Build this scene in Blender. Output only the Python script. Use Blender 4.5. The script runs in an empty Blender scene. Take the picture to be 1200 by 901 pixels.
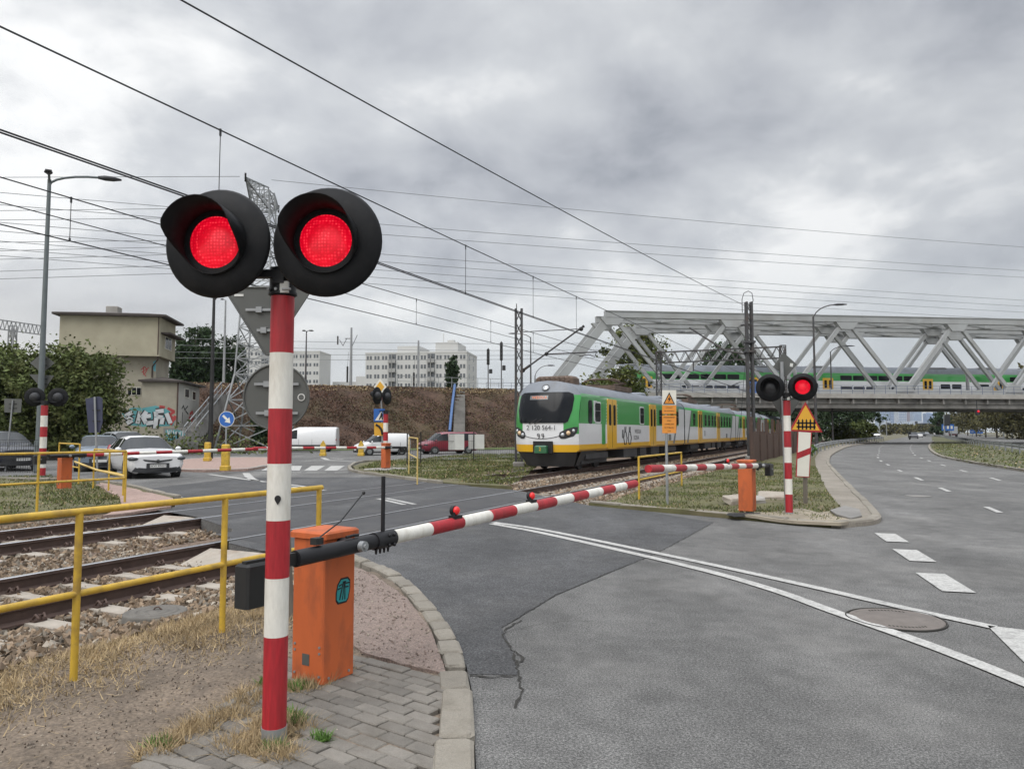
import bpy, math, random
import numpy as np
from mathutils import Vector, Matrix
from mathutils.geometry import delaunay_2d_cdt

R = math.radians
scene = bpy.context.scene
COL = scene.collection

# ------------------------------------------------------------------ camera
FOC, CX, CY, CAMH = 866.0, 600.0, 450.5, 1.6
PITCH = math.atan((506.0 - 450.5) / FOC)
cam_d = bpy.data.cameras.new('camera')
cam_d.sensor_fit = 'HORIZONTAL'; cam_d.sensor_width = 36.0; cam_d.lens = 36.0 * FOC / 1200.0
cam_d.clip_start = 0.05; cam_d.clip_end = 9000
cam = bpy.data.objects.new('camera', cam_d); COL.objects.link(cam)
cam.location = (0, 0, CAMH); cam.rotation_euler = (R(90) + PITCH, 0, 0)
scene.camera = cam

# ------------------------------------------------------------------ light
SUN_EL, SUN_AZ = R(48), R(215)          # azimuth clockwise from +Y: high, behind the camera on the left
world = bpy.data.worlds.new('World'); scene.world = world; world.use_nodes = True
def build_world():
    nt = world.node_tree; N = nt.nodes; L = nt.links; N.clear()
    out = N.new('ShaderNodeOutputWorld'); bg = N.new('ShaderNodeBackground')
    L.new(bg.outputs[0], out.inputs[0]); bg.inputs[1].default_value = 0.1
    sky = N.new('ShaderNodeTexSky'); sky.sky_type = 'NISHITA'; sky.sun_disc = False
    sky.sun_elevation = SUN_EL; sky.sun_rotation = SUN_AZ; sky.dust_density = 3.0
    tc = N.new('ShaderNodeTexCoord'); sep = N.new('ShaderNodeSeparateXYZ'); L.new(tc.outputs['Generated'], sep.inputs[0])
    def M(op, a, b=None, c=None, clamp=False):
        n = N.new('ShaderNodeMath'); n.operation = op; n.use_clamp = clamp
        for i, v in enumerate((a, b, c)):
            if v is None: continue
            if isinstance(v, (int, float)): n.inputs[i].default_value = v
            else: L.new(v, n.inputs[i])
        return n.outputs[0]
    X, Y, Z = sep.outputs
    zc = M('ADD', M('MAXIMUM', Z, 0.0), 0.34)
    cmb = N.new('ShaderNodeCombineXYZ'); L.new(M('DIVIDE', X, zc), cmb.inputs[0]); L.new(M('DIVIDE', Y, zc), cmb.inputs[1])
    def noise(scale, detail, rough, dist, off):
        mp = N.new('ShaderNodeMapping'); mp.inputs['Location'].default_value = off
        L.new(cmb.outputs[0], mp.inputs[0])
        n = N.new('ShaderNodeTexNoise'); n.inputs['Scale'].default_value = scale; n.inputs['Detail'].default_value = detail
        n.inputs['Roughness'].default_value = rough; n.inputs['Distortion'].default_value = dist
        L.new(mp.outputs[0], n.inputs['Vector']); return n.outputs['Fac']
    big = noise(1.5, 4, 0.5, 0.15, (3.1, 1.7, 0)); fine = noise(4.2, 9, 0.58, 0.2, (0.4, 5.2, 2.0))
    v = M('ADD', M('MULTIPLY', big, 0.7), M('MULTIPLY', fine, 0.3))
    rmp = N.new('ShaderNodeValToRGB'); L.new(v, rmp.inputs[0]); e = rmp.color_ramp.elements
    e[0].position = 0.385; e[0].color = (3.7, 3.9, 4.35, 1)
    e[1].position = 0.61; e[1].color = (10.4, 10.45, 10.4, 1)
    k = e.new(0.45); k.color = (5.35, 5.55, 5.95, 1)
    k = e.new(0.53); k.color = (7.0, 7.2, 7.45, 1)
    hz = N.new('ShaderNodeMapRange'); hz.inputs[1].default_value = 0.0; hz.inputs[2].default_value = 0.26
    hz.interpolation_type = 'SMOOTHSTEP'; L.new(Z, hz.inputs[0])
    mixh = N.new('ShaderNodeMix'); mixh.data_type = 'RGBA'; L.new(hz.outputs[0], mixh.inputs[0])
    warm = N.new('ShaderNodeMapRange'); warm.inputs[1].default_value = 0.0; warm.inputs[2].default_value = -0.55; L.new(X, warm.inputs[0])
    hc = N.new('ShaderNodeMix'); hc.data_type = 'RGBA'; L.new(warm.outputs[0], hc.inputs[0])
    hc.inputs[6].default_value = (7.2, 7.6, 7.75, 1); hc.inputs[7].default_value = (7.9, 7.7, 7.25, 1)
    L.new(hc.outputs[2], mixh.inputs[6]); L.new(rmp.outputs[0], mixh.inputs[7])
    mixs = N.new('ShaderNodeMix'); mixs.data_type = 'RGBA'; mixs.inputs[0].default_value = 0.93
    L.new(sky.outputs[0], mixs.inputs[6]); L.new(mixh.outputs[2], mixs.inputs[7])
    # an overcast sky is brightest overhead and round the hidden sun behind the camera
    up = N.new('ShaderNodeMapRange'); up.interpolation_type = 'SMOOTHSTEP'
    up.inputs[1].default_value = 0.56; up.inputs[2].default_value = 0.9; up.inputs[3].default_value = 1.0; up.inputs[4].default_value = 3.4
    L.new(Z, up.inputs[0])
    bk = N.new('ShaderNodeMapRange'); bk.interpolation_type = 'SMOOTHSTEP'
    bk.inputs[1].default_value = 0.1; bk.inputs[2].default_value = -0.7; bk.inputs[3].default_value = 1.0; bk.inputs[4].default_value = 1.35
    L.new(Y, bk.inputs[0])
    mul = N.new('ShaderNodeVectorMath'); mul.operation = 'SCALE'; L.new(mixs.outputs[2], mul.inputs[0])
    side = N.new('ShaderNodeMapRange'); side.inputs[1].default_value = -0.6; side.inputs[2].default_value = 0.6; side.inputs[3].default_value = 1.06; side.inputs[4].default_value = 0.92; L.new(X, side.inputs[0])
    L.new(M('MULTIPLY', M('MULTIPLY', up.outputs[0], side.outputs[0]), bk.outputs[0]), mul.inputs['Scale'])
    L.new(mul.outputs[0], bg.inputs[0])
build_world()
sun_d = bpy.data.lights.new('sun', 'SUN'); sun_d.energy = 1.3; sun_d.angle = R(40); sun_d.color = (1.0, 0.96, 0.9)
sun = bpy.data.objects.new('sun', sun_d); COL.objects.link(sun); sun.location = (-20, -20, 60)
_sd = Vector((math.sin(SUN_AZ) * math.cos(SUN_EL), math.cos(SUN_AZ) * math.cos(SUN_EL), math.sin(SUN_EL)))
sun.rotation_euler = _sd.to_track_quat('Z', 'Y').to_euler()
vs = scene.view_settings
vs.view_transform = 'Standard'; vs.look = 'None'; vs.gamma = 1; vs.exposure = 0.0; vs.use_curve_mapping = False
scene.render.engine = 'CYCLES'
scene.cycles.use_denoising = True
scene.cycles.max_bounces = 6; scene.cycles.transparent_max_bounces = 6

# ------------------------------------------------------------------ picture -> place
_sp, _cp = math.sin(PITCH), math.cos(PITCH)
def ray(x, y):
    u = (x - CX) / FOC; v = (CY - y) / FOC
    return Vector((u, _cp - v * _sp, _sp + v * _cp))
def G(x, y, z=0.0):
    "point at height z seen at photo pixel x, y"
    d = ray(x, y); k = (z - CAMH) / d.z
    return Vector((d.x * k, d.y * k, z))
def at(x, y, Y):
    "point at distance Y ahead seen at photo pixel x, y"
    d = ray(x, y); k = Y / d.y
    return Vector((d.x * k, Y, CAMH + d.z * k))
TD = Vector((0.427, 0.904, 0)).normalized(); TN = Vector((TD.y, -TD.x, 0))     # along / across the railway
def ST(s, t, z=0.0): return TN * s + TD * t + Vector((0, 0, z))
TANG = math.atan2(TD.y, TD.x)

# ------------------------------------------------------------------ mesh builder
def rotz(a): return Matrix.Rotation(a, 4, 'Z')
def frame(o, x, y, z):
    m = Matrix((x, y, z)).transposed().to_4x4(); m.translation = o; return m
RM = {}
class MB:
    def __init__(s): s.v = []; s.f = []; s.m = []; s.s = []
    def add(s, vs_, fs, mi=0, sm=False, M=None):
        b = len(s.v)
        if M is not None: vs_ = [M @ Vector(p) for p in vs_]
        s.v.extend([tuple(p) for p in vs_])
        for f in fs: s.f.append([i + b for i in f]); s.m.append(mi); s.s.append(sm)
        return s
    def box(s, c, size, M=None, mi=0):
        x, y, z = [q / 2 for q in size]; c = Vector(c)
        vv = [c + Vector((a * x, b * y, d * z)) for a in (-1, 1) for b in (-1, 1) for d in (-1, 1)]
        return s.add(vv, [(0, 1, 3, 2), (4, 6, 7, 5), (0, 4, 5, 1), (2, 3, 7, 6), (0, 2, 6, 4), (1, 5, 7, 3)], mi, False, M)
    def bb(s, x0, x1, y0, y1, z0, z1, mi=0, M=None):
        return s.box(((x0 + x1) / 2, (y0 + y1) / 2, (z0 + z1) / 2), (x1 - x0, y1 - y0, z1 - z0), M, mi)
    def bevbox(s, x0, x1, y0, y1, z0, z1, b, mi=0, M=None):
        "box with chamfered vertical edges and top rim"
        ring = lambda i, z: [(x0 + i + b, y0 + i, z), (x1 - i - b, y0 + i, z), (x1 - i, y0 + i + b, z), (x1 - i, y1 - i - b, z),
                             (x1 - i - b, y1 - i, z), (x0 + i + b, y1 - i, z), (x0 + i, y1 - i - b, z), (x0 + i, y0 + i + b, z)]
        vv = ring(0, z0) + ring(0, z1 - b) + ring(b, z1)
        fs = [tuple(range(7, -1, -1)), tuple(range(16, 24))]
        for k in (0, 8):
            for i in range(8): fs.append((k + i, k + (i + 1) % 8, k + 8 + (i + 1) % 8, k + 8 + i))
        return s.add(vv, fs, mi, False, M)
    def cyl(s, p0, p1, r0, r1=None, n=12, mi=0, caps=True, M=None):
        r1 = r0 if r1 is None else r1
        p0 = Vector(p0); p1 = Vector(p1); d = (p1 - p0).normalized()
        a = d.orthogonal().normalized(); b = d.cross(a)
        vv = []
        for p, r in ((p0, r0), (p1, r1)):
            for i in range(n):
                t = 2 * math.pi * i / n; vv.append(p + a * (r * math.cos(t)) + b * (r * math.sin(t)))
        s.add(vv, [(i, (i + 1) % n, n + (i + 1) % n, n + i) for i in range(n)], mi, True, M)
        if caps: s.add(vv, [tuple(range(n - 1, -1, -1)), tuple(range(n, 2 * n))], mi, False, M)
        return s
    def tube(s, pts, r, n=8, mi=0, M=None, close=False):
        pts = [Vector(p) for p in pts]; m = len(pts); rr = r if isinstance(r, (list, tuple)) else [r] * m
        vv = []; up = None
        for i, p in enumerate(pts):
            d = (pts[min(i + 1, m - 1)] - pts[max(i - 1, 0)]).normalized()
            if up is None: up = d.orthogonal().normalized()
            up = (up - d * up.dot(d)).normalized(); b = d.cross(up)
            for k in range(n):
                t = 2 * math.pi * k / n; vv.append(p + up * (rr[i] * math.cos(t)) + b * (rr[i] * math.sin(t)))
        fs = [(i * n + k, i * n + (k + 1) % n, (i + 1) * n + (k + 1) % n, (i + 1) * n + k) for i in range(m - 1) for k in range(n)]
        s.add(vv, fs, mi, True, M)
        s.add(vv, [tuple(range(n - 1, -1, -1)), tuple(range((m - 1) * n, m * n))], mi, False, M)
        return s
    def bar(s, p0, p1, w, h, up=(0, 0, 1), mi=0, M=None):
        p0 = Vector(p0); p1 = Vector(p1); d = (p1 - p0).normalized(); u = Vector(up)
        sd = d.cross(u)
        if sd.length < 1e-4: sd = d.orthogonal()
        sd.normalize(); u = sd.cross(d).normalized()
        vv = [p + sd * (a * w / 2) + u * (b * h / 2) for p in (p0, p1) for a, b in ((-1, -1), (1, -1), (1, 1), (-1, 1))]
        return s.add(vv, [(3, 2, 1, 0), (4, 5, 6, 7), (0, 1, 5, 4), (1, 2, 6, 5), (2, 3, 7, 6), (3, 0, 4, 7)], mi, False, M)
    def prism(s, pts, ext, mi=0, M=None, sm=False):
        pts = [Vector(p) for p in pts]; e = Vector(ext); n = len(pts)
        vv = pts + [p + e for p in pts]
        s.add(vv, [tuple(range(n - 1, -1, -1)), tuple(range(n, 2 * n))], mi, False, M)
        return s.add(vv, [(i, (i + 1) % n, n + (i + 1) % n, n + i) for i in range(n)], mi, sm, M)
    def lathe(s, prof, n=24, mi=0, M=None, sm=True):
        vv = []
        for r, z in prof:
            for i in range(n):
                t = 2 * math.pi * i / n; vv.append((r * math.cos(t), r * math.sin(t), z))
        fs = [(j * n + i, j * n + (i + 1) % n, (j + 1) * n + (i + 1) % n, (j + 1) * n + i) for j in range(len(prof) - 1) for i in range(n)]
        s.add(vv, fs, mi, sm, M)
        if prof[0][0] > 1e-4: s.add(vv[:n], [tuple(range(n - 1, -1, -1))], mi, False, M)
        if prof[-1][0] > 1e-4: s.add(vv[-n:], [tuple(range(n))], mi, False, M)
        return s
    def ball(s, c, r, n=10, mi=0, M=None, sc=(1, 1, 1)):
        vv = []; fs = []; c = Vector(c); m = max(4, n // 2)
        for j in range(m + 1):
            p = math.pi * j / m
            for i in range(n):
                t = 2 * math.pi * i / n
                vv.append(c + Vector((r * sc[0] * math.sin(p) * math.cos(t), r * sc[1] * math.sin(p) * math.sin(t), -r * sc[2] * math.cos(p))))
        fs = [(j * n + i, j * n + (i + 1) % n, (j + 1) * n + (i + 1) % n, (j + 1) * n + i) for j in range(m) for i in range(n)]
        return s.add(vv, fs, mi, True, M)
    def strip(s, pts, w, z=None, mi=0, M=None):
        "flat ribbon along ground points (width may be a list)"
        pts = [Vector(p) for p in pts]; m = len(pts); ww = w if isinstance(w, (list, tuple)) else [w] * m
        vv = []
        for i, p in enumerate(pts):
            d = (pts[min(i + 1, m - 1)] - pts[max(i - 1, 0)]); d.z = 0; d.normalize(); nrm = Vector((d.y, -d.x, 0))
            zz = p.z if z is None else z
            for k in (-1, 1):
                q = p + nrm * (k * ww[i] / 2); vv.append((q.x, q.y, zz))
        return s.add(vv, [(2 * i, 2 * i + 1, 2 * i + 3, 2 * i + 2) for i in range(m - 1)], mi, False, M)
    def text(s, txt, size, M, mi=0, depth=0.0):
        vv, fs = TEXT[txt]
        return s.add([(x * size, y * size, 0) for x, y in vv], fs, mi, False, M)
    def build(s, name, mats, parent=None, world=False):
        me = bpy.data.meshes.new(name)
        vv = s.v
        if world and parent is not None:
            inv = RM[parent.name].inverted(); vv = [tuple(inv @ Vector(p)) for p in vv]
        me.from_pydata(vv, [], s.f)
        if not isinstance(mats, (list, tuple)): mats = [mats]
        for m in mats: me.materials.append(m)
        me.polygons.foreach_set('material_index', s.m); me.polygons.foreach_set('use_smooth', s.s)
        me.update()
        o = bpy.data.objects.new(name, me); COL.objects.link(o)
        if parent is not None:
            o.parent = parent; RM[o.name] = RM[parent.name]
        else: RM[o.name] = Matrix()
        return o

def tag(o, label, cat, group=None):
    o['label'] = label; o['category'] = cat
    if group: o['group'] = group
    return o
def thing(name, label, cat, loc=(0, 0, 0), rz=0.0, group=None):
    o = bpy.data.objects.new(name, None); COL.objects.link(o); o.empty_display_size = 0.2
    o.location = loc; o.rotation_euler = (0, 0, rz); tag(o, label, cat, group)
    RM[o.name] = Matrix.Translation(Vector(loc)) @ rotz(rz)
    return o
def solo(name, mb, mats, label, cat, loc=(0, 0, 0), group=None):
    "a thing that is one mesh; mb in world coordinates, origin moved to loc"
    L = Vector(loc); mb.v = [tuple(Vector(p) - L) for p in mb.v]
    o = mb.build(name, mats); o.location = L; return tag(o, label, cat, group)
def kids(o): return [c for c in COL.objects if c.parent == o]
def copy_tree(o, parent=None, ch=None):
    if ch is None:
        ch = {}
        for c in COL.objects:
            if c.parent: ch.setdefault(c.parent.name, []).append(c)
    c = o.copy(); COL.objects.link(c)
    if parent: c.parent = parent
    for k in ch.get(o.name, []): copy_tree(k, c, ch)
    return c
def place(o, loc, rz, label=None):
    o.location = loc; o.rotation_euler = (0, 0, rz)
    if label: o['label'] = label
    return o
def kind(o, k):
    o['kind'] = k; return o

def npmesh(name, verts, faces, mats, mi=None, smooth=False):
    verts = np.asarray(verts, np.float32); faces = np.asarray(faces, np.int32); k = faces.shape[1]
    me = bpy.data.meshes.new(name)
    me.vertices.add(len(verts)); me.vertices.foreach_set('co', verts.ravel())
    me.loops.add(faces.size); me.loops.foreach_set('vertex_index', faces.ravel())
    me.polygons.add(len(faces)); me.polygons.foreach_set('loop_start', np.arange(0, faces.size, k, dtype=np.int32))
    if mi is not None: me.polygons.foreach_set('material_index', np.asarray(mi, np.int32))
    me.polygons.foreach_set('use_smooth', np.full(len(faces), smooth))
    if not isinstance(mats, (list, tuple)): mats = [mats]
    for m in mats: me.materials.append(m)
    me.update(calc_edges=True); me.validate()
    o = bpy.data.objects.new(name, me); COL.objects.link(o); RM[o.name] = Matrix()
    return o

# lettering: outline text turned into flat meshes once
TEXTS = ['2 120 564-1', 'KM', 'P', 'WW 8945Y', 'WESOLA', 'SCENA', 'MAZOWSZE', 'UWAGA!', 'NIE DOTYKAC', 'URZADZENIA', 'POD', 'NAPIECIEM',
         'W POBLIZU', '3 kV', 'WZ', 'Kasprzaka', 'ZYCIE', 'ROZKLAD', 'DWORZEC', 'EN57', '2', 'ENES', 'TOR', 'Prymasa']
TEXT = {}
def make_texts():
    tmp = []
    for t in TEXTS:
        c = bpy.data.curves.new('lettering', 'FONT'); c.body = t; c.size = 1.0; c.align_x = 'CENTER'; c.align_y = 'CENTER'; c.resolution_u = 3
        o = bpy.data.objects.new('lettering', c); COL.objects.link(o); tmp.append((t, o, c))
    dg = bpy.context.evaluated_depsgraph_get()
    for t, o, c in tmp:
        me = bpy.data.meshes.new_from_object(o.evaluated_get(dg))
        TEXT[t] = ([(v.co.x, v.co.y) for v in me.vertices], [tuple(p.vertices) for p in me.polygons])
        bpy.data.meshes.remove(me)
    for t, o, c in tmp:
        bpy.data.objects.remove(o); bpy.data.curves.remove(c)
make_texts()

# ------------------------------------------------------------------ materials
def pm(name, col, rough=0.6, metal=0.0, var=0.12, scale=3.0, dirt=None, damt=0.5, dscale=1.6, bump=0.0, bscale=60.0,
       island=0.0, emit=0.0, spec=0.5, stretch=(1, 1, 1), speck=0.0, sscale=150.0):
    m = bpy.data.materials.new(name); m.use_nodes = True
    nt = m.node_tree; N = nt.nodes; L = nt.links; P = N['Principled BSDF']
    P.inputs['Roughness'].default_value = rough; P.inputs['Metallic'].default_value = metal
    P.inputs['Specular IOR Level'].default_value = spec
    tc = N.new('ShaderNodeTexCoord'); mp = N.new('ShaderNodeMapping'); mp.inputs['Scale'].default_value = stretch
    L.new(tc.outputs['Object'], mp.inputs[0])
    def noise(sc, det=4, rgh=0.55):
        n = N.new('ShaderNodeTexNoise'); n.inputs['Scale'].default_value = sc; n.inputs['Detail'].default_value = det
        n.inputs['Roughness'].default_value = rgh; L.new(mp.outputs[0], n.inputs['Vector']); return n.outputs['Fac']
    def rng(v, a, b, c, d):
        r = N.new('ShaderNodeMapRange'); L.new(v, r.inputs[0])
        for i, q in enumerate((a, b, c, d)): r.inputs[i + 1].default_value = q
        return r.outputs[0]
    cur = N.new('ShaderNodeRGB'); cur.outputs[0].default_value = (*col, 1); cur = cur.outputs[0]
    def scale_by(c, f):
        s = N.new('ShaderNodeVectorMath'); s.operation = 'SCALE'; L.new(c, s.inputs[0]); L.new(f, s.inputs['Scale']); return s.outputs[0]
    if var: cur = scale_by(cur, rng(noise(scale), 0.3, 0.7, 1 - var, 1 + var))
    if speck: cur = scale_by(cur, rng(noise(sscale, 2, 0.6), 0.32, 0.68, 1 - speck, 1 + speck))
    if island:
        g = N.new('ShaderNodeNewGeometry'); cur = scale_by(cur, rng(g.outputs['Random Per Island'], 0, 1, 1 - island, 1 + island))
    if dirt is not None:
        mx = N.new('ShaderNodeMix'); mx.data_type = 'RGBA'
        L.new(rng(noise(dscale, 6, 0.62), 0.48, 0.72, 0.0, damt), mx.inputs[0])
        L.new(cur, mx.inputs[6]); mx.inputs[7].default_value = (*dirt, 1); cur = mx.outputs[2]
    L.new(cur, P.inputs['Base Color'])
    if bump:
        b = N.new('ShaderNodeBump'); b.inputs['Strength'].default_value = bump; b.inputs['Distance'].default_value = 0.02
        L.new(noise(bscale, 5, 0.65), b.inputs['Height']); L.new(b.outputs[0], P.inputs['Normal'])
    if emit:
        L.new(cur, P.inputs['Emission Color']); P.inputs['Emission Strength'].default_value = emit
    return m
def nodes_of(m): return m.node_tree.nodes, m.node_tree.links, m.node_tree.nodes['Principled BSDF']
GRIME = (0.07, 0.06, 0.05)
def asphalt(name, c, wear):
    m = pm(name, c, 0.85, 0, 0.2, 0.42, bump=0.35, bscale=100, speck=0.5, sscale=58, dirt=wear, damt=0.75, dscale=0.55)
    N, L, P = nodes_of(m)            # pale aggregate grains and broad worn streaks along the lanes
    src = P.inputs['Base Color'].links[0].from_socket; tc = N['Texture Coordinate']
    def layer(src, vec_scale, sc, det, a, b, lo, hi):
        mp = N.new('ShaderNodeMapping'); mp.inputs['Scale'].default_value = vec_scale; mp.inputs['Rotation'].default_value = (0, 0, 0.6); L.new(tc.outputs['Object'], mp.inputs[0])
        n = N.new('ShaderNodeTexNoise'); n.inputs['Scale'].default_value = sc; n.inputs['Detail'].default_value = det; L.new(mp.outputs[0], n.inputs['Vector'])
        r = N.new('ShaderNodeMapRange'); L.new(n.outputs['Fac'], r.inputs[0])
        for i, q in enumerate((a, b, lo, hi)): r.inputs[i + 1].default_value = q
        s = N.new('ShaderNodeVectorMath'); s.operation = 'SCALE'; L.new(src, s.inputs[0]); L.new(r.outputs[0], s.inputs['Scale']); return s.outputs[0]
    o = layer(src, (1, 1, 1), 120, 1, 0.34, 0.68, 0.5, 1.6)
    o = layer(o, (1.1, 0.16, 1), 1.0, 4, 0.35, 0.65, 0.84, 1.14)
    o = layer(o, (1, 1, 1), 5.0, 5, 0.35, 0.65, 0.88, 1.12)
    o = layer(o, (1, 0.6, 1), 0.5, 3, 0.35, 0.65, 0.84, 1.12)
    o = layer(o, (1, 1, 1), 1.7, 6, 0.52, 0.66, 1.0, 0.84)
    L.new(o, P.inputs['Base Color']); return m
M = {}
M['asphalt'] = asphalt('worn_grey_asphalt', (0.122, 0.12, 0.115), (0.175, 0.17, 0.16))
M['asphalt_dark'] = asphalt('newer_dark_asphalt', (0.066, 0.0665, 0.068), (0.1, 0.098, 0.095))
M['rubber'] = pm('crossing_panel', (0.05, 0.05, 0.052), 0.8, 0, 0.2, 1.5, bump=0.2, dirt=(0.085, 0.08, 0.075), damt=0.6)
M['groove'] = pm('rail_groove', (0.018, 0.017, 0.016), 0.9)
M['paint'] = pm('road_paint', (0.43, 0.425, 0.405), 0.8, 0, 0.12, 1.2, dirt=(0.2, 0.195, 0.185), damt=0.8, dscale=14, speck=0.22, sscale=60)
M['crack'] = pm('crack_dark', (0.032, 0.03, 0.026), 0.95)
M['dirt'] = pm('trodden_dirt', (0.178, 0.14, 0.104), 0.95, 0, 0.3, 1.6, bump=1.0, bscale=24, dirt=(0.105, 0.083, 0.065), damt=0.8, dscale=4.5, speck=0.35, sscale=45)
M['soil'] = pm('ground_soil', (0.13, 0.115, 0.075), 0.95, 0, 0.3, 0.3, dirt=(0.07, 0.09, 0.03), damt=0.8, dscale=0.4)
M['turf'] = pm('turf_soil', (0.105, 0.1, 0.045), 0.95, 0, 0.3, 1.6, dirt=(0.16, 0.13, 0.08), damt=0.8, dscale=0.9, bump=0.6, bscale=40)
M['sand'] = pm('sandy_soil', (0.3, 0.26, 0.2), 0.95, 0, 0.2, 2.0, dirt=(0.17, 0.15, 0.1), damt=0.7, dscale=1.5, bump=0.6, bscale=30)
M['ballast'] = pm('ballast_bed', (0.16, 0.115, 0.085), 0.95, 0, 0.35, 14, bump=1.0, bscale=22, speck=0.4, sscale=26)
M['stone'] = pm('ballast_stone', (0.2, 0.146, 0.098), 0.9, 0, 0.15, 20, island=0.55)
M['stone2'] = pm('grey_ballast_stone', (0.27, 0.235, 0.19), 0.9, 0, 0.15, 20, island=0.45)
M['pebble'] = pm('gravel_path', (0.27, 0.21, 0.18), 0.95, 0, 0.2, 30, bump=1.0, bscale=70, speck=0.35, sscale=90, dirt=(0.2, 0.15, 0.12), damt=0.5, dscale=2)
M['brick_path'] = pm('pink_path', (0.33, 0.235, 0.2), 0.92, 0, 0.2, 8, bump=0.5, bscale=60, speck=0.2, sscale=40)
M['paver'] = pm('paver', (0.185, 0.17, 0.148), 0.9, 0, 0.12, 9, island=0.2, bump=0.5, bscale=60, dirt=(0.115, 0.1, 0.08), damt=0.5, dscale=5, speck=0.12)
M['kerb'] = pm('kerb_stone', (0.25, 0.228, 0.19), 0.9, 0, 0.12, 5, island=0.14, bump=0.7, bscale=40, dirt=(0.13, 0.115, 0.09), damt=0.7, dscale=5, speck=0.15)
M['concrete'] = pm('concrete', (0.34, 0.325, 0.3), 0.9, 0, 0.12, 1.2, bump=0.2, bscale=30, dirt=(0.2, 0.185, 0.165), damt=0.6, dscale=0.7)
M['concrete_dark'] = pm('stained_concrete', (0.24, 0.23, 0.215), 0.9, 0, 0.2, 0.8, bump=0.2, bscale=30, dirt=(0.1, 0.095, 0.09), damt=0.8, dscale=0.45)
M['sleeper'] = pm('sleeper', (0.36, 0.32, 0.27), 0.92, 0, 0.15, 5, dirt=(0.2, 0.14, 0.1), damt=0.7, dscale=3, bump=0.3)
M['rail_rust'] = pm('rail_rust', (0.085, 0.055, 0.045), 0.8, 0.2, 0.2, 6, bump=0.2)
M['rail_top'] = pm('rail_top', (0.55, 0.55, 0.56), 0.28, 1.0, 0.1, 3)
M['crumb'] = pm('dirt_crumb', (.12, .095, .075), .95, 0, .2, 20, island=.5)
M['slab'] = pm('walk_slab', (.235, .21, .175), .92, 0, .15, 1.2, bump=.3, bscale=30, dirt=(.15, .13, .1), damt=.7, dscale=.9, speck=.2, sscale=30)
M['black'] = pm('black_paint', (0.014, 0.014, 0.016), 0.5, 0, 0.15, 6, spec=0.35)
M['board'] = pm('signal_black', (0.006, 0.0065, 0.008), 0.6, 0, 0.25, 8, dirt=(0.022, 0.021, 0.02), damt=0.5, dscale=7, spec=0.25)
M['iron'] = pm('dark_iron', (0.03, 0.03, 0.03), 0.55, 0.4, 0.2, 4)
M['galv'] = pm('galvanised', (0.3, 0.31, 0.315), 0.55, 0.5, 0.15, 4)
M['signback'] = pm('sign_back_grey', (0.1, 0.103, 0.097), 0.6, 0.25, 0.08, 3, dirt=(0.11, 0.11, 0.1), damt=0.4, dscale=4)
M['red'] = pm('red_band', (0.36, 0.014, 0.022), 0.5, 0, 0.16, 9, dirt=(0.21, 0.02, 0.022), damt=0.65, dscale=14, stretch=(1, 1, .12), speck=0.14, sscale=70)
M['white'] = pm('white_band', (0.7, 0.68, 0.62), 0.5, 0, 0.08, 5, dirt=(0.4, 0.36, 0.29), damt=0.6, dscale=10, stretch=(1, 1, .25), speck=0.05, sscale=70)
M['orange'] = pm('orange_cabinet', (0.52, 0.115, 0.03), 0.6, 0, 0.14, 2.5, dirt=(0.2, 0.058, 0.028), damt=0.75, dscale=6.0, stretch=(1, 1, .4), bump=0.04)
M['yellow'] = pm('yellow_paint', (0.56, 0.36, 0.04), 0.5, 0, 0.14, 5, dirt=(0.24, 0.15, 0.05), damt=0.7, dscale=9)
M['yellow_dull'] = pm('pale_yellow_paint', (0.58, 0.42, 0.14), 0.55, 0, 0.12, 3)
M['teal'] = pm('teal_sticker', (0.02, 0.27, 0.28), 0.45)
M['label_white'] = pm('sticker_white', (0.6, 0.6, 0.57), 0.5)
M['sign_white'] = pm('sign_white', (0.7, 0.68, 0.6), 0.5, 0, 0.05)
M['sign_yellow'] = pm('sign_yellow', (0.68, 0.36, 0.03), 0.5, 0, 0.06)
M['sign_orange'] = pm('sign_orange', (0.7, 0.27, 0.04), 0.5, 0, 0.06)
M['sign_blue'] = pm('sign_blue', (0.02, 0.12, 0.42), 0.45, 0, 0.06)
M['navy'] = pm('sign_back_navy', (0.045, 0.05, 0.09), 0.55, 0.2)
M['wood'] = pm('weathered_wood', (0.15, 0.13, 0.105), 0.9, 0, 0.2, 4, stretch=(6, 6, 0.6))
M['brown_fence'] = pm('brown_fence', (0.085, 0.05, 0.038), 0.9, 0, 0.3, 1.5, dirt=(0.14, 0.1, 0.075), damt=0.6, dscale=2, stretch=(3, 3, 0.5))
M['straw'] = pm('straw', (0.37, 0.28, 0.16), 0.9, 0, 0.2, 3, island=0.35)
M['grass'] = pm('grass_blade', (0.085, 0.105, 0.026), 0.85, 0, 0.4, 1.5, island=0.45, dirt=(0.17, 0.14, 0.06), damt=0.7, dscale=0.8)
M['weed'] = pm('weed_green', (0.085, 0.17, 0.03), 0.8, 0, 0.2, 3, island=0.3)
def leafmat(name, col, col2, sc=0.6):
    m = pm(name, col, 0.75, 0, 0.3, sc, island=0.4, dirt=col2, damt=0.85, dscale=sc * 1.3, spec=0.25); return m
M['leaf_bush'] = leafmat('bush_leaf', (0.085, 0.108, 0.034), (0.15, 0.145, 0.055), 0.5)
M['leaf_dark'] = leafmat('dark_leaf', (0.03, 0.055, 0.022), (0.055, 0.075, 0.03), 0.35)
M['leaf_olive'] = leafmat('olive_leaf', (0.075, 0.095, 0.025), (0.15, 0.13, 0.03), 0.35)
M['leaf_autumn'] = leafmat('autumn_leaf', (0.1, 0.095, 0.04), (0.15, 0.12, 0.055), 0.12)
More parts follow.
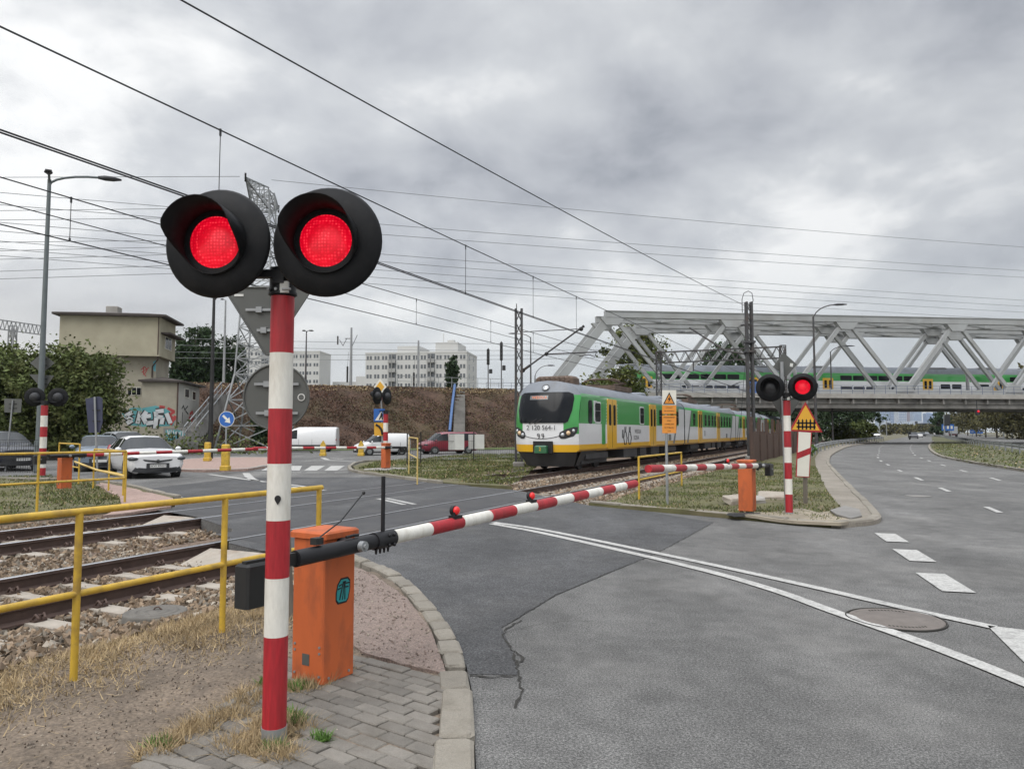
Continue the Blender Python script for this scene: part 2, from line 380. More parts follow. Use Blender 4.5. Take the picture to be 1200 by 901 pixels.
M['bark'] = pm('bark', (0.075, 0.06, 0.048), 0.95, 0, 0.3, 4, bump=0.5, bscale=20)
def lens_mat():
    m = pm('lit_red_lens', (1.0, 0.012, 0.03), 0.35, 0, 0.0); N, L, P = nodes_of(m)
    tc = N.new('ShaderNodeTexCoord'); v = N.new('ShaderNodeTexVoronoi'); v.inputs['Scale'].default_value = 62; v.inputs['Randomness'].default_value = 0.25
    L.new(tc.outputs['Object'], v.inputs['Vector'])
    nz = N.new('ShaderNodeTexNoise'); nz.inputs['Scale'].default_value = 11; L.new(tc.outputs['Object'], nz.inputs['Vector'])
    r = N.new('ShaderNodeValToRGB'); L.new(v.outputs['Distance'], r.inputs[0]); e = r.color_ramp.elements
    e[0].position = 0.05; e[0].color = (1.0, 0.13, 0.12, 1); e[1].position = 0.5; e[1].color = (0.62, 0.0, 0.014, 1)
    k = e.new(0.22); k.color = (0.98, 0.012, 0.04, 1)
    s = N.new('ShaderNodeMapRange'); L.new(nz.outputs['Fac'], s.inputs[0]); s.inputs[1].default_value = 0.3; s.inputs[2].default_value = 0.7; s.inputs[3].default_value = 0.75; s.inputs[4].default_value = 1.1
    L.new(r.outputs[0], P.inputs['Emission Color']); L.new(s.outputs[0], P.inputs['Emission Strength'])
    P.inputs['Base Color'].default_value = (0.3, 0.005, 0.01, 1)
    for l in list(P.inputs['Base Color'].links): L.remove(l)
    return m
M['lens_on'] = lens_mat()
M['lens_off'] = pm('dark_lens', (0.02, 0.02, 0.022), 0.25, 0, 0.1)
M['glow_red'] = pm('small_red_lamp', (0.6, 0.02, 0.02), 0.3, emit=0.25)
M['glass'] = pm('dark_glass', (0.01, 0.0115, 0.014), 0.12, 0, 0.1, spec=0.18)
M['glass_car'] = pm('car_glass', (0.015, 0.018, 0.02), 0.06, 0, 0.1, spec=0.3)
M['tyre'] = pm('tyre', (0.02, 0.02, 0.02), 0.85)
M['rim'] = pm('wheel_rim', (0.35, 0.36, 0.37), 0.35, 0.8)
M['plastic'] = pm('dark_plastic', (0.028, 0.029, 0.032), 0.6)
M['lamp_clear'] = pm('headlamp_glass', (0.5, 0.52, 0.54), 0.12, 0.3)
M['lamp_dark'] = pm('car_headlamp', (.05, .055, .06), .12, .2)
M['plate'] = pm('number_plate', (0.6, 0.6, 0.58), 0.5)
M['wire'] = pm('wire', (0.03, 0.032, 0.036), 0.6, 0.3, 0)
M['wire_thin'] = pm('power_wire', (0.2, 0.21, 0.22), 0.6, 0.3, 0)
# ------------------------------------------------------------------ the setting: sheets of ground
def hsh(x, y, f, seed=0):
    "cheap smooth value noise"
    x = x * f + seed * 13.7; y = y * f + seed * 7.1
    return (math.sin(x * 1.3 + 1.7 * math.sin(y * 0.9)) + math.sin(y * 1.7 + 1.3 * math.sin(x * 1.1 + 2))) * 0.5
def inside(px, py, poly):
    c = np.zeros(len(px), bool); n = len(poly)
    for i in range(n):
        x0, y0 = poly[i][0], poly[i][1]; x1, y1 = poly[(i + 1) % n][0], poly[(i + 1) % n][1]
        if y0 == y1: continue
        k = ((y0 > py) != (y1 > py)) & (px < (x1 - x0) * (py - y0) / (y1 - y0) + x0); c ^= k
    return c
def densify(poly, step, closed=True):
    out = []; n = len(poly)
    for i in range(n if closed else n - 1):
        a = Vector(poly[i][:2]); b = Vector(poly[(i + 1) % n][:2]); m = max(1, int((b - a).length / step))
        for k in range(m): out.append(a + (b - a) * (k / m))
    if not closed: out.append(Vector(poly[-1][:2]))
    return out
def sheet(name, poly, z, res, mat, skirt=0.3, knd='structure'):
    "a triangulated sheet filling a ground polygon; z is a height or a function of x, y"
    zf = z if callable(z) else (lambda x, y: z)
    b = densify(poly, res); nb = len(b)
    xs = np.array([p.x for p in b]); ys = np.array([p.y for p in b]); pts = list(b)
    if callable(z):
        gx, gy = np.meshgrid(np.arange(xs.min(), xs.max(), res), np.arange(ys.min(), ys.max(), res))
        rg = np.random.default_rng(5); gx = gx.ravel() + rg.uniform(-.3, .3, gx.size) * res; gy = gy.ravel() + rg.uniform(-.3, .3, gy.size) * res
        k = inside(gx, gy, [(p.x, p.y) for p in b]); pts += [Vector((x, y)) for x, y in zip(gx[k], gy[k])]
    vv, ee, ff, *_ = delaunay_2d_cdt(pts, [(i, (i + 1) % nb) for i in range(nb)], [], 1, 1e-4)
    mb = MB(); v3 = [(p.x, p.y, zf(p.x, p.y)) for p in vv]
    fs = []
    for f in ff:
        a, c, d = [Vector(v3[i]) for i in f[:3]]
        fs.append(list(f) if (c - a).cross(d - a).z > 0 else list(f)[::-1])
    mb.add(v3, fs, 0, callable(z))
    if skirt:
        t = [(p.x, p.y, zf(p.x, p.y)) for p in b]; u = [(x, y, zz - skirt) for x, y, zz in t]
        area = sum(b[i].x * b[(i + 1) % nb].y - b[(i + 1) % nb].x * b[i].y for i in range(nb))
        q = [(i, nb + i, nb + (i + 1) % nb, (i + 1) % nb) for i in range(nb)]
        if area < 0: q = [f[::-1] for f in q]
        mb.add(t + u, q)
    return kind(mb.build(name, mat), knd)
def smooth(a, b, x):
    t = min(1, max(0, (x - a) / (b - a))); return t * t * (3 - 2 * t)
def spline(pts, n=8):
    "Catmull-Rom through 2D points"
    P = [Vector((p[0], p[1])) for p in pts]; P = [P[0] * 2 - P[1]] + P + [P[-1] * 2 - P[-2]]; out = []
    for i in range(1, len(P) - 2):
        a, b, c, d = P[i - 1:i + 3]
        for k in range(n):
            t = k / n
            out.append(0.5 * (2 * b + (c - a) * t + (2 * a - 5 * b + 4 * c - d) * t * t + (3 * b - a - 3 * c + d) * t ** 3))
    out.append(P[-2]); return out

# far ground
mb = MB()
mb.add([(-1500, -60, -0.32), (2600, -60, -0.32), (2600, 3500, -0.32), (-1500, 3500, -0.32)], [(0, 1, 2, 3)])
kind(mb.build('ground', M['soil']), 'structure')

# key lines, all on the ground
KERB_NEAR = [(0.02, -3.0), (0.02, 0.5)] + [tuple(G(x, y)[:2]) for x, y in ((556, 860), (551, 800), (534, 748), (503, 706), (462, 672), (411, 652))]
KN = spline(KERB_NEAR, 8)
kR = [tuple(G(x, y)[:2]) for x, y in ((690, 592), (760, 599), (860, 608), (930, 615), (985, 619), (1030, 613), (1026, 600), (1003, 577), (978, 551), (972, 541), (979, 531), (1000, 522.5), (1030, 518.5))]
hw_left = spline(kR[5:] + [(85, 165), (179, 330), (424, 760), (920, 1640)], 6)
hw_right = spline([(2.6, -14), (11.5, 10), (17.4, 23)] + [tuple(G(x, y)[:2]) for x, y in ((1200, 553), (1130, 541.5), (1096, 533), (1088, 523), (1093, 517.5))] + [(93.5, 165), (187, 330), (431, 760), (929, 1640)], 6)
main = [tuple(p) for p in KN] + [tuple(G(x, y)[:2]) for x, y in ((305, 645), (268, 636), (272, 620), (205, 597), (205, 584), (160, 571), (116, 563))] \
    + [(-18, 25.3), (-70, 28.5), (-70, 45), (-17, 63.5), (4, 68), (9, 69.5), (9, 52), (4, 50.5)] \
    + [tuple(G(x, y)[:2]) for x, y in ((480, 540), (430, 541), (412, 547), (416, 553), (450, 558), (520, 567.5), (604, 574))] \
    + kR[:6] + [(9, 12), (4, -3)]
road = main[:-2] + [tuple(p) for p in hw_left[1:]] + [tuple(p) for p in hw_right[::-1]] + [(0.5, -14)]
sheet('road', road, 0.0, 6.0, M['asphalt'], skirt=0.3)
# newer dark asphalt round the crossing
patch = [tuple(G(x, y)[:2]) for x, y in ((411, 652.5), (462, 673), (503, 707), (534, 749), (550, 790), (608, 791), (600, 762), (588, 736), (651, 698), (770, 648), (836, 612))] + \
    [tuple(G(x, y)[:2]) for x, y in ((760, 599.5), (690, 592.5), (604, 574.5), (520, 568), (450, 559))] + [(-9.5, 26), (-10.5, 19.7)] + \
    [tuple(G(x, y)[:2]) for x, y in ((206, 585), (206, 597.5), (273, 620.5), (269, 636.5), (306, 645.5))]
sheet('asphalt_patch', patch, 0.004, 3.0, M['asphalt_dark'], skirt=0.003)
mb = MB()
for px in ([(551, 791), (575, 794), (607, 792), (611, 812), (603, 830)], [(608, 792), (604, 778), (600, 760), (590, 748), (592, 738), (612, 727)],
           [(600, 762), (612, 772), (606, 781)], [(588, 736), (650, 698), (700, 677), (771, 648), (836, 613)], [(592, 741), (640, 730), (690, 728)]):
    g = densify([tuple(G(x, y)[:2]) for x, y in px], 0.045, False); w = 0.016 if px[0] != (588, 736) else 0.009
    if px[0] == (592, 741): w = 0.006
    mb.strip(
             [Vector((p.x + 0.018 * hsh(p.x, p.y, 31), p.y + 0.018 * hsh(p.y, p.x, 27), 0.0075)) for p in g], [w * (0.35 + 1.3 * abs(hsh(p.x, p.y, 19))) for p in g])
kind(mb.build('road_cracks', M['crack']), 'structure')

# painted markings
mk = MB(); ZM = 0.011
def gl(*px): return [G(x, y) for x, y in px]
def curve_line(px, w): mk.strip([Vector((p.x, p.y, 0)) for p in spline([tuple(G(x, y)[:2]) for x, y in px], 6)], w, ZM)
curve_line(((578, 612.5), (640, 622), (800, 655), (933, 684), (1033, 707), (1100, 722), (1165, 736)), 0.13)
curve_line(((576, 614), (640, 626), (800, 662.5), (900, 690), (977, 717.5), (1100, 761), (1230, 813)), 0.135)
mk.add([Vector((p.x, p.y, ZM)) for p in gl((1157, 734), (1215, 741), (1260, 820), (1203, 780))], [(3, 2, 1, 0)])
for q in (((441, 585), (452, 584), (480, 592), (468, 592.6)),):
    mk.strip(gl((443, 584.6), (474, 591.6)), 0.12, ZM); mk.strip(gl((452, 584), (486, 591.2)), 0.12, ZM)
for a, b in (((1037, 625.5), (1052, 635.5)), ((1060, 644.5), (1082, 658.5)), ((1090, 672.5), (1124, 694.5))):
    mk.strip(gl(a, b), 0.3, ZM)
dl1 = spline([tuple(G(x, y)[:2]) for x, y in ((1172, 601), (1107, 574), (1062, 555), (1042, 545.5), (1030, 538), (1030, 531))] + [(46.3, 92), (88, 165), (181.5, 330), (426, 760)], 10)
dl2 = spline([tuple(G(x, y)[:2]) for x, y in ((1215, 577), (1168, 562), (1133, 553), (1108, 546), (1083, 538), (1070, 531))] + [(49.6, 92), (91, 165), (184.3, 330), (428.5, 760)], 10)
for dl in (dl1, dl2):
    acc = 0.0
    for i in range(len(dl) - 1):
        a, b = dl[i], dl[i + 1]; n = max(1, int((b - a).length / 0.5)); seg = []
        for k in range(n):
            p = a + (b - a) * (k / n); q = a + (b - a) * ((k + 1) / n); acc += (q - p).length
            if acc % 5.6 < 1.5: mk.strip([Vector((p.x, p.y, 0)), Vector((q.x, q.y, 0))], 0.12, ZM)
for x0, x1 in ((336, 354), (356, 381), (380, 404)):
    mk.add([Vector((p.x, p.y, ZM)) for p in gl((x0, 551.6), (x0 + 15, 551.6), (x1, 546), (x1 - 16, 546))], [(0, 1, 2, 3)])
mk.add([Vector((p.x, p.y, ZM)) for p in gl((306, 551.6), (322, 551.6), (332, 546), (316, 546))], [(0, 1, 2, 3)])
for x0, x1 in ((296, 312), (337, 353), (359, 382), (392, 408)): mk.strip(gl((x0, 553.9), (x1, 553.9)), 0.22, ZM)
mk.strip(gl((245, 556), (312, 565)), 0.2, ZM); mk.strip(gl((338, 568), (376, 573)), 0.18, ZM); mk.strip(gl((340, 570.5), (380, 575)), 0.18, ZM)
mk.add([Vector((p.x, p.y, ZM)) for p in gl((284, 554.5), (292, 554.5), (298, 560), (306, 564.5), (294, 563), (287, 559))], [(5, 4, 3, 2, 1, 0)])
mk.strip(gl((378, 536.5), (384, 539)), 0.3, ZM); mk.strip(gl((384, 539), (420, 541.5)), 0.2, ZM); mk.strip(gl((388, 537), (402, 538)), 0.2, ZM)
mk.strip(gl((118, 563.6), (165, 572.5), (212, 583)), 0.12, ZM)
kind(mk.build('road_markings', M['paint']), 'structure')

# foreground verge: trodden dirt left of the kerb
inner = lambda d: [tuple(Vector(KN[i]) + Vector((-(KN[min(i + 1, len(KN) - 1)] - KN[max(i - 1, 0)]).y, (KN[min(i + 1, len(KN) - 1)] - KN[max(i - 1, 0)]).x)).normalized() * d) for i in range(len(KN))]
KIN = inner(0.17)
edge_s = -6.3
dirt_poly = KIN + [tuple(G(300, 646)[:2]), tuple(ST(edge_s, 7.3)[:2]), tuple(ST(edge_s, -8)[:2]), (2, -9), (0.0, -6)]
def z_dirt(x, y):
    s = x * TN.x + y * TN.y
    return 0.02 + 0.014 * hsh(x, y, 3.1) + 0.009 * hsh(x, y, 9.0, 2) + 0.004 * hsh(x, y, 27, 3) - 0.15 * (1 - smooth(-6.0, -4.9, s))
sheet('dirt_path', dirt_poly, z_dirt, 0.11, M['dirt'])
# ballast bed under both tracks
bed = [tuple(ST(a, b)[:2]) for a, b in ((-15.3, -14), (-5.75, -14), (-5.75, 150), (-15.3, 150))]
mb = MB()
mb.add([(*ST(a, b)[:2], -0.2) for a, b in ((-14.4, -14), (-5.9, -14), (-5.9, 170), (-14.4, 170))], [(0, 1, 2, 3)])
for s0, s1 in ((-14.4, -16.0), (-5.9, -4.9)):
    mb.add([(*ST(s0, -14)[:2], -0.2), (*ST(s0, 170)[:2], -0.2), (*ST(s1, 170)[:2], -0.02 if s1 > -8 else -0.1), (*ST(s1, -14)[:2], -0.02 if s1 > -8 else -0.1)], [(0, 1, 2, 3) if s1 < -8 else (3, 2, 1, 0)])
kind(mb.build('ballast_bed', M['ballast']), 'structure')

# kerb stones as one bordered line each
def kerb_line(name, pts, w, h, seg, mat, base=-0.06, gap=0.028, z=None):
    pts = densify([(p[0], p[1]) for p in pts], 0.05, False); mb = MB(); rg = random.Random(3); acc = 0; i0 = 0
    for i in range(1, len(pts)):
        acc += (pts[i] - pts[i - 1]).length
        if acc >= seg * rg.uniform(0.85, 1.15) or i == len(pts) - 1:
            a, b = pts[i0], pts[i]; d = (b - a); L = d.length; acc = 0; i0 = i
            if L < 0.1: continue
            d /= L; n = Vector((-d.y, d.x)); hh = h + rg.uniform(-.012, .01); ww = w * rg.uniform(.88, 1.06)
            mm = frame(Vector((a.x, a.y, 0)), Vector((d.x, d.y, 0)), Vector((n.x, n.y, 0)), Vector((0, 0, 1)))
            q0 = len(mb.v); mb.bevbox(gap / 2, L - gap / 2, rg.uniform(0, .012), ww, base, hh, 0.016, 0, mm); mb.v[q0:] = [(x + rg.uniform(-.006, .006), y + rg.uniform(-.006, .006), z + rg.uniform(-.004, .004)) for x, y, z in mb.v[q0:]]
    return kind(mb.build(name, mat), 'structure')
k_small = [p for p in KN if p[1] > 5.0]; k_big = [p for p in KN if p[1] <= 5.05]
kerb_line('kerb', k_small, 0.17, 0.05, 0.3, M['kerb'])
kerb_line('kerb', k_big, 0.21, 0.065, 0.62, M['kerb'])
# brick paving by the signal
def paving():
    mb = MB(); rg = random.Random(11)
    poly = [tuple(G(x, y, .04)[:2]) for x, y in ((166, 890), (252, 836), (330, 800), (330, 768), (424, 766), (470, 781), (523, 793), (527, 812), (520, 845), (495, 905))] + [(-0.22, 2.2), (-0.25, 1.2), (-1.7, 1.2), (-2.2, 2.3)]
    ang = R(-36); dx = Vector((math.cos(ang), math.sin(ang))); dy = Vector((-dx.y, dx.x)); bl, bw = 0.2, 0.1
    o = Vector((-1.2, 3.2)); hole = [tuple(G(x, y, .04)[:2]) for x, y in ((268, 868), (300, 838), (352, 838), (366, 862), (340, 880), (290, 890))]
    for j in range(-26, 26):
        for i in range(-16, 16):
            c = o + dx * ((i + 0.5 * (j % 2)) * bl) + dy * (j * bw)
            if not inside(np.array([c.x]), np.array([c.y]), poly)[0] or inside(np.array([c.x]), np.array([c.y]), hole)[0]: continue
            z = 0.045 + rg.uniform(-.005, .004) + 0.006 * hsh(c.x, c.y, 4)
            a = ang + rg.uniform(-.015, .015)
            mm = Matrix.Translation((c.x, c.y, 0)) @ rotz(a)
            mb.bevbox(-bl / 2 + .004, bl / 2 - .004, -bw / 2 + .004, bw / 2 - .004, -0.03, z, 0.006, 0, mm)
    # edging slabs along the left side
    e = [G(166, 892, .05), G(232, 905, .05)]
    for px in (((170, 884), (246, 902)), ((248, 833), (330, 795))):
        a, b = [G(x, y, .05) for x, y in px]; d = (b - a).normalized(); n = Vector((-d.y, d.x, 0)); mm = frame(Vector((a.x, a.y, 0)), d, n, Vector((0, 0, 1)))
        L = (b - a).length; k = max(1, round(L / 0.4))
        for q in range(k): mb.bevbox(q * L / k + .003, (q + 1) * L / k - .003, -.03, .03, -.05, .055, .006, 0, mm)
    return kind(mb.build('brick_paving', M['paver']), 'structure')
paving()
pg = [tuple(G(x, y, .03)[:2]) for x, y in ((415, 664), (440, 676), (478, 703), (506, 742), (523, 790), (470, 780), (424, 765), (398, 745), (396, 690))]
sheet('gravel_path', pg, lambda x, y: 0.043 + 0.006 * hsh(x, y, 11) + 0.004 * hsh(x, y, 31, 2), 0.06, M['pebble'], 0.1)

# right island: grass, sandy tip, sidewalk and kerb
island = kR + [(60, 99), (44, 82), (33.5, 74)]
isl = spline(kR[:5], 5)[:-1] + spline(kR[4:], 5)
walk_in = [tuple(G(x, y)[:2]) for x, y in ((1000, 612), (985, 598), (972, 582), (963, 565), (956, 548), (955, 538), (962, 528), (990, 520), (1020, 517))]
gpoly = [tuple(p) for p in isl[:20]] + walk_in[:-1] + [tuple(ST(-5.2, t)[:2]) for t in (60, 40, 25, 15.6)]
def z_isl(x, y): return 0.07 + 0.03 * hsh(x, y, 0.9) + 0.015 * hsh(x, y, 2.6, 3)
sheet('grass_verge', gpoly, z_isl, 0.35, M['turf'])
def offset_left(pts, d):
    out = []
    for i in range(len(pts)):
        t = (Vector(pts[min(i + 1, len(pts) - 1)]) - Vector(pts[max(i - 1, 0)])).normalized(); out.append(tuple(Vector(pts[i]) + Vector((-t.y, t.x)) * d))
    return out
wk = [tuple(p) for p in isl[20:]]
sheet('sidewalk', wk + walk_in[::-1], 0.075, 1.0, M['slab'], 0.3)
kerb_line('kerb', isl, 0.16, 0.1, 0.9, M['kerb'])
tip = [tuple(G(x, y, .1)[:2]) for x, y in ((862, 602), (930, 609), (985, 613), (1015, 606), (985, 596), (960, 598), (940, 594), (900, 598))]
sheet('sand_patch', tip, lambda x, y: z_isl(x, y) + 0.022, 0.2, M['sand'], 0.05)
# left verge with pink path
lv = [tuple(G(x, y)[:2]) for x, y in ((204, 585), (160, 572.5), (116, 564.5))] + [(-18, 25), (-70, 28), (-70, 20)] + [tuple(ST(-14.9, t)[:2]) for t in (-12, 0, 8, 12.4)]
def z_lv(x, y): return 0.03 + 0.03 * hsh(x, y, 0.8, 4) + 0.015 * hsh(x, y, 2.3, 5)
sheet('grass_verge', lv, z_lv, 0.4, M['turf'])
pk = [tuple(G(x, y, .06)[:2]) for x, y in ((203, 585.5), (160, 573), (118, 565), (112, 568), (140, 581), (143, 592), (120, 604), (170, 596), (200, 593))]
sheet('brick_path', pk, lambda x, y: z_lv(x, y) + 0.035, 0.4, M['brick_path'], 0.05)
kerb_line('kerb', [tuple(G(x, y)[:2]) for x, y in ((213, 583.5), (205, 583), (160, 571.2), (116, 563.5))] + [(-18, 25.2), (-40, 26.5)], 0.14, 0.09, 1.0, M['kerb'])
# far right verge by the far barrier
fv = [tuple(G(x, y)[:2]) for x, y in ((600, 573), (520, 566.5), (450, 557.5), (417, 552.5), (413, 547), (431, 541.5), (480, 540.5))] + [(4, 50.3), (8.9, 51.8)] + [tuple(ST(-15.2, t)[:2]) for t in (52, 40, 25)]
def z_fv(x, y): return 0.05 + 0.03 * hsh(x, y, 0.7, 6) + 0.01 * hsh(x, y, 2.1, 5)
sheet('grass_verge', fv, z_fv, 0.6, M['turf'])
kerb_line('kerb', spline([tuple(G(x, y)[:2]) for x, y in ((520, 566.8), (450, 558), (417, 553), (412.5, 547), (430, 541.3), (478, 540.3))], 6), 0.15, 0.1, 0.9, M['kerb'])
# traffic island
ti = [tuple(G(x, y)[:2]) for x, y in ((205, 552.5), (240, 553.5), (290, 552), (325, 546), (333, 541), (325, 538), (300, 537.5), (240, 538), (205, 541), (190, 546))]
sheet('traffic_island', ti, 0.1, 1.0, M['brick_path'], 0.3)
kerb_line('kerb', ti + ti[:1], 0.15, 0.12, 1.0, M['concrete'])
# verge beyond the street, and the railway embankment
EB = [(-150, 40.5), (-60, 61.0), (-26, 72.6), (-5, 80.2), (0.4, 82.3)]
top_z = 6.35
LAWN = pm('lawn', (0.075, 0.105, 0.03), 0.95, 0, 0.3, 1.2, dirt=(0.14, 0.12, 0.05), damt=0.6, dscale=0.5)
sheet('grass_verge', [(-72, 44.9), (-17, 63.4), (4, 68), (9, 69.4), (9, 52.2)] + [tuple(ST(-15.2, t)[:2]) for t in (53, 98)] + [(12, 84), (-72, 60)], lambda x, y: 0.05 + 0.04 * hsh(x, y, 0.5), 2.0, LAWN, 0.3)
def embankment():
    mb = MB(); rg = random.Random(2); n = 120; P = densify(EB, 1.5, False); rows = 9; vv = []
    for i, p in enumerate(P):
        d = (P[min(i + 1, len(P) - 1)] - P[max(i - 1, 0)]).normalized(); nrm = Vector((d.y, -d.x))
        for j in range(rows):
            k = j / (rows - 1); z = top_z * (1 - k) - 0.3 * k; w = 8.3 * k
            q = p + nrm * w; j2 = 0.16 if 0 < j < rows - 1 else 0
            vv.append((q.x, q.y, z + j2 * (hsh(q.x, q.y + z, 0.9) + 0.5 * hsh(q.x, q.y, 2.7, 4))))
    fs = [(i * rows + j, i * rows + j + 1, (i + 1) * rows + j + 1, (i + 1) * rows + j) for i in range(len(P) - 1) for j in range(rows - 1)]
    mb.add(vv, fs, 0, True)
    back = [(p.x - 0.32 * 0, p.y, top_z) for p in P] + [(p.x - 4, p.y + 14, top_z) for p in P]; m = len(P)
    mb.add(back, [(i, i + 1, m + i + 1, m + i) for i in range(m - 1)], 1)
    e = P[-1]; d = (P[-1] - P[-2]).normalized(); nr = Vector((d.y, -d.x))
    a = (e.x, e.y, top_z); b = (e.x + nr.x * 8.3, e.y + nr.y * 8.3, -0.3); c = (e.x, e.y, -0.3); a2 = (e.x - 4, e.y + 14, top_z); c2 = (e.x - 4, e.y + 14, -.3)
    mb.add([a, b, c], [(0, 1, 2)], 0); mb.add([a, c, c2, a2], [(0, 1, 2, 3)], 1)
    return kind(mb.build('embankment', [EMB, M['ballast']]), 'structure')
def emb_mat():
    m = pm('dry_slope', (0.075, 0.044, 0.03), 0.98, 0, 0.35, 0.7, dirt=(0.075, 0.07, 0.03), damt=0.95, dscale=0.1, bump=0.7, bscale=3.5, speck=0.4, sscale=4, stretch=(1, 1, 1.6))
    return m
EMB = emb_mat(); embankment()
# median beyond the highway and the opposite carriageway
OCN = [tuple(G(x, y)[:2]) for x, y in ((1300, 546), (1230, 533), (1200, 528.5), (1150, 520), (1118, 514.5), (1104, 511.7))] + [(205, 360), (452, 790), (950, 1670)]
md = [tuple(p) for p in hw_right if p.y > 8 and p.y < 700] + [(415, 720)] + OCN[-3::-1] + [(26, 12)]
sheet('median_grass', md, 0.06, 8.0, pm('median_turf', (.08, .085, .035), .95, 0, .35, .8, dirt=(.13, .11, .07), damt=.9, dscale=.25), 0.3)
kerb_line('kerb', [tuple(p) for p in hw_right if 8 < p.y < 130], -0.16, 0.11, 1.5, M['kerb'])
oc = [(32, 14)] + OCN + [(975, 1670), (476, 790), (235, 360)] + [tuple(G(x, y)[:2]) for x, y in ((1130, 510), (1160, 511.3), (1200, 514), (1260, 517.5), (1400, 526))] + [(70, 14)]
sheet('road', oc, 0.004, 12.0, M['asphalt'], 0.3)
# ------------------------------------------------------------------ railway tracks
def rail_mb(s, t0, t1, far=False):
    mb = MB(); prof = [(-.065, -.165), (.065, -.165), (.065, -.15), (.012, -.125), (.012, -.04), (.034, -.03), (.034, .006), (.028, .012)]
    prof = [(a, z) for a, z in prof] + [(-.028, .012), (-.034, .006), (-.034, -.03), (-.012, -.04), (-.012, -.125), (-.065, -.15)]
    n = len(prof); vv = [ST(s + a, t0, z) for a, z in prof] + [ST(s + a, t1, z) for a, z in prof]
    for i in range(n):
        j = (i + 1) % n; top = i in (6, 7, 8)
        mb.add([vv[i], vv[j], vv[n + j], vv[n + i]], [(0, 1, 2, 3)], 1 if top else 0)
    mb.add(vv[:n], [tuple(range(n))], 0)
    return mb
def sleeper_mb():
    mb = MB()
    # concrete sleeper: waisted in the middle, sloped shoulders at the rail seats
    for y0, y1, za, zb in ((-1.25, -.45, -.155, -.15), (-.45, .45, -.152, -.152), (.45, 1.25, -.15, -.155)):
        w = .13 if abs(y0 + y1) > .1 else .105
        mb.add([(-w, y0, -.34), (w, y0, -.34), (w, y1, -.34), (-w, y1, -.34), (-w + .02, y0, za), (w - .02, y0, za), (w - .02, y1, zb), (-w + .02, y1, zb)],
               [(3, 2, 1, 0), (4, 5, 6, 7), (0, 1, 5, 4), (1, 2, 6, 5), (2, 3, 7, 6), (3, 0, 4, 7)], 0)
    for y in (-.7175, .7175):
        for k in (-1, 1):
            mb.bb(-.06, .06, y + k * .1 - .035, y + k * .1 + .035, -.17, -.135, 1)
            mb.tube([(-.035, y + k * .07, -.13), (-.04, y + k * .115, -.085), (-.03, y + k * .15, -.12)], .012, 5, 1)
            mb.tube([(.035, y + k * .07, -.13), (.04, y + k * .115, -.085), (.03, y + k * .15, -.12)], .012, 5, 1)
            mb.cyl((0, y + k * .11, -.14), (0, y + k * .11, -.09), .018, n=6, mi=1)
    return mb
SLP = None
def track(s, spans, label, t_rails):
    global SLP
    T = thing('railway_track', label, 'railway track', ST(s, spans[0][0]), TANG, 'railway tracks')
    for k in (-.7175, .7175):
        for a, b in t_rails: rail_mb(s + k, a, b).build('rail', [M['rail_rust'], M['rail_top']], T, True)
    for a, b in spans:
        n = int((b - a) / 0.62)
        for i in range(n):
            if SLP is None: o = SLP = sleeper_mb().build('sleeper', [M['sleeper'], M['rail_rust']], T)
            else: o = SLP.copy(); COL.objects.link(o); o.parent = T
            o.location = (a - spans[0][0] + i * 0.62, 0, 0)
track(-7.775, [(-3, 7.6), (15.8, 62)], 'nearer rusty railway track crossing the road in front of the barrier', [(-14, 160)])
track(-11.85, [(0, 10.2), (20.2, 32)], 'farther rusty railway track, carrying the green and white commuter train', [(-14, 160)])
mb = MB()
for s, a, b in ((-7.775, 7.9, 15.9), (-11.85, 10.6, 19.8)):
    for k in (-1, 1):
        x = s + k * .7175
        for q in (-.055, .055): mb.strip([ST(x + q, a), ST(x + q, b)], .045, 0.0085)
kind(mb.build('rail_grooves', M['groove']), 'structure')
mb = MB()
def quad_st(s0, s1, a0, a1, b0, b1, z): mb.add([ST(s0, a0, z), ST(s0, b0, z), ST(s1, b1, z), ST(s1, a1, z)], [(0, 1, 2, 3)])
for s in (-7.775, -11.85):
    a, b = (7.95, 16.3) if s > -9 else (10.1, 19.9)
    quad_st(s - .65, s + .65, a + .4, a, b + .6, b, 0.0065); quad_st(s - 1.4, s - .79, a + .6, a + .45, b + .9, b + .7, 0.0065); quad_st(s + .79, s + 1.3, a, a - .2, b, b - .3, 0.0065)
kind(mb.build('crossing_panels', M['rubber']), 'structure')
# sloped concrete end blocks of the crossing
for s, t, lb in ((-7.775, 7.35, 'pale sloped concrete block between the near rails at the crossing edge'), (-11.85, 9.95, 'pale sloped concrete block between the far rails at the crossing edge')):
    mb = MB(); mm = frame(ST(s, t), TD, -TN, Vector((0, 0, 1)))
    mb.add([(-.28, -.5, -.2), (.3, -.5, -.2), (.3, .5, -.2), (-.28, .5, -.2), (-.26, -.46, -.16), (.3, -.5, -.02), (.3, .5, -.02), (-.26, .46, -.16)],
           [(3, 2, 1, 0), (4, 5, 6, 7), (0, 1, 5, 4), (1, 2, 6, 5), (2, 3, 7, 6), (3, 0, 4, 7)], 0, False, mm)
    solo('ramp_block', mb, M['sleeper'], lb, 'concrete block', ST(s, t, -.2))

